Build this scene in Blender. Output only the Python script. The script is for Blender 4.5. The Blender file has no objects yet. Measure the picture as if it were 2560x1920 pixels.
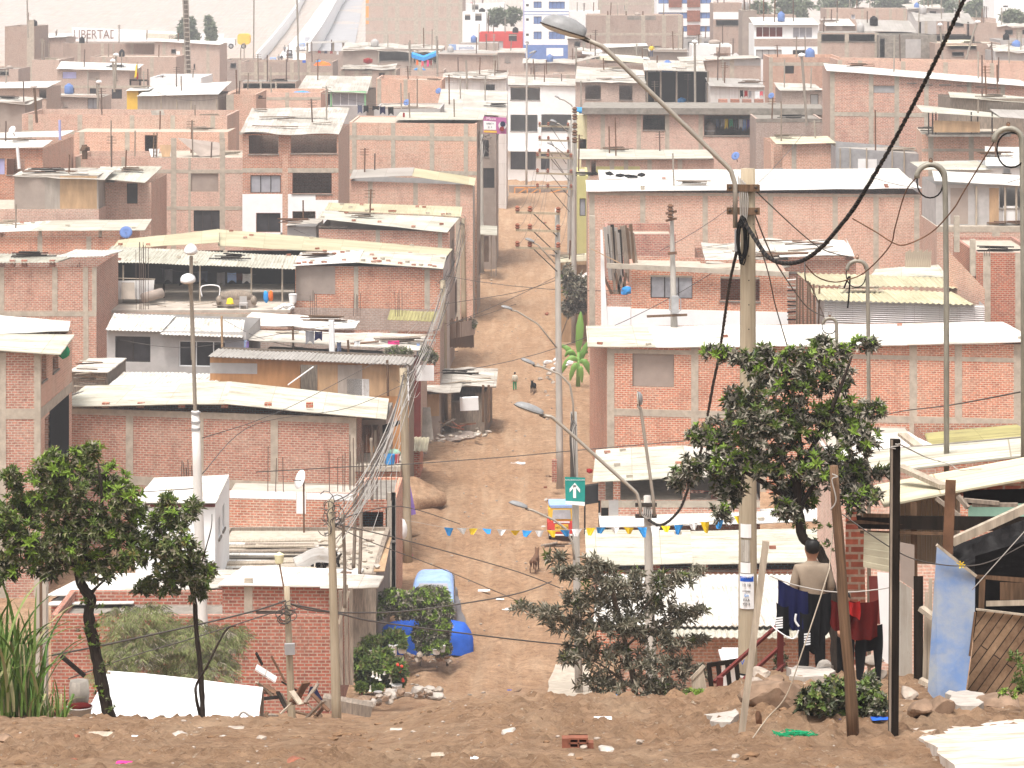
import bpy,bmesh,math,random
import numpy as np
from mathutils import Vector,Matrix,noise
R=random.Random(7)
C=bpy.context.scene
# ---------------- camera, sky, sun, exposure ----------------
F,YH=7111.0,-100.0
cam=bpy.data.objects.new('camera',bpy.data.cameras.new('camera'))
C.collection.objects.link(cam);C.camera=cam
cam.rotation_euler=(math.radians(90),0,0)
cam.data.lens=100;cam.data.sensor_width=36;cam.data.sensor_fit='HORIZONTAL'
cam.data.shift_y=-(960-YH)/2560
cam.data.clip_start=.5;cam.data.clip_end=4000
SUN_EL,SUN_AZ=math.radians(69),math.radians(205)
W=bpy.data.worlds.new('World');C.world=W;W.use_nodes=True
nt=W.node_tree;bg=nt.nodes['Background']
sky=nt.nodes.new('ShaderNodeTexSky');sky.sky_type='NISHITA';sky.sun_disc=False
sky.sun_elevation=SUN_EL;sky.sun_rotation=SUN_AZ;sky.dust_density=5.0;sky.air_density=1.0
hs=nt.nodes.new('ShaderNodeHueSaturation');hs.inputs['Saturation'].default_value=.22
mw=nt.nodes.new('ShaderNodeMixRGB');mw.blend_type='MULTIPLY';mw.inputs[0].default_value=1;mw.inputs[2].default_value=(1.0,.985,.968,1)
nt.links.new(sky.outputs[0],hs.inputs['Color']);nt.links.new(hs.outputs[0],mw.inputs[1])
nt.links.new(mw.outputs[0],bg.inputs[0]);bg.inputs[1].default_value=.105
sl=bpy.data.lights.new('sun','SUN');sl.energy=1.5;sl.angle=math.radians(14);sl.color=(1,.975,.94)
so=bpy.data.objects.new('sun',sl);C.collection.objects.link(so)
so.rotation_euler=Vector((-math.sin(SUN_AZ)*math.cos(SUN_EL),-math.cos(SUN_AZ)*math.cos(SUN_EL),-math.sin(SUN_EL))).to_track_quat('-Z','Y').to_euler()
C.view_settings.view_transform='Standard';C.view_settings.look='None';C.view_settings.exposure=1.42;C.view_settings.gamma=1
C.cycles.use_denoising=True;C.cycles.max_bounces=6;C.cycles.diffuse_bounces=3;C.cycles.glossy_bounces=2
C.cycles.transmission_bounces=2;C.cycles.volume_bounces=0;C.cycles.transparent_max_bounces=6
HAZE=.00047
# ---------------- helpers ----------------
def P(px,py,d):return Vector(((px-1280)*d/F,d,(YH-py)*d/F))
def lerp(a,b,t):return a+(b-a)*t
def sm(a,b,x):
    t=max(0.,min(1.,(x-a)/(b-a)));return t*t*(3-2*t)
def interp(tab,x):
    if x<=tab[0][0]:return tab[0][1]
    for(a,p),(b,q)in zip(tab,tab[1:]):
        if x<=b:return p+(q-p)*(x-a)/(b-a)
    return tab[-1][1]
ZP=[(0,-1.6),(8,-2.6),(15,-4.4),(23.7,-6.73),(30,-8.23),(34,-9.1),(38,-10.15),(43,-11.75),(50,-13.75),(65,-17.7),(80,-21.5),(92,-24.2),(101,-25.9),(140,-26.1),
(180,-27),(263,-29.5),(355,-29.2),(400,-30),(450,-27.5),(520,-23.5),(593,-18.75),(646,-15),(720,-10.1),(900,4),(1400,60)]
def ridge(px,d):
    w=sm(20,33,d)*(1-sm(40,58,d))
    h=.27*sm(900,1230,px)+.22*sm(1700,1950,px)+.07*math.exp(-((px-1960)/130)**2)*sm(29,36,d)
    return h*w
def G(px,d):return interp(ZP,d)+ridge(px,d)
def Gx(x,d):return G(1280+x*F/d,d)
def on(px,d):return Vector(((px-1280)*d/F,d,G(px,d)))
MATS={}
def newmat(name):
    m=bpy.data.materials.new(name);m.use_nodes=True
    n=m.node_tree.nodes;b=n['Principled BSDF']
    b.inputs['Specular IOR Level'].default_value=.25
    MATS[name]=m
    return m,m.node_tree,b
def N(t,kind,**kw):
    n=t.nodes.new(kind)
    for k,v in kw.items():
        if k in n.inputs:n.inputs[k].default_value=v
        else:setattr(n,k,v)
    return n
def uvmap(t,sx=1,sy=1,src='UV'):
    tc=N(t,'ShaderNodeTexCoord');mp=N(t,'ShaderNodeMapping');mp.inputs['Scale'].default_value=(sx,sy,sx if src!='UV' else 1)
    t.links.new(tc.outputs[src],mp.inputs['Vector']);return mp.outputs[0]
def ramp(t,fac,a,b):
    r=N(t,'ShaderNodeMapRange');r.inputs['From Min'].default_value=a;r.inputs['From Max'].default_value=b
    t.links.new(fac,r.inputs['Value']);return r.outputs[0]
def mix(t,fac,a,b,mode='MIX'):
    m=N(t,'ShaderNodeMixRGB',blend_type=mode)
    for s,v in((0,fac),(1,a),(2,b)):
        if hasattr(v,'links')or hasattr(v,'is_linked'):t.links.new(v,m.inputs[s])
        elif isinstance(v,(int,float)):m.inputs[s].default_value=v
        else:m.inputs[s].default_value=(*v,1)if len(v)==3 else v
    return m.outputs[0]
def nz(t,vec,scale,detail=4,rough=.6):
    n=N(t,'ShaderNodeTexNoise');n.inputs['Scale'].default_value=scale;n.inputs['Detail'].default_value=detail;n.inputs['Roughness'].default_value=rough
    t.links.new(vec,n.inputs['Vector']);return n.outputs['Fac']
def orand(t):return N(t,'ShaderNodeObjectInfo').outputs['Random']
def geo_rand(t):return N(t,'ShaderNodeNewGeometry').outputs['Random Per Island']
def bump(t,b,h,s,dist=.02):
    n=N(t,'ShaderNodeBump');n.inputs['Strength'].default_value=s;n.inputs['Distance'].default_value=dist
    t.links.new(h,n.inputs['Height']);t.links.new(n.outputs[0],b.inputs['Normal'])
def plain(name,c,rough=.8,var=.25,scale=2.,c2=None,metal=0,streak=None,bm=.15,src='UV',hi=.65):
    m,t,b=newmat(name)
    vec=uvmap(t,*(streak or(1,1)),src=src)
    f=ramp(t,nz(t,vec,scale,5,.65),.35,hi)
    dark=c2 or tuple(x*(1-var*1.6)for x in c)
    col=mix(t,f,dark,c)
    f2=ramp(t,nz(t,uvmap(t,src=src),.45,2),.3,.7)
    col=mix(t,f2,mix(t,.5,col,dark),col)
    t.links.new(col,b.inputs['Base Color']);b.inputs['Roughness'].default_value=rough;b.inputs['Metallic'].default_value=metal
    if bm:bump(t,b,f,bm)
    return m
def brickmat(name,c1,c2,mort,dust,amt=.5,bw=.26,rh=.104,msz=.019):
    m,t,b=newmat(name)
    br=N(t,'ShaderNodeTexBrick');t.links.new(uvmap(t),br.inputs['Vector'])
    br.inputs['Scale'].default_value=1;br.inputs['Mortar Size'].default_value=msz;br.inputs['Mortar Smooth'].default_value=.25
    br.inputs['Brick Width'].default_value=bw;br.inputs['Row Height'].default_value=rh;br.inputs['Bias'].default_value=-.15
    br.inputs['Color1'].default_value=(*c1,1);br.inputs['Color2'].default_value=(*c2,1);br.inputs['Mortar'].default_value=(*mort,1)
    col=br.outputs['Color']
    uv=uvmap(t)
    patch=ramp(t,nz(t,uv,.7,6,.7),.47,.72)
    pm=N(t,'ShaderNodeMath',operation='MULTIPLY');t.links.new(patch,pm.inputs[0]);pm.inputs[1].default_value=amt
    col=mix(t,pm.outputs[0],col,dust)
    st=ramp(t,nz(t,uvmap(t,1.1,.35),1.3,4,.7),.5,.85)
    sp=N(t,'ShaderNodeMath',operation='MULTIPLY');t.links.new(st,sp.inputs[0]);sp.inputs[1].default_value=.6
    col=mix(t,sp.outputs[0],col,(c2[0]*.55,c2[1]*.6,c2[2]*.6))
    fine=ramp(t,nz(t,uv,9,3),.25,.8)
    col=mix(t,.75,col,mix(t,fine,(.55,.5,.48),(1.4,1.4,1.4)),'MULTIPLY')
    h=N(t,'ShaderNodeHueSaturation');t.links.new(col,h.inputs['Color'])
    r=ramp(t,orand(t),0,1);r.node.inputs['To Min'].default_value=.86;r.node.inputs['To Max'].default_value=1.2;t.links.new(r,h.inputs['Value'])
    o7=N(t,'ShaderNodeMath',operation='MULTIPLY');t.links.new(orand(t),o7.inputs[0]);o7.inputs[1].default_value=7.13;o8=N(t,'ShaderNodeMath',operation='FRACT');t.links.new(o7.outputs[0],o8.inputs[0]);o9=ramp(t,o8.outputs[0],0,1);o9.node.inputs['To Min'].default_value=.86;o9.node.inputs['To Max'].default_value=1.06;t.links.new(o9,h.inputs['Saturation'])
    t.links.new(h.outputs[0],b.inputs['Base Color']);b.inputs['Roughness'].default_value=.9
    bump(t,b,br.outputs['Fac'],-.5,.012)
    return m
def sheetmat(name,c,dirt,lo=.5,hi=.75,pv=.25,spots=None,sv=1.,sp=.56):
    m,t,b=newmat(name)
    f=ramp(t,nz(t,uvmap(t,6*sv,.4),1.,6,.8),lo-.03,hi-.04)
    g=ramp(t,nz(t,uvmap(t),.55,4,.65),.42,.68)
    mul=N(t,'ShaderNodeMath',operation='MULTIPLY');t.links.new(f,mul.inputs[0]);t.links.new(g,mul.inputs[1])
    ad=N(t,'ShaderNodeMath',operation='MULTIPLY_ADD');t.links.new(f,ad.inputs[0]);ad.inputs[1].default_value=.3;t.links.new(mul.outputs[0],ad.inputs[2]);ad.use_clamp=True
    br=N(t,'ShaderNodeTexBrick',offset=0.);t.links.new(uvmap(t),br.inputs['Vector'])
    br.inputs['Scale'].default_value=1;br.inputs['Mortar Size'].default_value=.012;br.inputs['Brick Width'].default_value=.92;br.inputs['Row Height'].default_value=2.4
    k=1-pv
    br.inputs['Color1'].default_value=(1,1,1,1);br.inputs['Color2'].default_value=(k,k,k*.96,1);br.inputs['Mortar'].default_value=(.5,.45,.4,1)
    col=mix(t,ad.outputs[0],mix(t,1,c,br.outputs['Color'],'MULTIPLY'),dirt)
    if spots:
        s=ramp(t,nz(t,uvmap(t,2,.7),2.2,6,.85),sp,sp+.1);col=mix(t,s,col,spots)
    t.links.new(col,b.inputs['Base Color']);b.inputs['Roughness'].default_value=.6
    return m
def leafmat(name,a,bcol,old=None,rough=.55,cut=.82):
    m,t,b=newmat(name)
    r=geo_rand(t);col=mix(t,r,a,bcol)
    if old:
        q=ramp(t,r,cut,cut+.04);col=mix(t,q,col,old)
    t.links.new(col,b.inputs['Base Color']);b.inputs['Roughness'].default_value=rough;b.inputs['Specular IOR Level'].default_value=.35
    return m
brickmat('brick',(.50,.175,.10),(.32,.10,.058),(.50,.41,.32),(.50,.36,.27),.5)
brickmat('brick_pale',(.56,.29,.205),(.43,.215,.15),(.55,.44,.35),(.52,.40,.31),.7)
brickmat('brick_red',(.43,.115,.065),(.25,.07,.045),(.42,.32,.245),(.44,.27,.19),.3)
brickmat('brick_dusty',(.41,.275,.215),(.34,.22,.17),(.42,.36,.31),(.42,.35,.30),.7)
plain('concrete',(.50,.43,.345),.9,.22,2.5)
plain('concrete_dark',(.30,.265,.225),.9,.3,2.0)
plain('plaster_grey',(.46,.43,.41),.9,.15,1.2)
plain('plaster_brown',(.36,.29,.245),.9,.15,1.)
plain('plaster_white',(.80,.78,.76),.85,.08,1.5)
plain('paint_white',(.82,.81,.80),.7,.06,1.5)
plain('paint_cream',(.74,.68,.42),.8,.12,1.5)
plain('paint_yellow',(.80,.50,.06),.8,.1,1.5)
plain('paint_ochre',(.52,.47,.20),.8,.1,1.5)
plain('paint_red',(.62,.06,.05),.7,.1,1.5)
plain('paint_maroon',(.15,.028,.022),.7,.2,2)
plain('paint_blue',(.13,.22,.50),.7,.15,1.5)
plain('paint_lilac',(.42,.42,.70),.7,.1,1.5)
plain('paint_green',(.25,.55,.28),.7,.1,1.5)
plain('paint_orange',(.75,.32,.08),.7,.1,1.5)
plain('dust_slab',(.50,.43,.36),.95,.2,1.3)
plain('plywood',(.50,.25,.105),.8,.22,1.2,streak=(2.5,.5))
plain('plywood_tan',(.50,.32,.18),.8,.22,1.2,streak=(2.5,.5))
plain('plywood_grey',(.40,.34,.29),.85,.2,1.2,streak=(2.5,.5))
plain('wood_grey',(.34,.27,.21),.9,.35,3,streak=(5,.6))
plain('wood_brown',(.20,.115,.065),.85,.4,3,streak=(6,.5))
plain('wood_dark',(.028,.020,.015),.85,.4,3,streak=(6,.5))
plain('wood_pole',(.43,.355,.255),.85,.25,2.2,streak=(7,.35),c2=(.29,.23,.155))
plain('wood_pale',(.52,.43,.33),.9,.3,3,streak=(5,.5))
plain('pole_concrete',(.50,.46,.41),.9,.18,1.5,streak=(2,.4))
plain('pole_white',(.70,.67,.63),.85,.12,1.5,streak=(2,.4))
plain('pipe_grey',(.36,.33,.27),.55,.25,2,metal=.3)
plain('lamp_arm',(.40,.35,.29),.5,.2,1.5,metal=.25)
plain('lamp_shell',(.27,.265,.26),.45,.2,6,bm=0)
plain('lamp_glass',(.60,.56,.48),.25,.1,3,bm=0)
plain('steel_dark',(.07,.055,.045),.6,.3,3,metal=.3)
plain('rust',(.20,.10,.055),.85,.35,4)
plain('rebar',(.16,.105,.08),.85,.3,4)
plain('cable_black',(.012,.011,.011),.5,.2,6,bm=0)
plain('cable_grey',(.42,.38,.34),.7,.2,6,bm=0)
plain('cable_thin',(.10,.085,.075),.7,.2,6,bm=0)
plain('black_tarp',(.018,.016,.016),.45,.4,3,bm=.5)
plain('shade_and_black',(.007,.006,.006),.95,.2,2)  # near black: shade of gaps put into the colour, also a plain black sheet
plain('interior',(.020,.015,.013),.95,.4,1.2)  # near black, the shade inside rooms and under roofs put into the colour
plain('pane_dark',(.05,.045,.048),.15,.4,.8,bm=0)
plain('pane_grey',(.38,.37,.40),.3,.2,.8,bm=0)
plain('pane_frosted',(.52,.52,.55),.4,.3,1.2,bm=0)
plain('zinc_grey',(.42,.41,.41),.5,.2,1.5,metal=.2)
plain('stone',(.46,.38,.31),.9,.3,5,src='Object')
plain('stone_pale',(.52,.46,.40),.9,.25,5,src='Object')
plain('stone_brown',(.32,.21,.14),.95,.35,4,src='Object')
plain('clay',(.34,.125,.075),.9,.3,3,src='Object')
plain('bark',(.06,.043,.033),.95,.4,6,streak=(3,1))
plain('bark_pale',(.22,.17,.13),.95,.4,6,streak=(3,1))
plain('skin',(.36,.18,.11),.55,.1,3,bm=0,src='Object')
plain('hair',(.012,.01,.009),.5,.2,6,src='Object')
sheetmat('sheet_white',(.68,.665,.64),(.30,.24,.17),.45,.66,.2,spots=(.34,.23,.15),sp=.60)
sheetmat('sheet_cream',(.50,.48,.41),(.23,.195,.135),.46,.66,.25,spots=(.28,.19,.12),sp=.60)
sheetmat('sheet_moss',(.50,.45,.30),(.27,.235,.14),.42,.68,.3)
sheetmat('sheet_olive',(.34,.30,.12),(.17,.14,.06),.4,.7,.2)
sheetmat('sheet_old',(.56,.52,.465),(.25,.21,.17),.44,.62,.35,spots=(.20,.165,.14))
sheetmat('sheet_grey',(.36,.33,.30),(.22,.19,.17),.45,.7,.2)
sheetmat('sheet_tan',(.60,.545,.39),(.34,.28,.2),.42,.7,.3)
sheetmat('zinc_wall',(.62,.58,.56),(.42,.36,.32),.5,.8,.12)
CL={'navy':(.012,.014,.055),'black':(.012,.012,.013),'red':(.28,.014,.013),'dred':(.085,.009,.008),'white':(.8,.8,.8),'pink':(.75,.06,.25),'rose':(.70,.11,.14),'blue':(.03,.12,.55),
'lblue':(.32,.45,.75),'sky':(.05,.32,.75),'yellow':(.85,.60,.03),'green':(.02,.30,.13),'teal':(.02,.28,.24),'purple':(.26,.16,.45),'mauve':(.50,.14,.34),'orange':(.80,.17,.03),'grey':(.24,.23,.24),
'tan':(.30,.235,.175),'jean':(.10,.115,.18),'cream':(.72,.66,.54),'mint':(.35,.55,.42),'vblue':(.14,.22,.46)}
for k,v in CL.items():plain('cloth_'+k,v,.85,.16,3,bm=.1,src='Object').node_tree.nodes['Principled BSDF'].inputs['Specular IOR Level'].default_value=.06
plain('letter_brown',(.20,.10,.07),.8,.1,2)
leafmat('leaf_dark',(.026,.036,.012),(.085,.085,.045),(.20,.18,.14))
leafmat('leaf_mid',(.055,.095,.016),(.13,.17,.035),(.17,.16,.06))
leafmat('leaf_lime',(.12,.20,.022),(.21,.29,.045))
leafmat('leaf_olive',(.05,.066,.018),(.14,.155,.055),(.24,.215,.15),cut=.75)
leafmat('leaf_dusty',(.085,.08,.05),(.25,.235,.17),(.36,.32,.25),cut=.75)
leafmat('leaf_reed',(.055,.125,.018),(.16,.24,.05),(.30,.27,.13))
leafmat('leaf_feather',(.15,.18,.06),(.34,.36,.17),(.26,.21,.14))
leafmat('leaf_greydark',(.026,.032,.014),(.10,.098,.055),(.30,.27,.215),cut=.5)
leafmat('leaf_far',(.10,.13,.07),(.17,.19,.11))
leafmat('leaf_banana',(.10,.22,.035),(.20,.36,.07))
leafmat('seed_head',(.16,.145,.03),(.25,.21,.06))
leafmat('petal_white',(.75,.72,.62),(.85,.82,.74));leafmat('petal_red',(.65,.03,.02),(.8,.08,.04))
for k in('wood_dark','shade_and_black','interior','black_tarp','steel_dark','cable_black'):MATS[k].node_tree.nodes['Principled BSDF'].inputs['Specular IOR Level'].default_value=.05
def autouv(vs,idx):
    a,b,c=vs[idx[0]],vs[idx[1]],vs[idx[2]]
    n=(b-a).cross(c-a)
    if len(idx)>3:n=n+(c-a).cross(vs[idx[3]]-a)
    if n.length<1e-12:return[(0,0)]*len(idx)
    n.normalize()
    if abs(n.z)<.7:
        t=Vector((-n.y,n.x,0));t=t.normalized()if t.length>1e-6 else Vector((1,0,0))
        if abs(t.x)>abs(t.y):
            if t.x<0:t=-t
        elif t.y<0:t=-t
        return[(vs[i].dot(t),vs[i].z)for i in idx]
    return[(vs[i].x,vs[i].y)for i in idx]
class MB:
    def __init__(s):s.v=[];s.f=[];s.uv=[];s.mi=[];s.cur=0;s.smooth=False
    def face(s,pts,uv=None):
        i=len(s.v);s.v+=[Vector(p)for p in pts];s.f.append(tuple(range(i,i+len(pts))));s.uv.append(uv);s.mi.append(s.cur);return s
    def idx(s,ids,uv=None):s.f.append(tuple(ids));s.uv.append(uv);s.mi.append(s.cur)
    def hexa(s,p):
        i=len(s.v);s.v+=[Vector(q)for q in p]
        for f in((3,2,1,0),(4,5,6,7),(0,1,5,4),(1,2,6,5),(2,3,7,6),(3,0,4,7)):s.idx([i+k for k in f])
        return s
    def box(s,a,b):
        x0,y0,z0=a;x1,y1,z1=b
        return s.hexa([(x0,y0,z0),(x1,y0,z0),(x1,y1,z0),(x0,y1,z0),(x0,y0,z1),(x1,y0,z1),(x1,y1,z1),(x0,y1,z1)])
    def bar(s,p,q,w,h=None,roll=None):
        p,q=Vector(p),Vector(q);h=h or w;d=(q-p).normalized()
        up=roll or(Vector((0,0,1))if abs(d.z)<.9 else Vector((0,1,0)))
        a=d.cross(up).normalized()*w/2;b=a.cross(d).normalized()*h/2
        return s.hexa([p-a-b,p+a-b,q+a-b,q-a-b,p-a+b,p+a+b,q+a+b,q-a+b])
    def tube(s,pts,r,n=8,cap=True,close=False):
        pts=[Vector(p)for p in pts];L=len(pts);i0=len(s.v);ref=None;acc=0;accs=[]
        for k,p in enumerate(pts):
            if k:acc+=(p-pts[k-1]).length
            accs.append(acc)
            d=(pts[(k+1)%L]-pts[k-1])if close else(pts[min(k+1,L-1)]-pts[max(k-1,0)])
            d=d.normalized()if d.length>1e-9 else Vector((0,0,1))
            if ref is None:ref=Vector((1,0,0))if abs(d.x)<.8 else Vector((0,1,0))
            a=(ref-d*ref.dot(d));a=a.normalized()if a.length>1e-6 else d.orthogonal().normalized();ref=a;b=d.cross(a)
            rr=r[k]if isinstance(r,(list,tuple))else r
            ra,rb=rr if isinstance(rr,tuple)else(rr,rr)
            for j in range(n):
                t=2*math.pi*j/n;s.v.append(p+a*(math.cos(t)*ra)+b*(math.sin(t)*rb))
        for k in range(L if close else L-1):
            k2=(k+1)%L
            for j in range(n):
                j2=(j+1)%n;u0,u1=j/n,(j+1)/n
                s.idx((i0+k*n+j,i0+k*n+j2,i0+k2*n+j2,i0+k2*n+j),[(u0,accs[k]),(u1,accs[k]),(u1,accs[k2]),(u0,accs[k2])])
        if cap and not close:
            s.idx([i0+j for j in range(n)][::-1]);s.idx([i0+(L-1)*n+j for j in range(n)])
        return s
    def blob(s,c,r,seed=0,amp=.25,sub=2,flat=1.,cuts=0):
        c=Vector(c);bm=bmesh.new();bmesh.ops.create_icosphere(bm,subdivisions=sub,radius=1);i0=len(s.v)
        rx,ry,rz=r if isinstance(r,(tuple,list))else(r,r,r)
        o=Vector((seed*3.17,seed*1.3,seed*.7));rr_=random.Random(seed);pl_=[(Vector((rr_.gauss(0,1),rr_.gauss(0,1),rr_.gauss(0,1))).normalized(),rr_.uniform(.5,.85))for _ in range(cuts)]
        for v in bm.verts:
            k=1+amp*noise.noise(v.co*1.1+o)*1.6+amp*.5*noise.noise(v.co*2.7+o)
            q=v.co*k;q.z=max(q.z,-flat)
            for n_,t_ in pl_:
                e_=q.dot(n_)-t_
                if e_>0:q=q-n_*e_*.93
            s.v.append(c+Vector((q.x*rx,q.y*ry,q.z*rz)))
        for f in bm.faces:s.idx([i0+v.index for v in f.verts])
        bm.free();return s
    def lathe(s,c,prof,n=12,axis=None):
        c=Vector(c);i0=len(s.v);m=len(prof)
        q=Vector((0,0,1)).rotation_difference(Vector(axis))if axis is not None else None
        for r,h in prof:
            for j in range(n):
                t=2*math.pi*j/n;v=Vector((r*math.cos(t),r*math.sin(t),h));s.v.append(c+(q@v if q else v))
        for k in range(m-1):
            for j in range(n):s.idx((i0+k*n+j,i0+k*n+(j+1)%n,i0+(k+1)*n+(j+1)%n,i0+(k+1)*n+j))
        s.idx([i0+j for j in range(n)][::-1]);s.idx([i0+(m-1)*n+j for j in range(n)])
        return s
    def leaf(s,p,d,up,L,w,droop=.15):
        d=d.normalized();sd=d.cross(up);sd=sd.normalized()if sd.length>1e-5 else d.orthogonal().normalized();nrm=sd.cross(d)
        i=len(s.v);m=p+d*L*.5
        s.v+=[p,m+sd*w/2+nrm*w*.15,p+d*L-nrm*L*droop,m-sd*w/2+nrm*w*.15]
        s.idx((i,i+1,i+2));s.idx((i,i+2,i+3))
    def build(s,name,mat,parent=None,smooth=False,**props):
        me=bpy.data.meshes.new(name);off=parent_loc(parent)
        me.from_pydata([v-off for v in s.v],[],s.f)
        ul=me.uv_layers.new(name='UVMap');k=0;data=[0.]*(2*len(ul.data))
        for f,uv in zip(s.f,s.uv):
            if uv is None:uv=autouv(s.v,f)
            for(a,b)in uv:data[k]=a;data[k+1]=b;k+=2
        ul.data.foreach_set('uv',data)
        for mm in(mat if isinstance(mat,(list,tuple))else[mat]):me.materials.append(MATS[mm])
        me.polygons.foreach_set('material_index',s.mi)
        if smooth:me.polygons.foreach_set('use_smooth',[True]*len(s.f))
        me.update();o=bpy.data.objects.new(name,me);C.collection.objects.link(o)
        if parent is not None:o.parent=parent
        for a,b in props.items():o[a]=b
        return o
def parent_loc(p):
    v=Vector((0,0,0))
    while p is not None:v=v+p.location;p=p.parent
    return v
def thing(name,label,cat,loc=(0,0,0),group=None):
    o=bpy.data.objects.new(name,None);C.collection.objects.link(o);o.location=Vector(loc);o.empty_display_size=.2
    o['label']=label;o['category']=cat
    if group:o['group']=group
    return o
def tag(o,label,cat,group=None):
    o['label']=label;o['category']=cat
    if group:o['group']=group
    return o
def solo(mb,name,mat,label,cat,loc=None,group=None,smooth=False):
    e=Vector(loc)if loc is not None else sum(mb.v,Vector((0,0,0)))/max(1,len(mb.v))
    for i,v in enumerate(mb.v):mb.v[i]=v-e
    uvs=None;o=mb.build(name,mat,None,smooth);o.location=e
    return tag(o,label,cat,group)
def copy_tree(o,parent=None):
    c=o.copy();C.collection.objects.link(c);c.parent=parent
    for ch in list(o.children):copy_tree(ch,c)
    return c
# ---------------- terrain: one sheet from the camera's hill down through the valley and up to the far hill ----------------
def dirtmat():
    m,t,b=newmat('dirt')
    v=uvmap(t,src='Object')
    a=ramp(t,nz(t,v,.35,6,.7),.35,.68);c=ramp(t,nz(t,v,2.6,9,.82),.38,.60)
    tr=ramp(t,nz(t,uvmap(t,2.0,.03,src='UV'),1.6,4,.65),.46,.62)
    col=mix(t,a,(.41,.237,.13),(.52,.335,.205));col=mix(t,ramp(t,c,0,1),mix(t,.8,col,(.17,.092,.048)),col)
    ck=ramp(t,nz(t,v,8,5,.75),.56,.66);cw=N(t,'ShaderNodeMath',operation='MULTIPLY');t.links.new(ck,cw.inputs[0]);cw.inputs[1].default_value=.8;col=mix(t,cw.outputs[0],col,(.15,.08,.042))
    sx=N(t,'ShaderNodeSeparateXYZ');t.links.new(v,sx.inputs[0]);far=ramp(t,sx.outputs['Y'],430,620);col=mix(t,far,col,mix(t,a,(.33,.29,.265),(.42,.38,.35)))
    w=N(t,'ShaderNodeMath',operation='MULTIPLY');t.links.new(tr,w.inputs[0]);w.inputs[1].default_value=.30
    col=mix(t,w.outputs[0],col,(.27,.16,.09))
    pl=ramp(t,nz(t,uvmap(t,1.1,.09),1.1,5,.7),.48,.68);pw=N(t,'ShaderNodeMath',operation='MULTIPLY');t.links.new(pl,pw.inputs[0]);pw.inputs[1].default_value=.3;col=mix(t,pw.outputs[0],col,(.58,.43,.29))
    sp=ramp(t,nz(t,v,11,3,.7),.63,.72);col=mix(t,sp,col,(.54,.43,.32))
    t.links.new(col,b.inputs['Base Color']);b.inputs['Roughness'].default_value=.97
    h=mix(t,.5,nz(t,v,6,10,.8),nz(t,v,30,6,.75));bump(t,b,h,1.,.13)
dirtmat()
def terrain():
    ds=[];d=4.
    while d<20:ds.append(d);d+=.8
    while d<44:ds.append(d);d+=.13
    while d<105:ds.append(d);d+=1.2
    while d<420:ds.append(d);d+=.9 if d<200 else 2.
    while d<1400:ds.append(d);d+=16
    xs=[-3000,-1800,-1000,-500]+[-250+11*k for k in range(282)]+[3100,3600,4400,5600]
    mb=MB();n=len(xs)
    for d in ds:
        for x in xs:
            p=on(x,d);q=Vector((p.x,p.y,0))
            near=sm(12,20,d)*(1-sm(44,60,d))
            if near>0:
                lump=noise.noise(q*.8)*.10+noise.noise(q*2.3+Vector((3,1,0)))*.05
                fine=max(0.,noise.noise(q*6.5+Vector((9,2,0)))-.02)*.16+noise.noise(q*14)*.03
                rough=.35+.65*sm(-.25,.3,noise.noise(q*.28+Vector((0,4,0))))
                p.z+=near*(lump*.55+fine*rough)
            else:
                p.z+=noise.noise(q*.12)*.25*sm(100,130,d)*(1 if d<420 else 1.5)+noise.noise(q*.5)*.06+(noise.noise(q*1.1)*.13*sm(96,110,d)if d<420 else 0)
                if 92<d<420:
                    s_=p.x-.017*d-.7*noise.noise(Vector((d*.04,5,0)))
                    p.z-=sum(.12*math.exp(-((s_-s0)/.22)**2)for s0 in(-5.6,-4.2,-3.3,-1.9))
                if d>620:p.z+=noise.fractal(q*.006,1.,2.,4)*5*sm(620,900,d)
            mb.v.append(p)
    for i in range(len(ds)-1):
        for j in range(n-1):
            a=i*n+j;ids=(a,a+1,a+n+1,a+n);mb.idx(ids,[(mb.v[k].x,mb.v[k].y)for k in ids])
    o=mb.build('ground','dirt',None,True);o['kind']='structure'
    return o
terrain()
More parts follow.
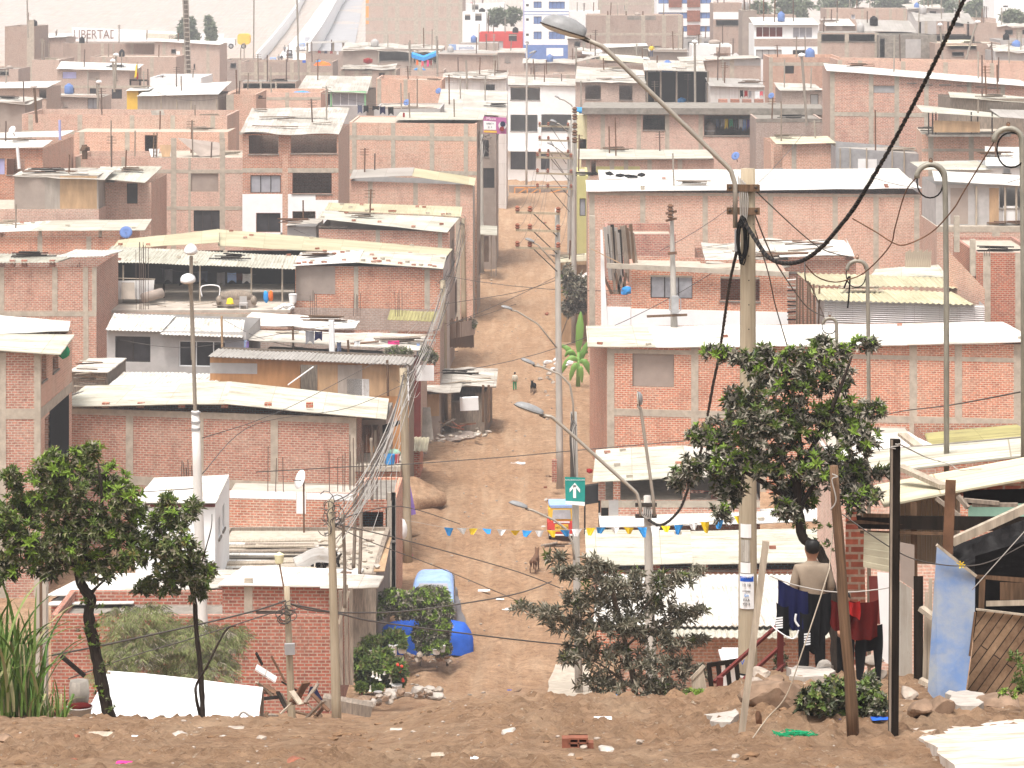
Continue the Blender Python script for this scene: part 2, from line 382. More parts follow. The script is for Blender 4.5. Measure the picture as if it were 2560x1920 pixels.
# ---------------- building kit ----------------
class Face:
    def __init__(s,A,B):
        s.A=Vector((A[0],A[1],0));s.B=Vector((B[0],B[1],0));s.L=(s.B-s.A).length;s.e=(s.B-s.A).normalized();s.n=Vector((s.e.y,-s.e.x,0))
    def hit(s,px):
        k=(px-1280)/F
        t=(k*s.A.y-s.A.x)/(s.e.x-k*s.e.y);return t
    def d(s,px):return s.A.y+s.e.y*s.hit(px)
    def z(s,px,py):return(YH-py)*s.d(px)/F
    def w(s,t,off,z):q=s.A+s.e*t+s.n*off;return Vector((q.x,q.y,z))
def wall(mb,fc,zb,zA,zB,holes=(),th=.2):
    zt=lambda t:lerp(zA,zB,t/fc.L);zm=min(zA,zB)
    ts=sorted({0.,fc.L,*[max(0,min(fc.L,h[k]))for h in holes for k in(0,1)]});zs=sorted({zb,zm-.02,*[h[k]for h in holes for k in(2,3)if zb<h[k]<zm-.02]})
    for a,b in zip(ts,ts[1:]):
        if b-a<1e-4:continue
        for k in range(len(zs)):
            lo=zs[k];top=k==len(zs)-1
            hi=zs[k+1]if not top else None
            mt=(a+b)/2;mz=(lo+hi)/2 if hi is not None else lo+.001
            if any(h[0]<mt<h[1]and h[2]<mz<h[3]for h in holes):continue
            mb.face([fc.w(a,0,lo),fc.w(b,0,lo),fc.w(b,0,hi if hi is not None else zt(b)),fc.w(a,0,hi if hi is not None else zt(a))])
    for t0,t1,z0,z1 in holes:
        for p,q in(((t0,z0),(t1,z0)),((t1,z0),(t1,z1)),((t1,z1),(t0,z1)),((t0,z1),(t0,z0))):
            mb.face([fc.w(p[0],0,p[1]),fc.w(q[0],0,q[1]),fc.w(q[0],-th,q[1]),fc.w(p[0],-th,p[1])])
def sheet(mb,a,b,c,d,along='v',pitch=.2,amp=.025,th=.012,sag=.03,seed=0,ragged=0.):
    W_=(b-a).length;D_=((c-a).length+(d-b).length)/2
    dist=a.y;fine=dist<175 and amp>0
    nu=max(6,int(W_/pitch*4))if(fine and along=='v')else max(4,int(W_/.8));nv=max(6,int(D_/pitch*4))if(fine and along=='u')else max(3,int(D_/1.5))
    nu=min(nu,420);nv=min(nv,240)
    i0=len(mb.v);o=Vector((seed*1.7,seed*.9,0));off=R.random()*50
    if fine and along=='u' and dist>60:pitch,amp=.3,.042
    for lay in(0,1):
        for j in range(nv+1):
            for i in range(nu+1):
                u,v=i/nu,j/nv
                e=0
                if ragged and j==0:e=ragged*(noise.noise(Vector((math.floor(u*W_/.92)*3.3,seed,0))))
                p=a.lerp(b,u).lerp(c.lerp(d,u),v)
                if e:p=p+(a-c).normalized()*e
                k=(u*W_ if along=='v' else v*D_)
                if fine:p.z+=amp*math.sin(2*math.pi*k/pitch)
                p.z+=sag*noise.noise(Vector((u*W_*.5,v*D_*.5,seed))+o)+.6*sag*noise.noise(Vector((math.floor(u*W_/.92),math.floor(v*D_/2.4),seed*2.)))
                p.z-=lay*(th+.015)
                mb.v.append(p)
    uvf=lambda i,j:((i/nu*W_+off,j/nv*D_+off)if along=='v' else(j/nv*D_+off,i/nu*W_+off))
    m=nu+1;tot=m*(nv+1)
    for j in range(nv):
        for i in range(nu):
            q=[(i,j),(i+1,j),(i+1,j+1),(i,j+1)];uv=[uvf(*t)for t in q]
            mb.idx([i0+t[1]*m+t[0]for t in q],uv);mb.idx([i0+tot+t[1]*m+t[0]for t in q][::-1],uv[::-1])
    def rim(ids):
        for p,q in zip(ids,ids[1:]):mb.idx([i0+tot+p,i0+tot+q,i0+q,i0+p],[(off,off)]*4)
    rim(list(range(m)));rim([j*m for j in range(nv+1)][::-1]);rim([nv*m+i for i in range(m)][::-1]);rim([j*m+nu for j in range(nv+1)])
HOUSES={}
class House:
    def __init__(s,key,name,label,x0,x1,yt,d0,d1=None,D=8,m='brick',sidem=None,cat='house',group=None,xbl=None,xbr=None,zb=None,yb=None,wins=(),rwins=(),lwins=(),flat='concrete',par=.45,backm=None,open_front=False,roofless=False,dx=.017):
        d1=d1 or d0;ya,yb_=yt if isinstance(yt,tuple)else(yt,None)
        A=P(x0,0,d0);B=P(x1,0,d1);s.A,s.B=A,B;s.D=D
        s.zA=(YH-ya)*d0/F;s.zB=s.zA if yb_ is None else(YH-yb_)*d1/F
        g=min(G(x0,d0),G(x1,d1))-.6;s.zb=(YH-yb)*d0/F if yb else(zb if zb is not None else g)
        s.front=Face(A,B);back=Vector((0,1,0))
        bl=P(xbl,0,d0+D)if xbl else A+back*D+Vector((dx*D,0,0));br=P(xbr,0,d1+D)if xbr else B+back*D+Vector((dx*D,0,0))
        s.left=Face(bl,A);s.right=Face(B,br);s.back=Face(br,bl)
        s.root=thing(name,label,cat,(A.x,A.y,s.zb+.6),group)
        s.m=m
        F3=(('front',s.front,s.zA,s.zB,wins),('right',s.right,s.zB,s.zB,rwins),('left',s.left,s.zA,s.zA,lwins))
        mb=MB();sd=MB()
        for nm,fc,za,zb2,ws in F3:
            holes=[]
            for w in ws:
                t0,t1=fc.hit(w[0]),fc.hit(w[2]);mid=(w[0]+w[2])/2
                z1,z0=fc.z(mid,w[1]),fc.z(mid,w[3]);holes.append((t0,t1,max(z0,s.zb+.05),min(z1,min(za,zb2)-.03)))
            if not(open_front and nm=='front'):
                wall(sd if(sidem and nm!='front')else mb,fc,s.zb,za,zb2,holes)
            for h,w in zip(holes,ws):s.window(fc,h,w[4]if len(w)>4 else 'open',w[5]if len(w)>5 else None)
        wall(sd if sidem else mb,s.back,s.zb,s.zB,s.zA)
        mb.build('wall',m,s.root)
        if sidem:sd.build('wall',sidem,s.root)
        if not roofless:
            if flat:
                z0=min(s.zA,s.zB)-par;i=.02;f=MB()
                c=[s.front.w(i,-i,0),s.front.w(s.front.L-i,-i,0),s.back.w(i,-i,0),s.back.w(s.back.L-i,-i,0)]
                f.hexa([Vector((p.x,p.y,z0-.2))for p in c]+[Vector((p.x,p.y,z0))for p in c]);s.zroof=z0
                f.build('roof',flat,s.root)
                pm=MB();t=.17
                for fc,za,zb2 in((s.front,s.zA,s.zB),(s.right,s.zB,s.zB),(s.back,s.zB,s.zA),(s.left,s.zA,s.zA)):
                    if open_front and fc is s.front:continue
                    pm.face([fc.w(0,0,za),fc.w(fc.L,0,zb2),fc.w(fc.L-t,-t,zb2),fc.w(t,-t,za)]);pm.face([fc.w(t,-t,za),fc.w(fc.L-t,-t,zb2),fc.w(fc.L-t,-t,z0),fc.w(t,-t,z0)])
                if par>0.05:pm.build('parapet',m,s.root)
        s.roofs=[];HOUSES[key]=s
    def window(s,fc,h,kind,mt=None):
        t0,t1,z0,z1=h
        if kind=='open':
            fr=MB();fr.hexa([fc.w(t0-.06,.06,z0-.09),fc.w(t1+.06,.06,z0-.09),fc.w(t1+.06,-.1,z0-.09),fc.w(t0-.06,-.1,z0-.09),fc.w(t0-.06,.06,z0-.005),fc.w(t1+.06,.06,z0-.005),fc.w(t1+.06,-.1,z0-.005),fc.w(t0-.06,-.1,z0-.005)])
            fr.build('window_sill',mt or 'concrete_dark',s.root);return
        w=.05 if kind!='board' else .03;fr=MB();io=-.1
        def b(p,q):fr.bar(fc.w(p[0],io,p[1]),fc.w(q[0],io,q[1]),w,.05)
        b((t0,z0+w/2),(t1,z0+w/2));b((t0,z1-w/2),(t1,z1-w/2));b((t0+w/2,z0+w),(t0+w/2,z1-w));b((t1-w/2,z0+w),(t1-w/2,z1-w))
        n=max(1,round((t1-t0)/.8))if kind in('pane','bars','grey','white')else 1
        for k in range(1,n):b((lerp(t0,t1,k/n),z0+w),(lerp(t0,t1,k/n),z1-w))
        if kind=='bars':
            for k in range(1,9):fr.tube([fc.w(lerp(t0,t1,k/9),-.05,z0),fc.w(lerp(t0,t1,k/9),-.05,z1)],.012,4)
        f=fr.build('door' if kind=='door' else 'window',{'white':'paint_white','door':'wood_brown','board':'wood_grey'}.get(kind,'steel_dark'),s.root)
        pn=MB();pn.hexa([fc.w(t0+.01,-.12,z0+.01),fc.w(t1-.01,-.12,z0+.01),fc.w(t1-.01,-.15,z0+.01),fc.w(t0+.01,-.15,z0+.01),fc.w(t0+.01,-.12,z1-.01),fc.w(t1-.01,-.12,z1-.01),fc.w(t1-.01,-.15,z1-.01),fc.w(t0+.01,-.15,z1-.01)])
        pn.build({'board':'shutter','door':'door_leaf'}.get(kind,'pane'),mt or{'pane':'pane_dark','bars':'pane_dark','grey':'pane_grey','white':'pane_dark','board':'plaster_brown','door':'wood_brown'}[kind],f)
    def cols(s,xs,w=.27,m='concrete',y0=None,y1=None,fc=None,out=.025,up=0):
        fc=fc or s.front
        for x in xs:
            t=fc.hit(x);zt=lerp(s.zA,s.zB,max(0,min(1,t/fc.L)))-.006+up;z0=s.zb+.02
            if y0 is not None:zt=min(zt,fc.z(x,y0))if not up else fc.z(x,y0)
            if y1 is not None:z0=fc.z(x,y1)
            a,b=max(t-w/2,-.01),min(t+w/2,fc.L+.01);c=MB()
            c.hexa([fc.w(a,out,z0),fc.w(b,out,z0),fc.w(b,-.12,z0),fc.w(a,-.12,z0),fc.w(a,out,zt),fc.w(b,out,zt),fc.w(b,-.12,zt),fc.w(a,-.12,zt)])
            c.build('column',m,s.root)
        return s
    def beam(s,y,h=.25,m='concrete',x=None,fc=None,a=None,b=None,out=.016):
        fc=fc or s.front;x=x if x is not None else(s.A.x*F/s.A.y+1280)
        z1=fc.z(x,y);t0=fc.hit(a)if a else 0;t1=fc.hit(b)if b else fc.L;c=MB();z1=min(z1,max(s.zA,s.zB)+.003)
        c.hexa([fc.w(t0,out,z1-h),fc.w(t1,out,z1-h),fc.w(t1,-.1,z1-h),fc.w(t0,-.1,z1-h),fc.w(t0,out,z1),fc.w(t1,out,z1),fc.w(t1,-.1,z1),fc.w(t0,-.1,z1)])
        c.build('beam',m,s.root);return s
    def patch(s,x0,y0,x1,y1,m,name='plaster_patch',out=.012,fc=None):
        fc=fc or s.front;t0,t1=max(0,fc.hit(x0)),min(fc.L,fc.hit(x1));mid=(x0+x1)/2;za,zb=fc.z(mid,y0),max(fc.z(mid,y1),s.zb);za=min(za,min(s.zA,s.zB)-.004)
        c=MB();c.hexa([fc.w(t0,out,zb),fc.w(t1,out,zb),fc.w(t1,-.05,zb),fc.w(t0,-.05,zb),fc.w(t0,out,za),fc.w(t1,out,za),fc.w(t1,-.05,za),fc.w(t0,-.05,za)])
        c.build(name,m,s.root);return s
    def roof(s,m,xl,yl,xr,yr,ybl,ybr,Dr,along='v',ov=.35,xbl=None,xbr=None,name='roof',amp=.025,ragged=.1,dd=0,sag=.035,pitch=.2):
        dl,dr=s.front.d(xl)-ov+dd,s.front.d(xr)-ov+dd
        a,b=P(xl,yl,dl),P(xr,yr,dr)
        c=P(xbl,ybl,dl+Dr)if xbl is not None else Vector((a.x+.017*Dr,dl+Dr,(YH-ybl)*(dl+Dr)/F))
        d=P(xbr,ybr,dr+Dr)if xbr is not None else Vector((b.x+.017*Dr,dr+Dr,(YH-ybr)*(dr+Dr)/F))
        mb=MB();sheet(mb,a,b,c,d,along,pitch,amp,.012,sag,R.random()*40,ragged);mb.build(name,m,s.root)
        s.roofs.append((a,b,c,d));return s
    def on_roof(s,u,v,k=0,up=.03):
        a,b,c,d=s.roofs[k];p=a.lerp(b,u).lerp(c.lerp(d,u),v);return p+Vector((0,0,up))
    def rebar(s,xs,y0,y1,n=4,m='rebar',lean=.04,spread=.12,off=.0):
        for x in xs:
            t=s.front.hit(x);mb=MB();z0,z1=s.front.z(x,y1),s.front.z(x,y0)
            for k in range(n):
                q=t+spread*(k-(n-1)/2)+R.uniform(-.02,.02);o=off+R.uniform(.03,.2)
                mb.tube([s.front.w(q,o,z0),s.front.w(q+R.uniform(-lean,lean),o,z1+R.uniform(-.4,.1))],.016,4)
            mb.build('rebar',m,s.root)
        return s
    def slab(s,y,x0,x1,h=.2,out=.6,m='concrete',back=.3,name='floor_slab'):
        fc=s.front;t0,t1=fc.hit(x0),fc.hit(x1);z1=fc.z(x0,y);c=MB()
        c.hexa([fc.w(t0,out,z1-h),fc.w(t1,out,z1-h),fc.w(t1,-back,z1-h),fc.w(t0,-back,z1-h),fc.w(t0,out,z1),fc.w(t1,out,z1),fc.w(t1,-back,z1),fc.w(t0,-back,z1)])
        c.build(name,m,s.root);return s
    def posts(s,xs,y0,y1,w=.08,m='wood_grey',off=.0,name='post'):
        for x in xs:
            t=s.front.hit(x);mb=MB();mb.bar(s.front.w(t,off,s.front.z(x,y1)),s.front.w(t,off,s.front.z(x,y0)),w,w,Vector((0,1,0)));mb.build(name,m,s.root)
        return s
    def piers(s,xs,y0,y1,w=.25,m='brick_red'):
        return s.posts(xs,y0,y1,w,m,-.13,'pier')
H=House
def fit_walls():
    for h in HOUSES.values():
        if not h.roofs or any(c.name.startswith('parapet')for c in h.root.children):continue
        off=h.root.location
        for o in h.root.children:
            if not o.name.startswith('wall'):continue
            for v in o.data.vertices:
                p=v.co+off;best=None
                if(p-h.A).dot(-h.front.n)<.3:continue
                for a,b,c,d in h.roofs:
                    u=(p.x-a.x)/max(.01,b.x-a.x);f0=a.lerp(b,u);f1=c.lerp(d,u);w=(p.y-f0.y)/max(.01,f1.y-f0.y)
                    out=max(0,-u,u-1)*(b.x-a.x)+max(0,-w,w-1)*(f1.y-f0.y)
                    if best is None or out<best[0]:best=(out,f0.lerp(f1,min(w,1.05)).z)
                if best[0]<3 and p.z>best[1]-.07:v.co.z=best[1]-.07-off.z
# ---------------- houses, near to far: left of the street ----------------
h=H('L1','brick_house','red brick yard wall and house below the white tarp, behind the feathery shrub',128,838,1537,88,87.9,D=3.5,m='brick_red',flat='concrete_dark')
h=H('L1b','brick_house','small deep red brick house with sheet roof behind the leaning wooden poles',556,838,1462,88.3,88.2,D=7,m='brick_red',flat=None,wins=[(640,1527,706,1553,'board','plaster_brown')])
h.cols([621],.26,y0=1446,y1=1537,up=.5).roof('sheet_white',545,1462,815,1466,1418,1424,7,along='u',ov=.2).roof('sheet_old',800,1470,945,1468,1432,1440,3,along='u',ov=.5)
h=H('L1c','brick_house','low house with white sheet roof and dark open shed behind the left trees',128,545,1500,92,D=8,m='brick_red',flat=None,wins=[(335,1502,520,1532)])
h.roof('sheet_white',120,1488,332,1484,1436,1432,8,along='u').roof('sheet_old',330,1482,545,1470,1430,1425,8,along='u').roof('sheet_white',118,1512,330,1508,1492,1490,2.5,along='u',ov=1.2)
h=H('L2','flat_roofed_house','low house whose flat roof is heaped with planks and rubble',500,940,1434,103,D=8.5,m='wood_grey',flat='concrete',par=.12)
h.roof('sheet_white',490,1440,900,1437,1423,1422,2,along='u',ov=.9)
h=H('L3','white_house','white house with slit side windows behind the left white lamp post',338,538,1257,100,D=5,m='paint_white',flat=None,xbr=573,rwins=[(546,1292,551,1342),(556,1262,561,1322)])
h.roof('sheet_white',335,1256,540,1255,1196,1188,5,along='u',ov=.25,xbr=573).slab(1259,366,538,.1,.12,'paint_maroon',.02,'gutter')
h=H('L4','brick_house','low brick house with white painted band and satellite dish',574,886,1226,113,112.4,D=1.9,m='brick',flat='dust_slab',par=.05)
h.patch(574,1228,740,1247,'paint_white','painted_band').patch(766,1233,886,1250,'paint_white','painted_band').patch(741,1229,765,1284,'plaster_white','painted_band').rebar([690,845,878,910],1120,1228,3,spread=.3).roof('sheet_white',572,1352,757,1352,1318,1318,3,along='v',ov=2.6)
h=H('L4b','brick_house','narrow unfinished brick corner house with bare columns beside the old yellow pole',886,989,1250,113.5,D=5,m='brick',flat='concrete_dark',par=.1,wins=[(900,1280,958,1345),(964,1270,985,1350)])
h.cols([978,990],.34,y0=1232,up=.5).rebar([892,925,960],1090,1250,4,spread=.2)
h=H('L5','brick_house','long brick house with cream sheet roof, five grey columns and balcony on its street corner',152,890,1019,126,123.3,D=9,m='brick',flat=None)
h.cols([162,324,500,686,882],.34,y1=1212).beam(1019,.28).beam(1183,.4,b=890).piers([262,350,452,560,668,772],1007,1020,.3)
h.roof('sheet_cream',139,1017,562,1009,966,955,9.3,along='u',xbl=215,xbr=580,ragged=.03).roof('sheet_cream',558,1009,966,1047,955,998,9.3,along='u',xbl=580,xbr=972,ragged=.03)
h.rebar([462,474],1150,1190,3)
h=H('L5b','balcony_house','street corner rooms and balcony on the end of the long brick house',889,997,1180,123.2,D=5,m='brick',flat='concrete',par=.05)
h.slab(1163,886,1002,.22,.3,'concrete',3)
h=H('L5d','balcony_room','plaster balcony room with open front under the end of the cream roof',888,966,1050,127,D=5,m='plaster_brown',flat='concrete_dark',par=.0,yb=1163,wins=[(893,1062,945,1158)])
h.posts([893,945],1052,1165,.1,'wood_pale',2.5).posts([940,955],1035,1230,.09,'rebar',3.3,'rebar')
h=H('L5c','brick_house','red brick entrance corner with pinkish roof sheets and sand heap at its foot',1018,1049,1128,143,D=3.5,m='brick_red',flat='concrete_dark',par=.02)
h.roof('sheet_tan',1022,1127,1068,1127,1092,1094,2.5,along='v',ov=.5)
h=H('L6','brick_house','two storey brick house cut by the left edge with cream roof and dark alley',-90,101,880,116,D=7.5,m='brick',sidem='brick_pale',flat=None,rwins=[(104,886,116,950),(132,888,146,926),(112,1040,124,1130)])
h.cols([6,95],.3).beam(1022,.42).beam(1022,.42,fc=h.right,x=101).patch(124,1000,172,1262,'shade_and_black','alley_shade',fc=h.right).roof('sheet_cream',-90,868,150,887,834,838,5.5,along='u',xbl=-60,xbr=186,ragged=.02).roof('sheet_white',-90,838,172,826,785,804,8,along='u',dd=5.4,xbl=-60,xbr=176,ragged=.02)  # black patch on the side wall stands in for the shade of the alley
h=H('L6b','timber_lean_to','grey timber lean-to stacked with boards between two brick houses',178,268,930,140,D=6,m='wood_grey',flat=None)
h.roof('sheet_old',172,930,270,930,896,896,6,along='u')
h=H('L7','plaster_house','grey plastered house with two big windows and white corrugated roofs',267,616,824,150,149,D=7,m='plaster_grey',flat=None,wins=[(288,841,376,905,'pane'),(447,853,576,917,'white','pane_dark')])
h.roof('sheet_white',264,824,404,829,783,789,6,along='v',xbl=285,xbr=440).roof('sheet_white',400,835,606,843,793,799,6.3,along='v',ov=.6,xbl=432,xbr=612).patch(562,850,614,935,'pane_grey','side_panel')
h=H('L7b','sheet_shed','white corrugated shed roof between grey plastered house and long brick house',272,535,962,137,D=5,m='plaster_grey',flat=None)
h.roof('sheet_white',268,966,432,964,931,931,5,along='v').roof('sheet_white',430,968,535,966,934,934,5,along='v')
h=H('L7c','plywood_shack','orange and tan plywood shack with black doorway and white plank',525,1022,(893,914),139,138,D=5,m='plywood',sidem='wood_grey',flat=None,wins=[(750,899,794,985)])
h.patch(525,897,643,934,'plaster_grey','board').patch(796,906,842,990,'plywood_tan','board').patch(844,906,906,990,'plywood_grey','board').patch(908,909,1016,990,'plywood_tan','board').patch(868,947,923,990,'plaster_white','board').posts([1020],910,1000,.12,'paint_white',.1)
h.roof('sheet_grey',520,891,1030,911,872,893,4,along='v',amp=.03)
h=H('L7d','low_sheet_house','low house under patched cream sheets and washing lines',606,1052,882,150,149,D=7,m='paint_maroon',sidem='brick_dusty',flat=None)
h.roof('sheet_old',606,848,1052,877,826,836,6,along='u',ragged=.2,sag=.1).roof('sheet_grey',655,886,980,904,868,880,4,along='u',ov=1.6)
h=H('L8c','brick_house','low brick lean-to with crooked white sheets beneath the rebar wall',610,1100,822,160,159,D=10,m='brick',sidem='brick_dusty',flat=None)
h.roof('sheet_white',606,812,884,822,780,800,5,along='u',ragged=.3,sag=.12).roof('sheet_olive',968,800,1088,803,774,780,3,along='v').rebar([785,893,997],725,790,4,off=.0)
h.cols([985],.4,y0=816,y1=845)
h=H('L8','brick_house','brick house with grey plaster patch and mossy patched roofs along the street',738,1108,664,172,171,D=10,m='brick',sidem='plaster_grey',flat=None)
h.cols([890],.27).cols([1068],.32,y0=672).patch(740,666,838,735,'plaster_brown').patch(740,735,786,752,'plaster_brown').beam(666,.12,a=1055)
h.roof('sheet_white',733,664,895,655,630,624,5,along='u',ragged=.12).roof('sheet_cream',890,655,1108,672,626,638,5.5,along='u',ragged=.1).roof('sheet_moss',545,614,1115,643,573,622,9,along='u',ov=-4.5,xbl=547,xbr=1132)
h=H('L8b','terrace_house','open terrace house with cream roof over a dark veranda hung with washing',250,736,664,172,D=9,m='interior',flat=None,open_front=True)  # veranda walls coloured near black to carry its shade
h.roof('sheet_cream',242,653,738,672,615,640,5,along='v',xbl=280,xbr=750,ov=1.2).roof('sheet_moss',280,622,548,606,600,573,8,along='u',ov=-4,xbl=296,xbr=547)
h.posts([272,312,503,631,708],660,756,.09,'wood_pale',.7).posts([402],660,752,.1,'interior',-1.5).slab(752,214,740,.16,4.6,'dust_slab',9).rebar([374,384],590,780,4,off=4.2,spread=.15).rebar([212,224],640,772,4,off=4.2)
h=H('L8d','brick_house','brick lower storey beneath the cluttered concrete terrace',214,720,782,167.3,D=9,m='brick_pale',flat=None);h.cols([222],.3).beam(784,.3)
h=H('L9','brick_house','brick house with two grey columns behind the left edge roof',-60,241,668,162,D=8,m='brick',flat=None)
h.cols([4,137,214],.3,y1=783).beam(778,.3).cols([215],.3,y0=790).cols([236],.25,y1=780).roof('sheet_cream',-60,655,146,656,634,638,7,along='v').roof('sheet_white',138,642,262,640,624,626,7,along='v').piers([30,60,130],650,668,.3)
h=H('L10','brick_house','brick house with pale sheet roof and blue dish above the lean-to',-60,300,592,190,D=9,m='brick',flat=None)
h.cols([100,222],.32).roof('sheet_white',-60,582,75,576,560,552,8,along='u').roof('sheet_cream',70,577,362,575,551,548,8.5,along='u',xbl=112,xbr=380).posts([100,250],574,594,.2,'concrete',-.1).patch(0,583,1,584,'concrete')
h=H('L11','brick_house','brick house with two tier mossy roof held by loose bricks at street corner',797,1124,572,190,188,D=9,m='brick',sidem='plaster_brown',flat=None,wins=[(800,548,868,566)],rwins=[(1128,600,1134,660),(1138,700,1143,790,'door')])
h.cols([945],.3).cols([1100],.3).roof('sheet_cream',795,546,1118,581,528,543,5,along='u',xbl=806,xbr=1149,ragged=.2).roof('sheet_moss',812,525,1152,541,506,517,5,along='v',dd=5,xbl=822,xbr=1156)
h=H('L11b','block_shed','grey block shed beside the white banded three storey house',718,790,566,194,D=6,m='plaster_grey',flat=None);h.roof('sheet_old',714,566,794,560,548,546,5,along='u',sag=.12)
h=H('L12','three_storey_house','three storey brick house with white painted storey and weathered white roof',606,846,335,206,D=12.5,m='brick',sidem='brick_pale',flat=None,xbr=874,wins=[(622,338,696,385),(727,338,842,383),(626,438,702,482,'grey'),(731,432,829,484),(641,533,701,580,'pane'),(732,529,788,549)])
h.roof('sheet_old',600,331,847,337,270,268,12,along='v',xbl=630,xbr=874,ragged=.35,sag=.12).beam(420,.34).patch(606,485,640,590,'paint_white','painted_wall').patch(701.5,485,731,590,'paint_white','painted_wall').patch(789,500,846,590,'paint_white','painted_wall').patch(640,485,701.5,532,'paint_white','painted_wall').patch(731,486,789,528,'paint_white','painted_wall').patch(640,581,789,590,'paint_white','painted_wall').cols([713],.4,y0=386,m='brick_pale')
h=H('L13','brick_house','tall blank brick wall house with four pale columns beside the street',873,1192,306,230,228,D=10,m='brick_pale',sidem='plaster_brown',flat='concrete',par=.1,rwins=[(1195,330,1199,380),(1197,600,1202,690,'door')])
h.cols([886,983,1080,1165],.36).beam(338,.36).beam(424,.3).patch(873,288,874,289,'concrete').roof('sheet_cream',985,299,1206,299,280,282,9,along='u',ov=-1)
h=H('L13b','brick_house','brick front house with grey green awning sheets by the bundle of street cables',876,1182,(452,462),223,222,D=5,m='brick_pale',sidem='plaster_grey',flat=None)
h.cols([926,1039,1145],.36).roof('sheet_grey',874,447,1030,438,424,418,4,along='u').roof('sheet_moss',1030,440,1186,464,420,444,4,along='u')
h=H('L14','brick_house','wide flat roofed brick house with parapet and five pale columns',55,568,286,242,240,D=9,m='brick_pale',flat='concrete',par=1.0)
h.cols([77,200,330,432,532],.4).beam(326,.3)
h=H('L14b','brick_house','unfinished brick house with bare columns, terrace and grey shuttered openings',372,608,394,226,D=9,m='brick_pale',flat='concrete',par=.05,wins=[(476,431,546,479,'board','plaster_brown'),(484,526,551,578,'pane','pane_dark')])
h.cols([434,556],.42,y0=345,up=1.).cols([474],.2).beam(424,.3).beam(516,.3)
h=H('L14c','brick_house','brick rooms recessed on the terrace of the unfinished house',186,570,330,236,D=6,m='brick_pale',flat='concrete',par=.02,wins=[(362,338,392,392)]);h.cols([205,318,555],.4)
h=H('L14d','brick_house','brick parapet storey below the terrace junk on the left',186,384,392,229,D=7,m='brick_pale',flat='concrete',par=.5);h.cols([310,196],.4)
h=H('L15','board_shack','brown and grey board shack with ragged sheet roof on brick base',36,246,438,200,D=7,m='plywood_grey',flat=None)
h.patch(150,440,242,522,'plywood_tan','board').patch(36,442,112,520,'plaster_brown','board').roof('sheet_old',30,440,262,446,420,420,6,along='u',ragged=.5,sag=.16)
h=H('L15b','brick_house','brick storey stained dark under the board shack',-60,247,523,199.6,D=8,m='brick_pale',flat='concrete',par=.02)
h=H('L15c','brick_house','pale brick house with small red framed window and yellow stained roof',246,378,456,203,D=8,m='brick_pale',flat=None,wins=[(317,458,344,509,'pane')])
h.roof('sheet_cream',256,448,362,457,416,416,9,along='v',xbl=250,xbr=406,ov=1.5)
h=H('L16','brick_house','brick house with broken white roof and lilac shutter at left edge',-60,107,371,215,D=15,m='brick',sidem='brick_pale',flat=None,xbr=184,wins=[(-5,396,12,437,'board','paint_lilac'),(17,397,62,437)])
h.roof('sheet_white',-60,371,108,368,350,350,6,along='u',xbr=132).roof('sheet_white',-60,345,150,342,331,327,5,along='u',dd=9,xbr=186)
h=H('L17','brick_house','brick house with flat parapet roof behind the three storey house',570,802,231,292,D=9,m='brick_pale',flat='concrete',par=.5);h.cols([600,660,718],.4).beam(243,.3)
h=H('L17b','brick_house','brick corner wall with bare concrete columns left of the three storey house',566,640,236,255,D=9,m='brick_pale',flat='concrete',par=.5);h.cols([575],.7).beam(328,.3)
h=H('L18','shed_house','grey panel shed with long white sloping roof beyond the wide brick house',344,546,238,292,D=9,m='plywood_grey',sidem='wood_grey',flat=None,xbr=582)
h.roof('sheet_white',342,240,546,235,217,203,10,along='u',xbl=376,xbr=580).posts([403,442,478,542],238,285,.12,'wood_pale',.05)
h=H('L18b','yellow_house','small house with bright yellow painted wall',317,346,227,296,D=6,m='paint_yellow',flat=None);h.roof('sheet_white',314,227,372,225,218,217,4,along='u')
h=H('L19','pink_house','faded two storey house with white roof and lilac upstairs shutter',143,324,175,350,D=10,m='brick_dusty',flat=None,wins=[(156,179,191,197,'board','paint_lilac'),(218,181,249,200,'board','plaster_brown'),(286,189,295,200),(162,220,186,232,'pane'),(224,221,246,237,'pane'),(279,223,305,247,'bars')])
h.roof('sheet_white',141,172,340,176,153,160,9,along='u',xbl=153,xbr=360).beam(214,.3)
h=H('L19b','low_house','low house with white roof and zinc panel below the lilac shutter',124,250,238,322,D=8,m='brick_dusty',flat=None,wins=[(158,254,168,267),(219,246,246,272,'grey')]);h.roof('sheet_old',120,240,252,244,233,236,6,along='u').patch(119,233,132,285,'paint_lilac','painted_post')
h=H('L20','block_house','grey house with white roof at left edge above the parapet house',-60,116,222,310,D=9,m='brick_dusty',flat=None,wins=[(98,222,116,246)]);h.roof('sheet_white',-60,222,118,218,205,202,9,along='u')
h=H('L20b','block_house','dark grey block house with ragged white roof at left edge',-60,62,254,268,D=9,m='plaster_brown',flat=None);h.roof('sheet_old',-60,252,70,262,240,244,8,along='u',sag=.15,ragged=.3)
h=H('L21','brick_house','dusty brick house with blank walls below the tall block',80,148,150,385,D=12,m='brick_dusty',flat='concrete',par=.3)
h=H('L21b','tower_block','tall dusty brick block with concrete stair column at left edge',12,86,66,440,D=12,m='brick_dusty',flat='concrete',par=.3,wins=[(16,172,40,190)]);h.cols([76],1.1,up=2.,y0=50)
h=H('L21c','brick_house','low dusty brick house behind the tall block',86,165,95,455,D=9,m='brick_dusty',flat='concrete',par=.3,wins=[(86,70,120,80)]);h.roof('sheet_white',84,96,165,92,84,84,9,along='u')
h=H('L21d','dark_house','small dark house with curved roof at far left edge',-40,46,172,400,D=9,m='brick_dusty',flat='concrete_dark',par=.2,wins=[(0,172,22,188)])
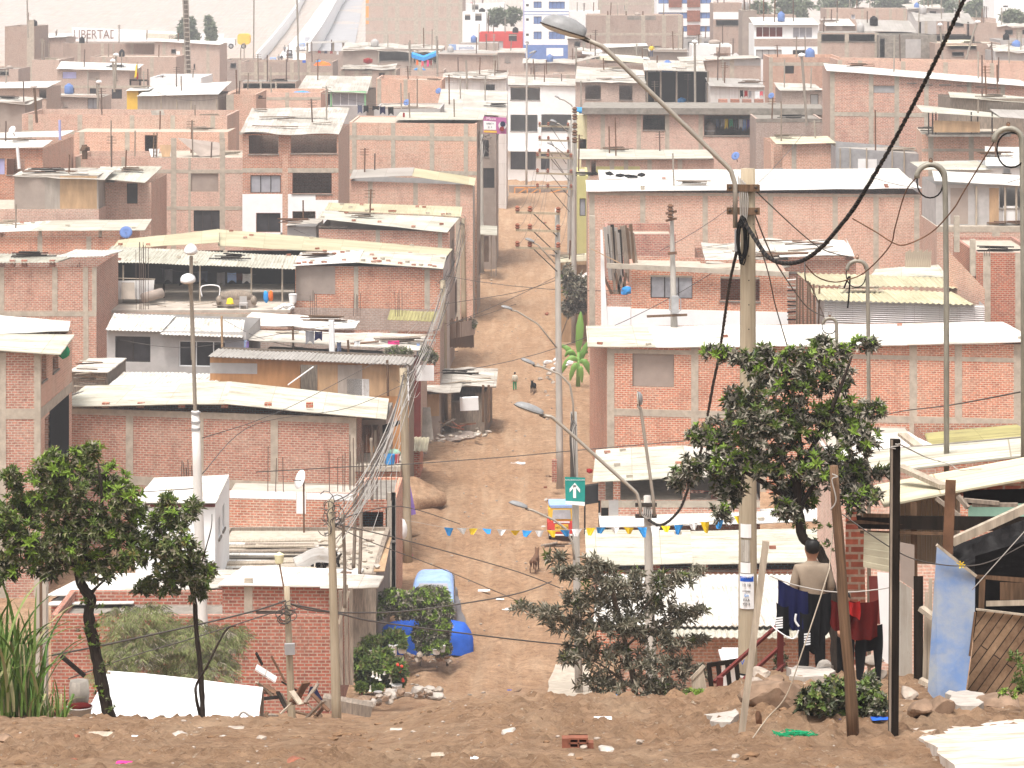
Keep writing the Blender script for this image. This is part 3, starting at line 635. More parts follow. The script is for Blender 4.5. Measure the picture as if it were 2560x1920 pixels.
h=H('L22','brick_house','long dusty brick house with roof frame of white tubes',158,392,108,450,D=9,m='brick_dusty',flat='concrete_dark',par=.2);h.cols([198,256,330],.5)
h=H('L22b','brick_house','long dusty brick warehouse with white sloping roof edge and yellow strip',386,549,(104,112),446,D=10,m='brick_dusty',flat=None,wins=[(428,123,440,133),(484,160,488,172)]);h.roof('sheet_white',300,98,550,112,93,104,10,along='u').patch(382,138,391,182,'paint_yellow','painted_wall').patch(440,128,450,182,'paint_white','painted_wall').cols([410,460,520],.5)
h=H('L22c','brick_house','dusty brick house with cluttered terrace under the warehouse',225,440,142,400,D=9,m='brick_dusty',flat='concrete',par=.2);h.cols([260,380],.5)
h=H('L23','white_house','open topped white walled roof room beside the small red and yellow flag',375,503,194,335,D=11,m='paint_white',flat='concrete_dark',par=1.4)
h=H('L24','brick_house','brick house with flat roof, orange parasol and pale columns',602,832,155,385,D=9,m='brick_dusty',flat='concrete',par=.35);h.cols([640,664,730,772],.5).beam(181,.4)
h=H('L24b','open_shed','dark open shed roofed in sheets before the brick house with parasol',600,740,204,322,D=6,m='brick_dusty',flat='concrete_dark',par=.05,wins=[(608,208,650,224),(652,208,738,225)]);h.posts([652,690],204,226,.2,'concrete',.1)
h=H('L25','veranda_house','house with mossy sheet roof, green posts and glazed veranda',745,916,229,302,D=10,m='plaster_grey',sidem='wood_grey',flat=None,xbr=940,wins=[(752,233,800,264,'white','pane_grey'),(806,233,826,264,'white','pane_dark'),(831,233,912,264,'white','pane_grey')])
h.roof('sheet_old',742,226,918,233,188,191,10,along='v',xbl=766,xbr=930).posts([749,828,913],228,268,.16,'paint_green',.1).slab(228,745,916,.2,.12,'paint_green',.05,'fascia')
h=H('L26','brick_house','blank brick gable wall with two dark blue dishes',941,1104,(196,201),290,D=9,m='brick_pale',flat='concrete',par=.2);h.cols([1014,948],.4)
h=H('L27','sheet_roofed_house','house under a large worn white roof above the pink billboard',1092,1240,290,272,D=11,m='plaster_brown',flat=None,wins=[(1200,350,1222,392),(1196,420,1236,470,'pane'),(1204,590,1222,655,'door')]);h.roof('sheet_old',1090,279,1267,290,222,227,12,along='u',xbl=1103,xbr=1269,sag=.08)
h=H('L27b','flat_roofed_house','cement roofed house with washing between brick gable and blank brick wall',935,1100,272,262,D=10,m='plaster_grey',flat='dust_slab',par=.1)
h=H('L28','board_shed','grey corrugated shed with junk on its roof behind the worn white roof',1108,1266,193,335,D=9,m='zinc_wall',flat=None,wins=[(1210,211,1237,226)]);h.roof('sheet_old',1104,194,1268,195,178,176,9,along='u',sag=.3,ragged=.5)
h=H('L29','concrete_house','low concrete house with small dark windows and plank clutter',848,990,176,350,D=9,m='brick_dusty',flat='concrete',par=.1,wins=[(905,172,928,182),(948,178,963,194)]);h.cols([856,892,925,968,985],.5).roof('sheet_old',850,172,985,174,163,160,7,along='u',sag=.3,ragged=.6)
h=H('L30','shanty_house','patched shanty with dark verandas and long white sheet roof',858,1105,122,420,D=10,m='plaster_brown',flat=None,wins=[(948,128,1030,152),(1034,126,1100,156)]);h.roof('sheet_old',852,124,1106,131,106,112,10,along='u',sag=.2,ragged=.5).posts([1025,1094],100,160,.2,'wood_grey',.3)
h=H('L31','brick_house','brick house with pale flat roof right of the blue awning',1096,1242,134,415,D=9,m='brick_dusty',flat='concrete',par=.1);h.roof('sheet_grey',1095,135,1243,138,126,128,8,along='u').cols([1238],.6)
h=H('L31b','brick_house','low brick yard house below the blue awning with washing',985,1110,176,380,D=8,m='brick_dusty',flat='concrete',par=.3);h.cols([1050],.7,up=1.2,y0=155)
h=H('L32','brick_house','brick house with open roof frame and parapet by the far road',764,862,132,440,D=9,m='brick_dusty',flat='concrete',par=.3,zb=None);h.posts([768,833,858],106,134,.3,'concrete',-.3).roof('sheet_grey',764,109,862,106,104,101,8,along='u')
h=H('L33','brick_building','tall windowless brick building with grid of concrete columns beside the far road',914,1156,-40,570,D=20,m='brick_dusty',flat='concrete');h.cols([964,993,1040,1058,1090,1122,1152],.9).beam(8,.6).beam(44,.6).beam(78,.6).patch(906,-40,922,60,'paint_orange','painted_wall')
h=H('L34','red_shop','bright red two storey shop with grey shutter in the distance',1198,1306,82,470,D=10,m='paint_red',flat='concrete',par=.3,wins=[(1214,103,1258,124,'board','plaster_grey'),(1272,85,1292,103,'pane')]);h.patch(1258,74,1306,84,'paint_red','painted_wall')
h=H('L34b','shop_house','low shop with white sign board left of the red shop',1150,1245,108,455,D=8,m='brick_dusty',flat='sheet_grey',par=.0)
h=H('L35','white_house','hazy white house with lettered wall behind the red shop',1156,1215,30,530,D=9,m='paint_white',flat='concrete',wins=[(1162,36,1176,50,'pane'),(1188,34,1204,52,'pane')])
h=H('L35b','block_house','hazy pale block house above the white house',1160,1260,8,600,D=9,m='plaster_white',flat='sheet_grey',wins=[(1180,12,1196,24,'pane')])
# ---------------- right of the street ----------------
h=H('R1b','sheet_roofed_house','low brick house under wide blown-out white sheets beside the concrete pole',1560,2100,1592,91,D=7,m='brick_pale',flat=None)
h.roof('sheet_white',1480,1562,2100,1566,1436,1436,11,along='v',ov=.6,xbl=1500).roof('sheet_cream',1640,1592,2096,1594,1556,1558,2.2,along='v',ov=1.7)
h=H('R1','sheet_roofed_house','brick house under wide cream streaked sheets beneath the bunting',1490,2090,1424,106,D=8,m='brick',flat=None,wins=[(1560,1410,1850,1424)])
h.roof('sheet_cream',1466,1414,1732,1408,1326,1326,9,along='u',xbl=1462,xbr=1726).roof('sheet_cream',1730,1411,2100,1403,1328,1322,9,along='u').roof('sheet_white',1500,1318,2100,1300,1284,1270,5,along='u',dd=9.5).piers([1640,1760,1855],1408,1426,.3)
h=H('R2','brick_house','brick house with cream sheet roof over a black open attic behind the two headed lamp',1503,1900,1250,119,D=8,m='brick',flat='concrete',par=.02)
h.roof('sheet_cream',1481,1205,1735,1190,1125,1114,8.5,along='u',xbl=1490,xbr=1716).roof('sheet_old',1730,1190,1900,1196,1118,1126,8,along='u').cols([1534],.4,m='plaster_grey').beam(1251,.3).patch(1545,1268,1546,1270,'concrete')
h.posts([1505,1542,1716,1880],1200,1252,.3,'brick',-.2,'pier').patch(1503,1268,1521,1340,'interior','doorway')  # last patch is a near-black sheet painting the shade of a door opening
h=H('R2b','attic_room','shade coloured back room under the cream roof with loose bricks',1503,1900,1202,124.5,D=1.5,m='interior',flat='concrete_dark',par=.02,yb=1260)  # lit wall coloured near black so the open attic looks shaded
h=H('R3','brick_house','long two storey brick house with white sheet roof and bricked plaster window on the right',1518,2600,(872,860),140,136.5,D=12,m='brick',flat=None,xbl=1474,wins=[(1581,884,1685,968,'board','plaster_brown')])
h.cols([1527,1737,1905,2110,2283,2396,2544],.36).beam(1021,.34,b=2560).roof('sheet_cream',1469,866,1640,867,816,815,11.5,along='u',xbl=1465,ragged=.03).roof('sheet_white',1636,868,2270,862,816,812,11.5,along='u',ragged=.03).roof('sheet_white',2266,861,2600,853,812,806,11.5,along='u',ragged=.03).beam(872,.2)
h=H('R4','brick_house','brick upper room with frosted window and open bay, white band below',1578,1970,(671,686),158,156.3,D=7,m='brick',flat='concrete',par=.1,yb=830,wins=[(1626,689,1731,746,'grey','pane_frosted'),(1801,692,1899,752,'open')])
h.patch(1578,776,1970,830,'paint_white','painted_band',out=.03)
mb=MB();f_=h.front
mb.bar(P(1517,664,157.9),P(1972,686,155.9),.2,.28);mb.build('beam','concrete',h.root)
h=H('R4a','brick_bay','low brick bay with white painted base where grey boards lean',1517,1577.6,737,158.3,158,D=7,m='brick',flat='concrete',par=.9,yb=830);h.patch(1517,767,1577,830,'paint_white','painted_band',out=.03)
h=H('R4b','brick_house','brick back wall and rooms behind the leaning grey boards',1516,1690,585,167,D=7,m='brick_red',flat='concrete',par=.5)
h=H('R4c','patched_house','house roof heaped with white sheets and scrap behind the tall concrete pole',1752,2140,650,163,D=7,m='brick',flat=None,wins=[(1930,660,2000,680)]);h.roof('sheet_old',1765,660,1975,666,610,600,6,along='u',sag=.3,ragged=.5).roof('sheet_white',1950,645,2136,640,602,600,6,along='u',sag=.15,ragged=.3)
h=H('R5','brick_house','long windowless brick house with bright white roof and seven pale columns',1470,2302,480,195,193,D=12,m='brick_pale',flat=None)
h.cols([1480,1607,1763,1926,2088,2190,2292],.36).beam(482,.16).roof('sheet_white',1466,478,1900,474,450,449,6,along='u',ragged=.05).roof('sheet_white',1900,475,2304,470,449,446,6,along='u',ragged=.05).roof('sheet_white',1498,449,2276,448,425,421,7,along='u',dd=6.1,ragged=.05)
h.rebar([1580],560,650,3)
h=H('R6','corrugated_shed','sheds walled in horizontal corrugated sheets with striped cream roofs',2062,2460,(754,762),152,150,D=5,m='zinc_wall',flat=None)
h.roof('sheet_moss',2046,750,2440,761,718,730,4,along='v',xbl=2018,xbr=2384,amp=.035,pitch=.3).roof('sheet_moss',2027,712,2398,720,682,694,5,along='v',dd=4.8,xbl=1992,xbr=2372,amp=.035,pitch=.3).roof('sheet_cream',2174,694,2370,692,674,662,4,along='u',dd=10,xbl=2189)
mb=MB()
for k in range(26):zz=P(2062,754,152).z-.06-k*.11;mb.tube([P(2060,0,151.97)+Vector((0,0,zz))-P(2060,0,151.97).z*Vector((0,0,1)),P(2462,0,149.97)+Vector((0,0,zz))-P(2462,0,149.97).z*Vector((0,0,1))],.03,4)
mb.build('corrugated_wall','zinc_wall',h.root)
h=H('R6b','brick_house','deep red brick stairwell house with bare columns at right edge',2440,2600,632,153,D=9,m='brick_red',flat='concrete',par=.2);h.cols([2467],.4).rebar([2467],610,640,3).cols([2545],.3)
h=H('R6c','yard_wall','sloping brick yard wall with two free standing columns beside the striped sheds',2372,2462,(628,722),156,151,D=.3,m='brick_pale',flat=None,cat='wall');h.posts([2383],540,630,.28,'concrete',-.2,'column').posts([2423],598,690,.28,'concrete',-.2,'column')
h=H('R7','panel_house','house of grey and ochre panels on pale brick at right edge',2342,2600,566,180,D=8,m='brick_pale',flat='concrete',par=.02,xbl=2300);h.beam(566,.35).cols([2490],.5)
h=H('R7b','panel_shack','grey panel shack with dark opening on the brick storey at right edge',2340,2600,462,181,D=7,m='plaster_grey',flat=None,yb=568,wins=[(2499,470,2600,520)]);h.patch(2473,470,2497,562,'plywood_tan','board').patch(2376,470,2420,560,'plaster_brown','board').patch(2508,515,2545,560,'plaster_white','board').posts([2440,2512,2540],465,562,.12,'wood_pale',.1)
h.roof('sheet_white',2336,452,2600,466,426,438,7,along='u',xbl=2330)
h=H('R7c','sheet_roofed_house','house with zinc white roof under the hooked pipe at right edge',2400,2600,420,195,D=8,m='plaster_white',flat=None,wins=[(2508,417,2526,432)]);h.roof('sheet_white',2464,414,2600,416,366,368,8,along='v',xbl=2462).roof('sheet_cream',2306,425,2480,424,404,402,7,along='u')
h=H('R8','flat_roofed_house','pale brick house with thick dark flat roof and laundry bay',1468,2060,286,250,249,D=9,m='brick_pale',flat=None,wins=[(1607,288,1663,325,'open'),(1760,288,1888,339,'open')])
h.slab(269,1455,2062,.55,.5,'concrete_dark',9.5,'roof').cols([1507,1597,1668,1752,1896,2050],.38).patch(1446,290,1468,340,'paint_cream')
h=H('R8b','yellow_house','narrow cream yellow house front beside the thick dark roof',1443,1470,287,251,D=9,m='paint_cream',flat='concrete',par=.1,wins=[(1446,348,1466,372)])
h=H('R9','low_house','low brick and ochre house with long yellow stained roof',1455,1785,399,228,D=8,m='brick_pale',flat=None,wins=[(1478,402,1490,434)]);h.cols([1470,1530,1565,1624,1700],.36).roof('sheet_cream',1444,397,1784,396,373,374,8,along='u').patch(1490,416,1600,434,'paint_ochre','painted_wall')
h=H('R9b','ochre_house','ochre yellow house corner behind the street poles',1443,1470,440,215,D=9,m='paint_ochre',flat='concrete',par=.1,wins=[(1449,496,1464,540,'grey')])
h=H('R10','brick_house','pale brick house with two dark square windows and worn white roof',1440,1614,208,286,D=11,m='brick_dusty',flat=None,wins=[(1463,213,1502,248),(1548,214,1581,250)]);h.roof('sheet_old',1438,204,1616,208,165,174,11,along='u',xbl=1442,xbr=1608,ragged=.3,sag=.15)
h=H('R11','open_frame_house','dark open framed upper floor with railing under worn sheets',1614,1772,262,281,D=8,m='brick_dusty',flat='concrete',par=.02);h.roof('sheet_old',1610,175,1764,178,150,153,9,along='v',xbl=1606,xbr=1758).posts([1618,1652,1692,1738,1770],178,264,.16,'wood_grey',-.2).patch(1614,245,1640,260,'paint_cream','painted_wall')
h=H('R11b','back_room','shade coloured back rooms behind the open framed floor',1614,1772,180,287,D=3,m='interior',flat='concrete_dark',par=.02)  # walls painted with the shade of the open floor, not brick colour
h=H('R11c','corrugated_shed','grey corrugated shed with washing and brick stacks',1775,1912,216,277,D=9,m='zinc_wall',flat=None);h.roof('sheet_grey',1774,215,1913,218,194,197,9,along='v')
h=H('R11d','brick_house','brick house with grey boarded top and lilac cloth',1766,1902,148,325,D=9,m='brick_dusty',flat=None);h.patch(1808,146,1902,164,'plaster_grey','board').roof('sheet_old',1700,154,1902,144,142,138,9,along='u').cols([1830],.5)
h=H('R12','brick_house','tall brick house with long sloping white roof edge on the right',2076,2600,(178,217),226,222,D=10,m='brick',sidem='brick_pale',flat=None,xbl=2056,wins=[(2183,189,2237,233,'board','zinc_grey'),(2270,196,2290,207),(2306,199,2330,211),(2350,200,2376,211),(2394,204,2420,213),(2440,207,2462,216),(2470,210,2500,219)])
h.cols([2081,2178,2242,2316,2423,2507],.36).beam(279,.36,b=2320).roof('sheet_white',2066,176,2600,218,158,200,10,along='u',xbl=2058,ragged=.03)
h=H('R13','brick_house','small dusty brick house with dark eaves beside the tall brick house',1955,2056,228,256,D=8,m='brick_dusty',flat=None,wins=[(2026,236,2046,292,'grey','plaster_grey')]);h.roof('sheet_old',1950,226,2058,225,207,210,8,along='u',sag=.15)
h=H('R13b','brick_house','dull brick wall with dark coping below the small dusty house',1890,2056,297,241,D=8,m='brick_dusty',flat='concrete_dark',par=.1);h.beam(297,.3,'concrete_dark')
h=H('R13c','brick_house','brick room with brown sheet roof and open dark door',1928,2089,360,215,D=8,m='brick_pale',flat=None,wins=[(1934,362,1956,420)]);h.roof('sheet_tan',1940,360,2090,357,342,340,7,along='u').cols([1985,2084],.36)
h=H('R13d','corrugated_shed','grey sheet shed with two white panels under the tall brick house',2090,2300,(368,385),211,D=8,m='zinc_grey',flat='sheet_grey',par=.02);h.patch(2145,397,2165,425,'plaster_white','board').patch(2169,398,2192,424,'plaster_white','board').posts([2100,2125,2166,2230,2260],370,440,.1,'wood_pale',.1)
h=H('R14','balcony_house','brick house with boarded balcony under thin cream roofs at right',2305,2560,336,206,D=9,m='brick_pale',flat='concrete',par=.02,xbl=2290);h.cols([2327,2428],.36).beam(372,.2)
h.slab(334,2315,2520,.15,1.2,'concrete_dark',.3,'balcony_floor').posts([2316,2326,2334,2422,2474],278,336,.09,'steel_dark',1.1).roof('sheet_cream',2305,280,2515,294,262,282,5,along='u',xbl=2290,ov=1.5).roof('sheet_grey',2500,292,2600,298,272,276,5,along='v',ov=1.5)
mb=MB();mb.hexa([P(2334,331,204.8),P(2450,331,204.8),P(2450,331,204.9),P(2334,331,204.9),P(2334,301,204.8),P(2450,304,204.8),P(2450,304,204.9),P(2334,301,204.9)]);mb.build('balcony_board','plywood_tan',h.root)
h=H('R14b','plank_house','grey plank room with cream lean-to roof above the boarded balcony',2376,2600,246,213,D=7,m='wood_grey',flat=None,wins=[(2466,256,2600,275)]);h.roof('sheet_cream',2375,242,2600,259,229,242,6,along='u',xbl=2370)
h=H('R15','white_house','white two storey house with red and grey upstairs windows',1886,2046,62,332,D=10,m='paint_white',flat=None,wins=[(1890,67,1957,93,'white','paint_maroon'),(1982,68,2031,95,'white','pane_grey'),(1890,124,1954,148,'grey','plaster_grey'),(1982,125,2030,148,'pane')])
h.roof('sheet_white',1884,62,2048,62,43,44,9,along='v').patch(1886,97,2046,116,'brick_dusty','brick_band')
h=H('R16','brick_house','brick house with long dark clerestory gap and three posts',2044,2196,82,332,D=9,m='brick_dusty',flat='concrete_dark',par=.02,wins=[(2052,85,2114,104),(2120,85,2190,104)]);h.cols([2048,2117,2192],.5)
h=H('R16b','burnt_house','smoke blackened grey wall house beside the clerestory house',2197,2342,88,330,D=9,m='concrete_dark',flat='concrete_dark',par=.2,wins=[(2200,94,2212,144)]);h.patch(2264,98,2302,145,'plaster_grey')
h=H('R16c','low_house','low dusty house with tiled lean-to and pale pipes',2338,2502,108,325,D=9,m='brick_dusty',flat='concrete',par=.1,wins=[(2374,114,2440,122),(2380,130,2410,140)]);h.roof('sheet_tan',2366,114,2442,114,100,99,5,along='v')
h=H('R16d','grey_house','grey house with white sacking on roof at right edge',2486,2600,128,318,D=9,m='plaster_grey',flat='concrete',par=.1);h.roof('sheet_old',2490,126,2600,128,112,110,7,along='u',sag=.4)
h=H('R17','brick_house','brick house with parapet and small square window behind the sloping roof house',1923,2100,143,296,D=9,m='brick_pale',flat='concrete',par=.3,wins=[(1962,163,1985,184,'pane')]);h.beam(156,.35).cols([1927],.4)
h=H('R17b','brick_house','low wide brick house behind the long sloping white roof',2094,2600,(150,160),288,284,D=9,m='brick_pale',flat='concrete',par=.3);h.cols([2100,2150,2258,2364,2480],.45)
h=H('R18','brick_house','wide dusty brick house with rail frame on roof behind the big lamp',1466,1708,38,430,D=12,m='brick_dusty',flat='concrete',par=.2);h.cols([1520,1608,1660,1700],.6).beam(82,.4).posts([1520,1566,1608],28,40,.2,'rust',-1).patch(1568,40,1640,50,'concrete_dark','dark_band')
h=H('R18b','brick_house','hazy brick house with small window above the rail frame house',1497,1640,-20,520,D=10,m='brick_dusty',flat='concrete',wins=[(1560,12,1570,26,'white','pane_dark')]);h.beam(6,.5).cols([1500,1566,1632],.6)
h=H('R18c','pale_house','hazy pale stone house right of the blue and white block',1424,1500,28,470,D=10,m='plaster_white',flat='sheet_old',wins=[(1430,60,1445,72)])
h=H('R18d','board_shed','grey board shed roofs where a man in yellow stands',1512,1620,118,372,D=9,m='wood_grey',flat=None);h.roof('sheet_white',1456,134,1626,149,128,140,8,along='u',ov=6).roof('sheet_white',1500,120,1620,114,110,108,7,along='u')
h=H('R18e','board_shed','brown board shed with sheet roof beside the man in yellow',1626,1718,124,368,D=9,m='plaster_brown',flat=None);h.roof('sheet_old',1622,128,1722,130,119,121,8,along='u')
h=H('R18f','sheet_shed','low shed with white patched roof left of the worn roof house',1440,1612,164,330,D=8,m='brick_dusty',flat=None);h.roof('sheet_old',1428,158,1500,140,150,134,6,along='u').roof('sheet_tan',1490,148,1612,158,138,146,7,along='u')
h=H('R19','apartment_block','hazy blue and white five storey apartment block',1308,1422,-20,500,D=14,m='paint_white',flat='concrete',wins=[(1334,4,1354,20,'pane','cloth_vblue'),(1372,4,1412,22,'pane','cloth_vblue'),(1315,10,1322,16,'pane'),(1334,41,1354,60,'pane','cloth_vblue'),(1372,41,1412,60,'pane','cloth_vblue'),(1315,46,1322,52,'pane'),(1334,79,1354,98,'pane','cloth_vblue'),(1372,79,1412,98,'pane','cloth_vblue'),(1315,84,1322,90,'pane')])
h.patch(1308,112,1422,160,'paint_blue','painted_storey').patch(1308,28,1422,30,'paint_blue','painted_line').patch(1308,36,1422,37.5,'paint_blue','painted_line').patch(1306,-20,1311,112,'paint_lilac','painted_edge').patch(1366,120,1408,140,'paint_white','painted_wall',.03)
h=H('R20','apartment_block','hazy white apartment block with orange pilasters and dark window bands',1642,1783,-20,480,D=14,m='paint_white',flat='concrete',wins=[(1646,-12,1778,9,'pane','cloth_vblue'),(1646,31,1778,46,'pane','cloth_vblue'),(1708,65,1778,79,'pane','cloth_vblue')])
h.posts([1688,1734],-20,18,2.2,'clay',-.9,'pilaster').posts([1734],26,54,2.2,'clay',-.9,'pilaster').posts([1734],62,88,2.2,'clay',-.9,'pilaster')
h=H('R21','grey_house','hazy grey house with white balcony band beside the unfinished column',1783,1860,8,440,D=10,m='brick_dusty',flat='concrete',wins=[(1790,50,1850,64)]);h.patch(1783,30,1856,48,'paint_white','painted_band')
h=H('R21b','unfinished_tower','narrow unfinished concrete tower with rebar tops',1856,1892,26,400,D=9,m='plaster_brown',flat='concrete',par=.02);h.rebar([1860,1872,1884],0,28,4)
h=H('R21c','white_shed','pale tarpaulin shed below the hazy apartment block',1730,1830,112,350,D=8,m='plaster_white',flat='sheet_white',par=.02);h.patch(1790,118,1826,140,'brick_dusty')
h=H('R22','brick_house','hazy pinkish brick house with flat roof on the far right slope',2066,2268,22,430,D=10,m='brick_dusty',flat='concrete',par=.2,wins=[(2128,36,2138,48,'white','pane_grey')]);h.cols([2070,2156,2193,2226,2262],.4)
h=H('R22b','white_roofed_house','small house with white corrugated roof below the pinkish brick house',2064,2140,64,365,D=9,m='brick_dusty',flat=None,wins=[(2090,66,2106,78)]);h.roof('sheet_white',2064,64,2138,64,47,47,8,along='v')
h=H('R22c','grey_roofed_shed','dark open shed under a broad grey sheet roof',2148,2292,84,350,D=9,m='interior',flat=None);h.roof('sheet_grey',2148,76,2292,81,48,52,9,along='v',xbl=2138,xbr=2274)  # closed front wall coloured near black as the shade beneath the roof
h=H('R22d','grey_roofed_shed','tall dark shed with sagging grey roof against far trees',2290,2436,90,362,D=9,m='interior',sidem='plaster_brown',flat=None,xbl=2275);h.roof('sheet_grey',2290,53,2438,57,30,33,9,along='v',xbl=2278,xbr=2420,sag=.2).posts([2300,2370,2420],55,92,.2,'wood_dark',.1)  # wall colour holds the shade below the sagging roof
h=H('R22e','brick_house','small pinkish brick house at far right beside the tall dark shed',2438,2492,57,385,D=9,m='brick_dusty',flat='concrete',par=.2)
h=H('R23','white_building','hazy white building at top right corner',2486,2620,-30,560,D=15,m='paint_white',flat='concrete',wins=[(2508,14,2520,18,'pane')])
h=H('E1','shop_house','white three storey shop house with dark open floors closing the end of the street',1268,1442,214,385,383,D=10,m='paint_white',flat='concrete',par=.1,wins=[(1276,217,1350,250,'open'),(1276,287,1344,328,'open'),(1352,286,1432,328,'open'),(1276,378,1340,424,'bars'),(1352,378,1374,424,'bars'),(1380,378,1424,424,'board','paint_white')])
h.roof('sheet_old',1262,212,1442,214,190,197,8,along='u').patch(1268,352,1430,373,'cloth_pink','painted_band')if False else h.roof('sheet_old',1262,212,1442,214,190,197,8,along='u')
h.posts([1350],285,360,.4,'paint_white',.1).slab(372,1262,1436,.25,1.2,'paint_white')
h=H('E2','retaining_wall','low brown wall with orange gate across the far end of the street',1272,1428,464,358,D=1.,m='plaster_brown',flat='dust_slab',par=.02,cat='wall')
mb=MB()
for a,b in(((1287,468),(1287,492)),((1318,468),(1318,492)),((1350,468),(1350,492)),((1418,468),(1418,492)),((1287,469),(1418,469)),((1287,490),(1318,469)),((1318,490),(1350,469)),((1287,490),(1418,490)),((1350,490),(1418,469))):mb.bar(P(a[0],a[1],357.7),P(b[0],b[1],357.7),.15)
mb.build('gate','paint_orange',h.root)
h=H('F1','brick_house','dusty brick house front below the red shop with pale roof',1192,1312,130,452,D=9,m='brick_dusty',flat=None,wins=[(1212,140,1230,152),(1262,140,1276,156)]);h.roof('sheet_old',1188,130,1314,132,120,120,8,along='u',sag=.2).cols([1244],.5)
h=H('F2','brick_house','brick house with worn roof below the blue storey of the apartment block',1310,1448,158,440,D=9,m='brick_dusty',flat=None,wins=[(1330,166,1350,180),(1392,166,1410,182)]);h.roof('sheet_old',1306,158,1450,160,147,148,8,along='u',sag=.2).cols([1370],.5)
h=H('F3','brick_house','low dusty house with cluttered roof left of the worn roof over the pink billboard',1268,1440,186,405,D=9,m='brick_dusty',flat='concrete',par=.3,wins=[(1290,192,1310,206),(1380,192,1396,206)]);h.cols([1330,1420],.5)
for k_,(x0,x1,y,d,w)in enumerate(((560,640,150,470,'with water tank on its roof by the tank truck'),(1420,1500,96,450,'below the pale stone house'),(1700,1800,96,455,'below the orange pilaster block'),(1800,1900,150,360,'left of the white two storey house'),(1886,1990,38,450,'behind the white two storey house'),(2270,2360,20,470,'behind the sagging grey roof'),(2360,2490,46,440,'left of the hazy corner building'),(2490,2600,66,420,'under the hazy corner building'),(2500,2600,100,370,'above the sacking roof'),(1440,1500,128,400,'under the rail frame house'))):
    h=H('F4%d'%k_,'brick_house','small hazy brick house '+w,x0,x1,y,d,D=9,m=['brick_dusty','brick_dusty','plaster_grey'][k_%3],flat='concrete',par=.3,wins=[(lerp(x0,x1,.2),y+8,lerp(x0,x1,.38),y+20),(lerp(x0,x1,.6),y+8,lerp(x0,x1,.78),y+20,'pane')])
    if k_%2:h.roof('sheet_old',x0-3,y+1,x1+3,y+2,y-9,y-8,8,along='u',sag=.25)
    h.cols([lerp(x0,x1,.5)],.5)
fit_walls()
# ---------------- poles, lamps, cables ----------------
def base_d(px,py,lo=20.,hi=45.):
    best=None;d=lo
    while d<hi:
        r=-G(px,d)*F/d+YH
        if r<=py:return d
        if best is None or r<best[0]:best=(r,d)
        d+=.05
    return best[1]
def text_mb(body,size,mat,name,parent,loc,rot=(math.radians(90),0,0),ext=.004,align='CENTER',sx=1.):
    cu=bpy.data.curves.new(name,'FONT');cu.body=body;cu.size=size;cu.extrude=ext;cu.align_x=align;cu.align_y='CENTER';cu.resolution_u=2
    t=bpy.data.objects.new(name,cu);C.collection.objects.link(t);bpy.context.view_layer.update()
    me=bpy.data.meshes.new_from_object(t);bpy.data.objects.remove(t);me.materials.clear();me.materials.append(MATS[mat])
    o=bpy.data.objects.new(name,me);C.collection.objects.link(o);o.parent=parent
    o.location=Vector(loc)-parent_loc(parent);o.rotation_euler=rot;o.scale=(sx,1,1);return o
def pole(name,label,xt,yt,xb,d,r0,r1,mat='pole_concrete',yb=None,cat='utility pole',group=None,n=10,lean=0):
    b=P(xb,yb,d)if yb else on(xb,d);b.z-=.3
    t=P(xt,yt,d+lean);root=thing(name,label,cat,on(xb,d)if not yb else P(xb,yb,d),group)
    mb=MB();k=[b.lerp(t,i/6)for i in range(7)];mb.tube(k,[lerp(r1,r0,i/6)for i in range(7)],n);mb.build('shaft',mat,root,True)
    return root
def lamp(root,x0,y0,x1,y1,d,arm,r=.035,size=None,dz=0,fat=1.):
    a,b=P(x0,y0,d),P(x1,y1,d);L=(b-a).length;e=(b-a).normalized();sd=Vector((0,1,0));up=sd.cross(e);up=up if up.z>0 else-up
    w=.16*L*1.5*fat
    prof=[(0,.02),(.06,.5),(.2,.85),(.45,1.0),(.7,.95),(.9,.75),(1.,.55)]
    def half(mb,hgt,sg):
        i0=len(mb.v);n=9
        for t,k in prof:
            c=a+e*(L*t)
            for j in range(n):
                q=math.pi*j/(n-1);mb.v.append(c+sd*(math.cos(q)*w*k)+up*(sg*math.sin(q)*hgt*k))
        m=len(prof)
        for i in range(m-1):
            for j in range(n-1):mb.idx((i0+i*n+j,i0+i*n+j+1,i0+(i+1)*n+j+1,i0+(i+1)*n+j))
        mb.idx([i0+(m-1)*n+j for j in range(n)]);mb.idx([i0+j for j in range(n)])
    s=MB();half(s,.20*L*fat,1);h=s.build('lamp_head','lamp_shell',root,True)
    g=MB();half(g,.07*L*fat,-1);g.build('lamp_glass','lamp_glass',h,True)
    rim=MB();rim.tube([a+e*(L*t)+sd*(sg*w*k*1.02)for sg,pr in((1,prof),(-1,prof[::-1]))for t,k in pr],.012*L+.004,5,close=True);rim.build('rim','steel_dark',h)
    c=MB();c.bar(b-e*.1*L-up*.03,b+e*.12*L-up*.05,.09*L,.09*L);c.build('clamp','steel_dark',h)
    if arm:
        pts=[b-up*.03]+[P(q[0],q[1],q[2]if len(q)>2 else d)for q in arm]
        sm_=[pts[0]]
        for i in range(1,len(pts)-1):sm_+=[pts[i].lerp(pts[i-1],.12),pts[i].lerp((pts[i-1]+pts[i+1])/2,.04),pts[i].lerp(pts[i+1],.12)]
        sm_.append(pts[-1]);m=MB();m.tube(sm_,r,8);m.build('lamp_arm','lamp_arm',root,True)
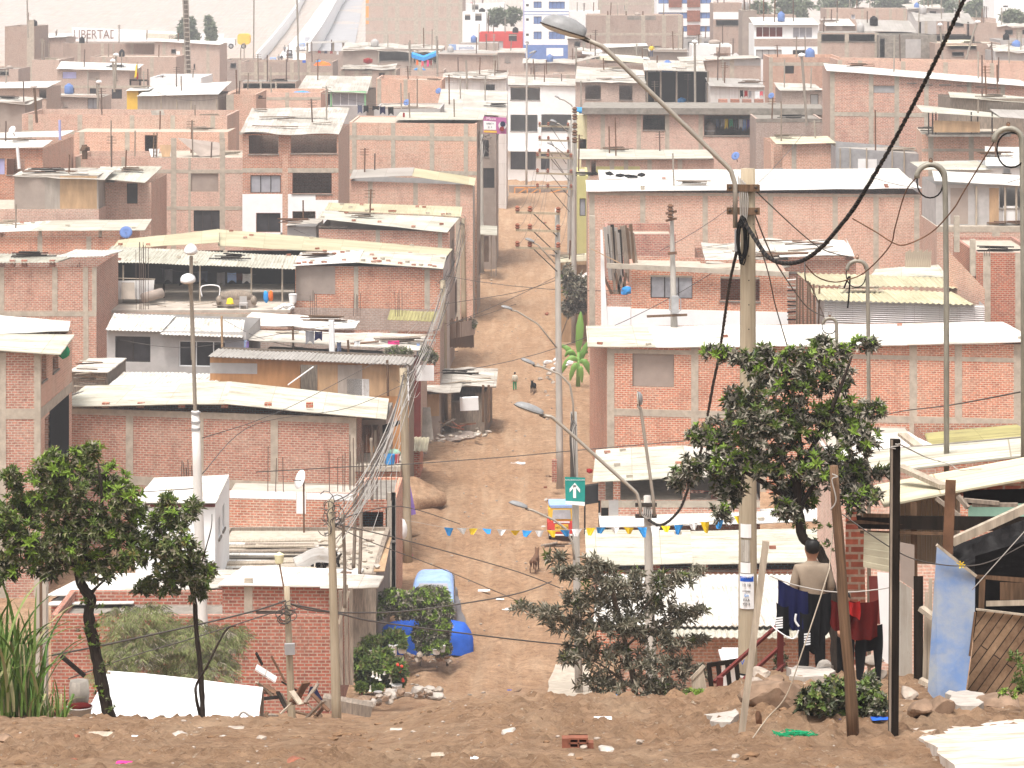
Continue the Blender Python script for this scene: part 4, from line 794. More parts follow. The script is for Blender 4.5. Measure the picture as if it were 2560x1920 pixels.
def wire(pts,r,label,mat='cable_thin',name='cable',cat='cable',group=None,sag=0,n=5,seg=10,noise_=0):
    pts=[Vector(p)for p in pts];out=[]
    for a,b in zip(pts,pts[1:]):
        for k in range(seg):
            t=k/seg;q=a.lerp(b,t);q.z-=sag*4*t*(1-t)
            if noise_:q+=Vector((R.uniform(-1,1),0,R.uniform(-1,1)))*noise_
            out.append(q)
    out.append(pts[-1]);mb=MB();mb.tube(out,r,n)
    return solo(mb,name,mat,label,cat,None,group,True)
def spline(pts,seg=6):
    pts=[Vector(p)for p in pts];q=[pts[0]]+pts+[pts[-1]];out=[]
    for i in range(1,len(q)-2):
        for k in range(seg):
            t=k/seg;a,b,c,d=q[i-1:i+3]
            out.append(.5*((2*b)+(c-a)*t+(2*a-5*b+4*c-d)*t*t+(3*b-a-3*c+d)*t**3))
    out.append(pts[-1]);return out
def insul(mb,p,s=.12):mb.lathe(p,[(s*.3,0),(s*.6,s*.3),(s*.35,s*.6),(s*.6,s*.9),(s*.2,s*1.3)],8)
def crossarm(root,xa,xb,y,d,k=3,brace=True,w=.11):
    mb=MB();a,b=P(xa,y,d-.25),P(xb,y+(xb-xa)*.03,d-.25);mb.bar(a,b,w,w);o=mb.build('crossarm','wood_pole',root)
    for j in range(k):i=MB();insul(i,a.lerp(b,[.04,.32,.95,.6][j])+Vector((0,0,w/2)),.22);i.build('insulator','clay',o)
    if brace:m=MB();m.bar(a.lerp(b,.38),P(xb-8,y+60,d-.2),.05);m.build('brace','steel_dark',root)
BP=50.
bp=pole('utility_pole','tallest round pole at right with posters and a long lamp arm',1870,421,1869,BP,.125,.178,'wood_pole',n=16)
lamp(bp,1351,56,1462,92,BP-.2,[(1510,118),(1827,425),(1838,462),(1838,570)],.042,fat=1.5)
for y,w in((469,.58),(527,.58)):
    mb=MB();mb.bar(P(1817,y,BP-.15),P(1899,y+1,BP-.15),.1,.12);mb.build('crossarm','wood_brown',bp)
    for x in(1825,1890):m=MB();m.lathe(P(x,y,BP-.24),[(.03,0),(.03,.03),(.015,.05)],8,(0,-1,0));m.build('bolt','steel_dark',bp)
mb=MB();mb.bar(P(1842,573,BP-.2),P(1842,628,BP-.2),.075,.08);mb.build('junction_box','zinc_grey',bp)
mb=MB()
for k in range(9):
    c=P(1854+R.uniform(-3,4),600+R.uniform(-8,12),BP-.22-.02*k);rx,rz=R.uniform(.05,.11),R.uniform(.25,.42)
    mb.tube([c+Vector((rx*math.sin(t*.5),0,rz*math.cos(t*.5)))for t in range(13)],.014,5,close=False)
mb.build('cable_coil','cable_black',bp,True)
mb=MB()
for k in range(5):mb.tube(spline([P(1846+k*4,440+k*4,BP-.13),P(1850+k*5,500,BP-.2),P(1852+k*3,570,BP-.2)]),.012,5)
mb.build('lead_wire','cable_grey',bp,True)
for k in range(7):m=MB();m.lathe(P(1872,640+k*61,BP-.15-.003*k),[(.012,0),(.012,.012)],6,(0,-1,0));m.build('bolt','steel_dark',bp)
def poster(x0,y0,x1,y1,mat,r,name='poster'):
    m=MB();n=8;a0,a1=math.asin(max(-1,(x0-1869)*BP/F/r)),math.asin(min(1,(x1-1869)*BP/F/r));c=P(1869,0,BP);za,zb=P(0,y0,BP).z,P(0,y1,BP).z
    for i in range(n):
        p,q=lerp(a0,a1,i/n),lerp(a0,a1,(i+1)/n);f=lambda a,z,k:Vector((c.x+k*math.sin(a),c.y-k*math.cos(a),z))
        m.face([f(p,zb,r),f(q,zb,r),f(q,za,r),f(p,za,r)]);m.face([f(p,zb,r-.004),f(p,za,r-.004),f(q,za,r-.004),f(q,zb,r-.004)])
    return m.build(name,mat,bp)
poster(1850,1306,1876,1340,'plaster_white',.171);poster(1851,1345,1872,1400,'sheet_old',.172);poster(1850,1402,1874,1428,'plaster_white',.174)
poster(1848,1430,1883,1517,'paint_white',.1795);poster(1849,1436,1882,1449,'cloth_blue',.1815)
for tx,y,s,m_ in(('COCHERAS',1443,.04,'paint_white'),('10 10',1463,.075,'cloth_black'),('LIMITADO',1478,.034,'cloth_black'),('Que',1489,.05,'cloth_sky'),('ELLA',1500,.06,'cloth_black'),('73313',1511,.06,'cloth_black')):
    text_mb(tx,s,m_,'lettering',bp,P(1866,y,BP-.19),sx=.9)
text_mb('V',.13,'cloth_blue','lettering',bp,P(1856,1656,BP-.188));poster(1847,1684,1891,1743,'pole_white',.182,'painted_band');poster(1847,1679,1891,1683,'cloth_black',.184,'strap')
def twisted(pts,R0,R1,label,pitch,mats=('cable_black',),strands=3,name='twisted_cable'):
    c=spline(pts,26);root=thing(name,label,'cable',c[0]);acc=[0]
    for a,b in zip(c,c[1:]):acc.append(acc[-1]+(b-a).length)
    for s in range(strands):
        out=[];
        for i,p in enumerate(c):
            t=(c[min(i+1,len(c)-1)]-c[max(i-1,0)]).normalized();u=t.cross(Vector((0,1,0)));u=u.normalized()if u.length>.1 else Vector((1,0,0));v=t.cross(u)
            r=lerp(R0,R1,acc[i]/acc[-1]);th=acc[i]/pitch*2*math.pi+2*math.pi*s/strands;out.append(p+(u*math.cos(th)+v*math.sin(th))*r)
        m=MB();m.tube(out,[lerp(R0,R1,q/acc[-1])*1.05 for q in acc],6);m.build('strand',mats[s%len(mats)],root,True)
twisted([P(1861,556,49.7),P(1896,610,48.6),P(1920,642,48),P(1958,658,47.2),P(2007,651,46.2),P(2059,613,45),P(2122,538,43.6),P(2160,480,42.8),P(2238,347,41),P(2325,179,39),P(2409,0,37),P(2520,-260,35)],.02,.017,'thick twisted black cable sagging from the tallest pole up out of the picture',.19,('cable_black','cable_black','steel_dark'))
twisted([P(1842,628,49.8),P(1824,711,52),P(1800,876,57),P(1783,960,60),P(1769,1038,63),P(1745,1160,68),P(1721,1220,71),P(1700,1272,74),P(1670,1304,77),P(1647,1313,78.5),P(1622,1300,79.6)],.016,.022,'twisted black cable dropping from the tallest pole to the two headed lamp',.3,('cable_black','steel_dark','cable_black'))
def hook(label,x,yb,yt,xe,ye,d,r,ring,rr):
    rt=thing('conduit_pipe',label,'pipe',P(x,yb,d),'hooked electricity supply pipes');top=[];w=(x-xe)/2;cx=(x+xe)/2
    for k in range(13):a=math.pi*k/12*1.03;top.append(P(cx+w*math.cos(a),yt+w*.9*(1-math.sin(a)),d))
    m=MB();m.tube([P(x+5,yb,d),P(x+4,yt+350,d),P(x+2,yt+120,d)]+top,r,10);m.build('pipe','pipe_grey',rt,True)
    c=P(ring[0],ring[1],d);m=MB();k_=F/d
    m.tube([c+Vector((math.cos(t/20*6.283)*rr[0]/k_,.03*math.sin(t),math.sin(t/20*6.283)*rr[1]/k_))for t in range(20)],r*.28,6,close=True);m.build('cable_loop','cable_black',rt,True)
    m=MB();m.lathe(P(cx,yt-2,d),[(.02,0),(.035,.03),(.02,.06)],8);m.tube([P(cx+4*math.cos(t*.7),yt-10+6*math.sin(t*.7),d)for t in range(9)],.006,4,close=True);m.build('eye_bolt','rust',rt)
hook('hooked supply pipe, the thick one behind the shack roof',2362,1800,411,2292,440,44,.043,(2325,455),(33,40))
hook('hooked supply pipe rising out of the crown of the tree by the tallest pole',2168,1880,652,2118,675,62,.043,(2140,685),(25,34))
hook('shortest hooked supply pipe, just above the tree crown',2091,1860,795,2058,812,75,.045,(2073,815),(18,20))
hook('hooked supply pipe cut by the right edge of the picture',2555,1400,321,2486,346,42,.045,(2528,375),(36,44))
g_='thin leads to the hooked pipes'
wire(spline([P(2488,350,42),P(2409,480,42.5),P(2383,523,42.6),P(2330,580,43),P(2267,611,43),P(2235,608,43.2),P(2190,580,43.4),P(2131,546,43.6)]),.011,'brown lead slung from the edge pipe to the thick black cable','rust',group=g_,seg=1)
wire(spline([P(2295,440,44),P(2264,480,44.5),P(2238,567,45),P(2224,616,46),P(2163,680,48),P(2110,702,48),P(2076,704,47),P(2040,690,46.5),P(2012,660,46.2)]),.011,'brown lead curving from the thick hooked pipe round to the black cable','rust',group=g_,seg=1)
wire(spline([P(1885,470,49.9),P(1920,507,51),P(2044,616,57),P(2122,642,62)]),.012,'dark lead from the tallest pole to the middle hooked pipe','cable_thin',group=g_,seg=1)
wire(spline([P(1885,530,49.9),P(1920,618,55),P(1952,677,60),P(2015,765,70),P(2059,791,75)]),.015,'dark lead from the tallest pole to the shortest hooked pipe','cable_thin',group=g_,seg=1)
wire(spline([P(1883,560,49.9),P(1920,680,52),P(1937,758,54),P(1960,838,56),P(1978,897,57)]),.012,'dark lead hanging from the tallest pole into the tree','cable_thin',group=g_,seg=1)
wire(spline([P(2012,655,46),P(2014,700,46),P(2030,720,52),P(2060,792,75)]),.012,'dark lead from the black cable down to the shortest hooked pipe','cable_thin',group=g_,seg=1)
wire(spline([P(2110,720,62),P(2124,690,62),P(2122,740,62),P(2119,770,62)]),.02,'frayed black cable end dangling from the middle hooked pipe','cable_black',group=g_,seg=1)
d2=80.;q=pole('street_lamp','concrete lamp post with two heads leaning apart above the cream roof',1618,1239,1632,d2,.1,.17,cat='street lamp',n=12)
lamp(q,1285,1011,1357,1036,d2-.2,[(1380,1042),(1592,1232),(1600,1262),(1602,1290)],.05)
lamp(q,1594,978,1598,1013,d2-.2,[(1602,1024),(1633,1245),(1636,1290)],.045,fat=1.55)
for y in(1262,1290):
    mb=MB();mb.bar(P(1588,y,d2-.16),P(1642,y,d2-.16),.1,.1);mb.build('bracket','steel_dark',q)
mb=MB()
for k in range(6):mb.tube(spline([P(1606+k*5,1258+3*k,d2-.15),P(1604+5*k,1285,d2-.25),P(1622+k,1300+2*k,d2-.25),P(1640,1312,d2-.1)]),.014,5)
mb.build('lead_wire','cable_grey',q,True)
ds=98.;q=pole('utility_pole','concrete pole carrying the green arrow sign, wrapped in wires',1434,1030,1448,ds,.11,.14,n=12)
lamp(q,1272,1256,1318,1270,ds-.3,[(1332,1276),(1385,1300),(1415,1322),(1432,1360),(1436,1400)],.04)
lamp(q,1302,898,1336,912,ds-.3,[(1350,916),(1400,936),(1425,962),(1433,1010),(1434,1050)],.035)
mb=MB()
for k in range(9):
    x=1428+k*1.7;mb.tube(spline([P(x,1030+k*4,ds-.2),P(x-5+R.uniform(-6,5),1090,ds-.3),P(x-2,1160+6*k,ds-.25),P(x,1230,ds-.2)]),.012,4)
mb.build('lead_wire','cable_thin',q,True)
sg=thing('arrow_sign','green sign with white arrow pointing up on the concrete pole','sign',P(1437,1226,ds-.45))
mb=MB();mb.hexa([P(1414,1256,ds-.42),P(1462,1261,ds-.42),P(1462,1261,ds-.40),P(1414,1256,ds-.40),P(1412,1192,ds-.42),P(1463,1194,ds-.42),P(1463,1194,ds-.40),P(1412,1192,ds-.40)]);mb.build('panel','cloth_teal',sg)
mb=MB();o_=ds-.43;mb.hexa([P(1414,1260,o_),P(1462,1265,o_),P(1462,1265,o_+.03),P(1414,1260,o_+.03),P(1414,1252,o_),P(1462,1255,o_),P(1462,1255,o_+.03),P(1414,1252,o_+.03)]);mb.build('lower_strip','paint_white',sg)
mb=MB();o_=ds-.432
for f in(((1433,1245),(1440,1245),(1440,1213),(1433,1213)),((1424,1222),(1437,1207),(1437,1216),(1424,1231)),((1437,1207),(1450,1223),(1450,1232),(1437,1216))):
    mb.hexa([P(x,y,o_)for x,y in f]+[P(x,y,o_+.01)for x,y in f])
mb.build('arrow','paint_white',sg)
text_mb('RUTA DE EVACUACION',.062,'paint_white','lettering',sg,P(1437.5,1200,o_))
q=pole('utility_pole','pale street pole with three long crossarms, the nearest of its row',1393,520,1400,141,.12,.19,group='crossarm poles along the street')
for y in(531,575,619):crossarm(q,1289,1401,y,141)
lamp(q,1312,597,1335,606,140.7,[(1345,612),(1388,660)],.035,fat=1.2);lamp(q,1252,766,1280,774,140.7,[(1292,778),(1345,810),(1392,870)],.04)
q=pole('utility_pole','tall street pole just right of the nearest crossarm pole, its arms stacked low',1433,268,1436,205,.13,.22,group='crossarm poles along the street')
for y in(393,433,470):crossarm(q,1340,1432,y,205,w=.14)
lamp(q,1420,750,1437,741,204.6,[(1432,760),(1403,840)],.04,fat=1.4)
for y in(283,300,322,340,358):m=MB();insul(m,P(1437,y,204.5),.35);m.build('insulator','rust',q)
q=pole('utility_pole','street pole with upper crossarms before the white shop house',1423,300,1424,238,.13,.2,group='crossarm poles along the street')
for y in(315,350,382):crossarm(q,1346,1424,y,238,w=.15)
lamp(q,1374,301,1391,307,237.5,[(1400,311),(1420,330)],.05,fat=1.4);lamp(q,1367,357,1382,363,237.5,[(1392,370),(1420,392)],.05,fat=1.4)
q=pole('utility_pole','pole against the ochre house with small lamp at top',1437,268,1441,225,.12,.2,group='crossarm poles along the street');lamp(q,1386,240,1398,246,224.6,[(1410,250),(1428,262),(1436,275)],.05,fat=1.4)
q=pole('street_lamp','slim grey double lamp post standing before the white shop house',1317,108,1316,372,.10,.15,cat='street lamp');lamp(q,1313,106,1322,107,371.6,[(1318,112)],.05,fat=2)
lamp(q,1322,135,1340,128,371.6,[(1318,150)],.05)
q=pole('utility_pole','short transformer pole with spiky top in front of the brick upper room',1679,520,1686,150,.09,.2,yb=830)
for y in(534,552):m=MB();m.bar(P(1664,y,149.7),P(1692,y-6,149.7),.12);insul(m,P(1676,y-6,149.6),.3);m.build('crossarm','rust',q)
m=MB();m.bar(P(1670,634,149.7),P(1692,632,149.7),.14);m.build('crossarm','rust',q)
m=MB();m.bar(P(1617,791,149.6),P(1718,787,149.6),.09,.12);m.build('crossarm','wood_brown',q)
m=MB();m.bar(P(1688,740,149.6),P(1688,783,149.6),.36,.3);m.build('transformer_box','zinc_grey',q)
m=MB()
for sx in(-1,1):m.tube([P(1688+sx*6,742,149.5),P(1688+sx*14,748,149.5),P(1688+sx*14,775,149.5),P(1688+sx*6,781,149.5)],.03,5)
m.build('handle_bar','zinc_grey',q)
LP=[('weathered cable pole at the ridge, the nearest on the left of the street',827,1249,843,72,.085,.13),('yellowed old cable pole at the corner of the long brick house',1008,920,1020,123.5,.16,.2),
('cable pole beside the timber stall on the left of the street',1107,700,1112,165,.15,.2),('cable pole at the mossy roofed corner house',1157,545,1160,222,.15,.22),('cable pole beyond the mossy roofed corner house',1182,400,1185,247,.13,.2),
('cable pole by the white awning on the left of the street',1204,335,1205,268,.12,.2),('farthest cable pole on the left of the street',1243,300,1234,276,.12,.18)]
TOP=[]
for lb,xt,yt,xb,d,r0,r1 in LP:
    q=pole('cable_pole',lb,xt,yt,xb,d,r0,r1,'wood_pole' if d<230 else 'pole_concrete',group='cable poles on the left of the street');TOP.append(P(xt,yt+1500/d,d))
    m=MB();c=P(xt,yt+26*72/d,d)
    for k in range(14):
        a=R.uniform(0,6.28);r=R.uniform(.06,.22);z=R.uniform(-.5,.3);cc=c+Vector((.15*math.cos(a),.15*math.sin(a),z))
        m.tube([cc+Vector((r*math.cos(t*.6+a),.1*math.sin(t),r*1.2*math.sin(t*.6+a)))for t in range(9)],.012,4)
    m.build('wire_tangle','cable_thin',q,True)
for(a,b),nm in zip(zip(TOP,TOP[1:]),('from the nearest pole to the yellowed pole','from the yellowed pole to the stall pole','from the stall pole to the mossy corner','past the mossy corner','towards the white awning','to the farthest pole')):
    n=11 if a.y<170 else 7
    for k in range(n):
        wire([a+Vector((R.uniform(-.25,.35),0,R.uniform(-.9,.25))),b+Vector((R.uniform(-.2,.4),0,R.uniform(-1.6,.2)))],R.uniform(.011,.022)*(1 if a.y<170 else 1.3),'grey service cable in the bundle strung '+nm,R.choice(['cable_grey','cable_thin']),group='street cable bundles',sag=R.uniform(.05,1.5))
for k in range(7):
    a=TOP[k%3].copy();a.z-=.3;t=[(900,1260,112),(985,1240,114),(930,1330,110),(1090,850,150),(1050,980,138),(940,890,150),(960,1180,118)][k]
    wire([a,P(*t)],.012,'thin dropper wire from a cable pole to the roof of '+['the low brick house','the bare column house','the rubble roof','the timber stall','the plywood shack','the patched sheet house','the balcony'][k],'cable_grey','dropper_wire',sag=.5)
W_=[([(640,1180,100),(890,1166,104),(1020,1160,106),(1280,1141,108),(1430,1127,110),(1714,1102,116)],.018,'long wire crossing the street above the bunting'),
([(722,1508,68),(780,1526,72),(900,1532,76),(1050,1524,82),(1280,1487,92),(1378,1454,97)],.022,'wire dipping from the meter pole across to the sign pole'),
([(724,1510,68),(850,1535,74),(950,1556,80),(1280,1598,90),(1440,1614,98)],.024,'wire running from the meter pole low behind the shrub'),
([(838,1310,72),(1010,1350,90),(1280,1425,98),(1400,1470,100)],.018,'wire falling from the nearest cable pole over the street'),
([(838,1316,72),(940,1360,95),(1100,1420,104),(1290,1500,110)],.016,'thin wire falling from the nearest cable pole to the covered van'),
([(838,1300,72),(1000,1266,100),(1150,1310,104)],.016,'short wire from nearest cable pole to the end of the bunting'),
([(130,1638,60),(252,1614,62),(483,1564,65),(636,1527,67),(718,1500,68)],.022,'thick wire over the feathery shrub up to the meter pole'),
([(171,1697,60),(330,1640,62),(480,1596,64),(718,1520,68)],.014,'thin wire over the white tarp up to the meter pole'),
([(505,1220,72),(350,1230,90),(240,1235,100)],.014,'thin wire from the white lamp post to the left tree'),
([(505,1185,72),(640,1060,100),(870,1020,120),(1010,960,123)],.013,'thin wire from the white lamp post to the yellowed pole'),
([(505,1095,72),(640,1052,95),(760,1000,115),(950,900,130)],.013,'upper thin wire from the white lamp post over the long brick house'),
([(2150,1075,90),(2222,1035,80),(2380,1012,60),(2560,978,45)],.014,'thin wire crossing the long brick wall at right'),
([(300,850,150),(430,868,148),(560,858,146),(900,800,150)],.014,'wire across the front of the grey plastered house'),
([(560,800,151),(650,845,150),(760,870,150),(900,880,152)],.014,'washing line wire over the patched sheet house'),
([(1110,760,165),(1280,733,150),(1393,700,141)],.018,'wire over the street from the stall pole to the crossarm pole'),
([(1110,810,165),(1200,790,160),(1290,760,150)],.014,'lower wire over the street from the stall pole')]
for pts,r,lb in W_:wire(spline([P(*p)for p in pts],7),r,lb,'cable_thin',seg=1)
for k,y in enumerate((531,575,619)):
    for x in(1291,1325,1398):
        wire([P(x,y-6,140.7),P(1342+(x-1291)*.8,[393,433,470][k]-5,204.7)],.011,'power line from the nearest crossarm pole to the next pole up the street','cable_thin','power_line',group='power lines between crossarm poles',sag=1.0)
q=pole('meter_pole','old pole with grey meter box above the scrap wood',717,1466,732,68,.07,.1,'wood_pole')
m=MB();m.bar(P(724,1609,67.8),P(725,1636,67.8),.24,.12);m.build('meter_box','zinc_grey',q)
m=MB()
for k in range(12):
    c=P(716+R.uniform(-14,16),1535+R.uniform(-22,16),67.8);a=R.uniform(0,6);m.tube([c+Vector((.16*math.cos(t*.6+a),.05*t*.1,.12*math.sin(t*.6+a)))for t in range(8)],.01,4)
m.build('wire_tangle','cable_thin',q,True)
q=thing('rod_lamp','white conical lamp on a thin leaning rod beside the meter pole','lamp',P(700,1412,69));m=MB();m.lathe(P(698,1411,69),[(.03,0),(.1,.04),(.12,.24),(.02,.3)],12);m.build('lamp_shade','paint_cream',q)
m=MB();m.tube([P(719,1522,68.5),P(699,1411,69)],.02,6);m.build('rod','rust',q)
for x0,y0,x1,y1,d,lb in((857,1285,862,1520,74,'brown'),(886,1222,884,1420,98,'straight'),(902,1200,899,1440,97,'bent'),(928,1095,930,1250,113,'tall')):
    m=MB();m.tube(spline([P(x0,y0,d),P((x0+x1)/2+2,(y0+y1)/2,d),P(x1,y1,d)]),.045 if d<90 else .06,6);solo(m,'iron_tube','wood_grey','thin %s iron tube standing between the nearest cable pole and the rubble roof'%lb,'pole',smooth=True)
dl=72.;q=pole('street_lamp','white concrete lamp post with two lamp heads among the left trees',488,1027,516,dl,.10,.16,'pole_white',cat='street lamp',n=14)
for pts,r in(([(488,1045),(486,960),(480,780),(476,722),(473,706)],.05),([(482,900),(479,760),(478,700),(478,640)],.045)):
    m=MB();m.tube(spline([P(x,y,dl-.05*k)for k,(x,y)in enumerate(pts)]),r,8);m.build('lamp_arm','lamp_arm',q,True)
for cx,cy,rx,ry,lowflat in((477,628,16.5,18,.45),(470,699,19,15,.75)):
    m=MB();k=dl/F;n=10;c=P(cx,cy,dl-.3)
    prof=[(math.cos(a)if a>-.3 else .95,math.sin(a))for a in[(-.5*lowflat)+(1.57+.5*lowflat)*i/8 for i in range(9)]]
    i0=len(m.v)
    for r,h in prof:
        for j in range(14):
            t=6.283*j/14;m.v.append(c+Vector((math.cos(t)*r*rx*k,math.sin(t)*r*rx*k*2.0,h*ry*k)))
    for a in range(8):
        for j in range(14):m.idx((i0+a*14+j,i0+a*14+(j+1)%14,i0+(a+1)*14+(j+1)%14,i0+(a+1)*14+j))
    m.idx([i0+j for j in range(14)][::-1]);h_=m.build('lamp_head','paint_white',q,True)
    m=MB();m.lathe(c+Vector((0,0,-.5*lowflat*ry*k-.05)),[(rx*k*.5,0),(rx*k*.93,.05)],14);m.build('lamp_glass','lamp_glass',h_)
for y in(1035,1058,1075):m=MB();m.lathe(P(489.5,y,dl),[(.118,0),(.118,.06)],12);m.build('clamp','zinc_grey',q)
q=thing('radio_mast','tall brown mast with pale ladder rails rising out of the picture top','mast',P(465,200,378));m=MB();m.tube([P(473,200,378),P(462,-60,378)],.32,8);m.build('mast_tube','bark_pale',q)
m=MB()
for x in(0,11):m.tube([P(478-x*1.2,200,377.4),P(468-x*1.2,-60,377.4)],.06,4)
for k in range(22):m.tube([P(464+k*-.45,196-k*11.5,377.4),P(478+k*-.45,196-k*11.5,377.4)],.05,4)
m.build('ladder','lamp_arm',q)
FL=[(290,137,288,195,300,'behind the pink house'),(282,152,286,205,298,'by the pink house wall'),(247,205,244,250,290,'before the low house'),(742,-20,748,205,330,'rising before the white embankment'),(635,-30,634,130,420,'at the foot of the far white walls'),(67,-30,70,70,430,'behind the tall dusty block'),
(2004,138,2017,290,240,'before the small dusty brick house'),(2350,62,2358,150,300,'beside the tall dark shed'),(2444,55,2408,150,300,'curving over the tiled lean-to'),(1737,105,1738,265,270,'before the railing floor'),(1091,90,1095,205,360,'holding the blue awning'),(1023,105,1025,175,380,'left of the blue awning'),(1165,150,1168,200,325,'over the junk roof'),(1440,115,1441,180,330,'by the worn roof house'),(85,215,92,282,236,'on the wide parapet house')]
for x0,y0,x1,y1,d,lb in FL:
    q=thing('thin_post','thin far pole '+lb,'pole',P(x1,y1,d));m=MB();m.tube([P(x1,y1+25,d),P(lerp(x1,x0,.7),lerp(y1,y0,.7),d),P(x0,y0,d)],.11,6);m.build('shaft','lamp_arm' if x0!=85 else 'wood_brown',q)
    if y0>0 and d<310:m=MB();m.blob(P(x0,y0,d),(.35,.3,.22),x0,.1,1);m.build('lamp_head','paint_white',q,True)
st=spline([P(1000,1297,100),P(1110,1318,98),P(1200,1321,94),P(1300,1326,90),P(1412,1325,84),P(1500,1318,78),P(1605,1318,72),P(1700,1312,66),P(1800,1300,60),P(1862,1285,51)],8)
wire(st,.007,'thin string of the flag bunting across the street','cable_grey','bunting_string','string',seg=1)
fx=[1122,1154,1184,1217,1254,1289,1318,1349,1378,1412,1442,1477,1503,1538,1572,1605,1638,1664,1697,1733,1762,1798,1830,1846]
cols_=['blue','white','yellow']
for k,x in enumerate(fx):
    best=min(range(len(st)),key=lambda i:abs(1280+st[i].x*F/st[i].y-x));i=min(best,len(st)-2);p=st[i];sx=lambda v:1280+v.x*F/v.y
    d=p.y;y=YH-p.z*F/d;w=R.uniform(11,13);h=R.uniform(12,22)*(1.3 if x>1590 else 1);tilt=R.uniform(-3,3);low=R.uniform(.15,.45);j=R.uniform(-6,6)
    a,b,c,e=P(x-w,y+tilt*.4,d),P(x+w,y-tilt*.4,d),P(x+w*low+j,y+h,d+R.uniform(-.12,.12)),P(x-w*low+j,y+h*.95,d+R.uniform(-.12,.12))
    m=MB();n=4
    for u in range(n):
        for v in range(3):
            f=lambda u,v:a.lerp(b,u/n).lerp(e.lerp(c,u/n),v/3)+Vector((0,.03*math.sin(u*1.9+k)*v/3,0))
            m.face([f(u,v),f(u,v+1),f(u+1,v+1),f(u+1,v)])
    solo(m,'bunting_flag','cloth_'+['sky','white','yellow'][k%3],['blue','white','yellow'][k%3]+' pennant, number %s along the flag string from its left end'%['one','two','three','four','five','six','seven','eight','nine','ten','eleven','twelve','thirteen','fourteen','fifteen','sixteen','seventeen','eighteen','nineteen','twenty','twenty-one','twenty-two','twenty-three','twenty-four'][k],'flag',None,'bunting flags across the street')
# ---------------- trees and plants ----------------
def rosette(mb,p,up,n,L,w,spread=(.35,1.25),droop=.2):
    up=up.normalized();a=up.orthogonal().normalized();b=up.cross(a)
    for k in range(n):
        t=2.4*k+R.uniform(-.3,.3);el=lerp(spread[0],spread[1],(k+R.random())/n)
        d=up*math.cos(el)+(a*math.cos(t)+b*math.sin(t))*math.sin(el)
        mb.leaf(p+up*R.uniform(-.3,.2)*L,d,up,L*R.uniform(.55,1.3),w*R.uniform(.8,1.2),droop)
def crown(blobs,d,dens,L,w,n,lime=.2,parent=None,mats=('leaf_dark','leaf_mid','leaf_lime'),seeds=0.,spread=(.35,1.3),droop=.2,deep=1.,ybias=0,core=.12,name='crown',upb=.5):
    mb=MB();k=d/F;cs=[Vector((sum(b[i]for b in blobs)/len(blobs),0,0))for i in(0,)]
    top=min(b[1]-b[3]for b in blobs);bot=max(b[1]+b[3]for b in blobs)
    for bi,(cx,cy,rx,ry)in enumerate(blobs):
        c=P(cx,cy,d+R.uniform(-.5,.5)*deep);A,B=rx*k,ry*k;D=max(.18,(A+B)/2*deep);m=int(dens*(A*B)**.75*1300)+5
        young=R.random()<.5
        for _ in range(m):
            v=Vector((R.gauss(0,1),R.gauss(0,1),R.gauss(0,1))).normalized()*(R.random()**.42)
            p=c+Vector((v.x*A,v.y*D,v.z*B));up=Vector((v.x*.9,v.y*.9-.15,v.z*.7+upb))+Vector((R.uniform(-.4,.4),R.uniform(-.4,.4),R.uniform(-.2,.3)))
            out=v.length>.72 and v.z>-.25
            q=R.random()
            mb.cur=2 if(out and young and q<lime*2)or(out and q<lime*.4)else(1 if(out and q<.5)or q<.12 else 0)
            rosette(mb,p,up,n,L*(1 if mb.cur<2 else 1.05),w,spread,droop)
            if seeds and out and R.random()<seeds:
                mb.cur=3;pc=p+up.normalized()*L*.6
                for _ in range(10):rosette(mb,pc+Vector((R.uniform(-1,1),R.uniform(-1,1),R.uniform(-1,1)))*L*.3,Vector((R.uniform(-1,1),R.uniform(-1,1),R.uniform(-.3,1))),3,L*.22,L*.2)
    return mb.build(name,list(mats)+(['seed_head']if seeds else[]),parent,False)
def limb(pts,d,r,parent,mat='bark',name='trunk',n=8,rough=.02):
    c=spline([P(p[0],p[1],p[2]if len(p)>2 else d)for p in pts],5);m=MB();L=len(c)
    c=[q+Vector((R.uniform(-1,1),R.uniform(-1,1),0))*rough*lerp(r[0],r[1],i/L)/.05*.25 for i,q in enumerate(c)]
    m.tube(c,[lerp(r[0],r[1],i/(L-1))*R.uniform(.9,1.12)for i in range(L)],n);return m.build(name,mat,parent,True)
LV=('leaf_olive','leaf_mid','leaf_lime')
t1=thing('tree','leafy tree with lime shoot tips and curved dark trunk at left','tree',on(275,38))
limb([(277,1815),(262,1740),(245,1660),(228,1580),(222,1530),(228,1500),(212,1475),(198,1445),(200,1400)],38,(.085,.06),t1)
for pts in([(200,1410),(170,1350),(165,1270),(150,1200)],[(200,1400),(230,1330),(255,1250),(245,1160)],[(200,1405),(280,1370),(330,1300)],[(198,1415),(120,1390),(60,1340),(30,1260)],[(222,1500),(230,1480),(262,1450)]):limb(pts,38,(.04,.012),t1,name='limb')
crown([(55,1275,65,50),(22,1185,16,12),(40,1205,22,22),(118,1185,48,40),(195,1160,45,35),(232,1128,20,16),(150,1240,75,50),(265,1205,55,42),(310,1245,42,42),(205,1310,85,55),(60,1360,65,50),(120,1410,55,36),(290,1320,65,50),(325,1385,45,45),(245,1415,60,40),(15,1320,40,50),(160,1365,70,50),(345,1280,25,30),(10,1420,40,40),(130,1145,18,16)],38,.40,.098,.034,12,.34,t1,LV,seeds=.07)
m=MB()
for x,y in((215,1500),(248,1520),(228,1560),(240,1600),(212,1590),(262,1670),(250,1725),(275,1760)):
    for _ in range(5):m.cur=R.choice([0,1,2]);rosette(m,P(x+R.uniform(-16,16),y+R.uniform(-20,20),37.9),Vector((R.uniform(-1,1),-.3,.6)),7,.06,.026)
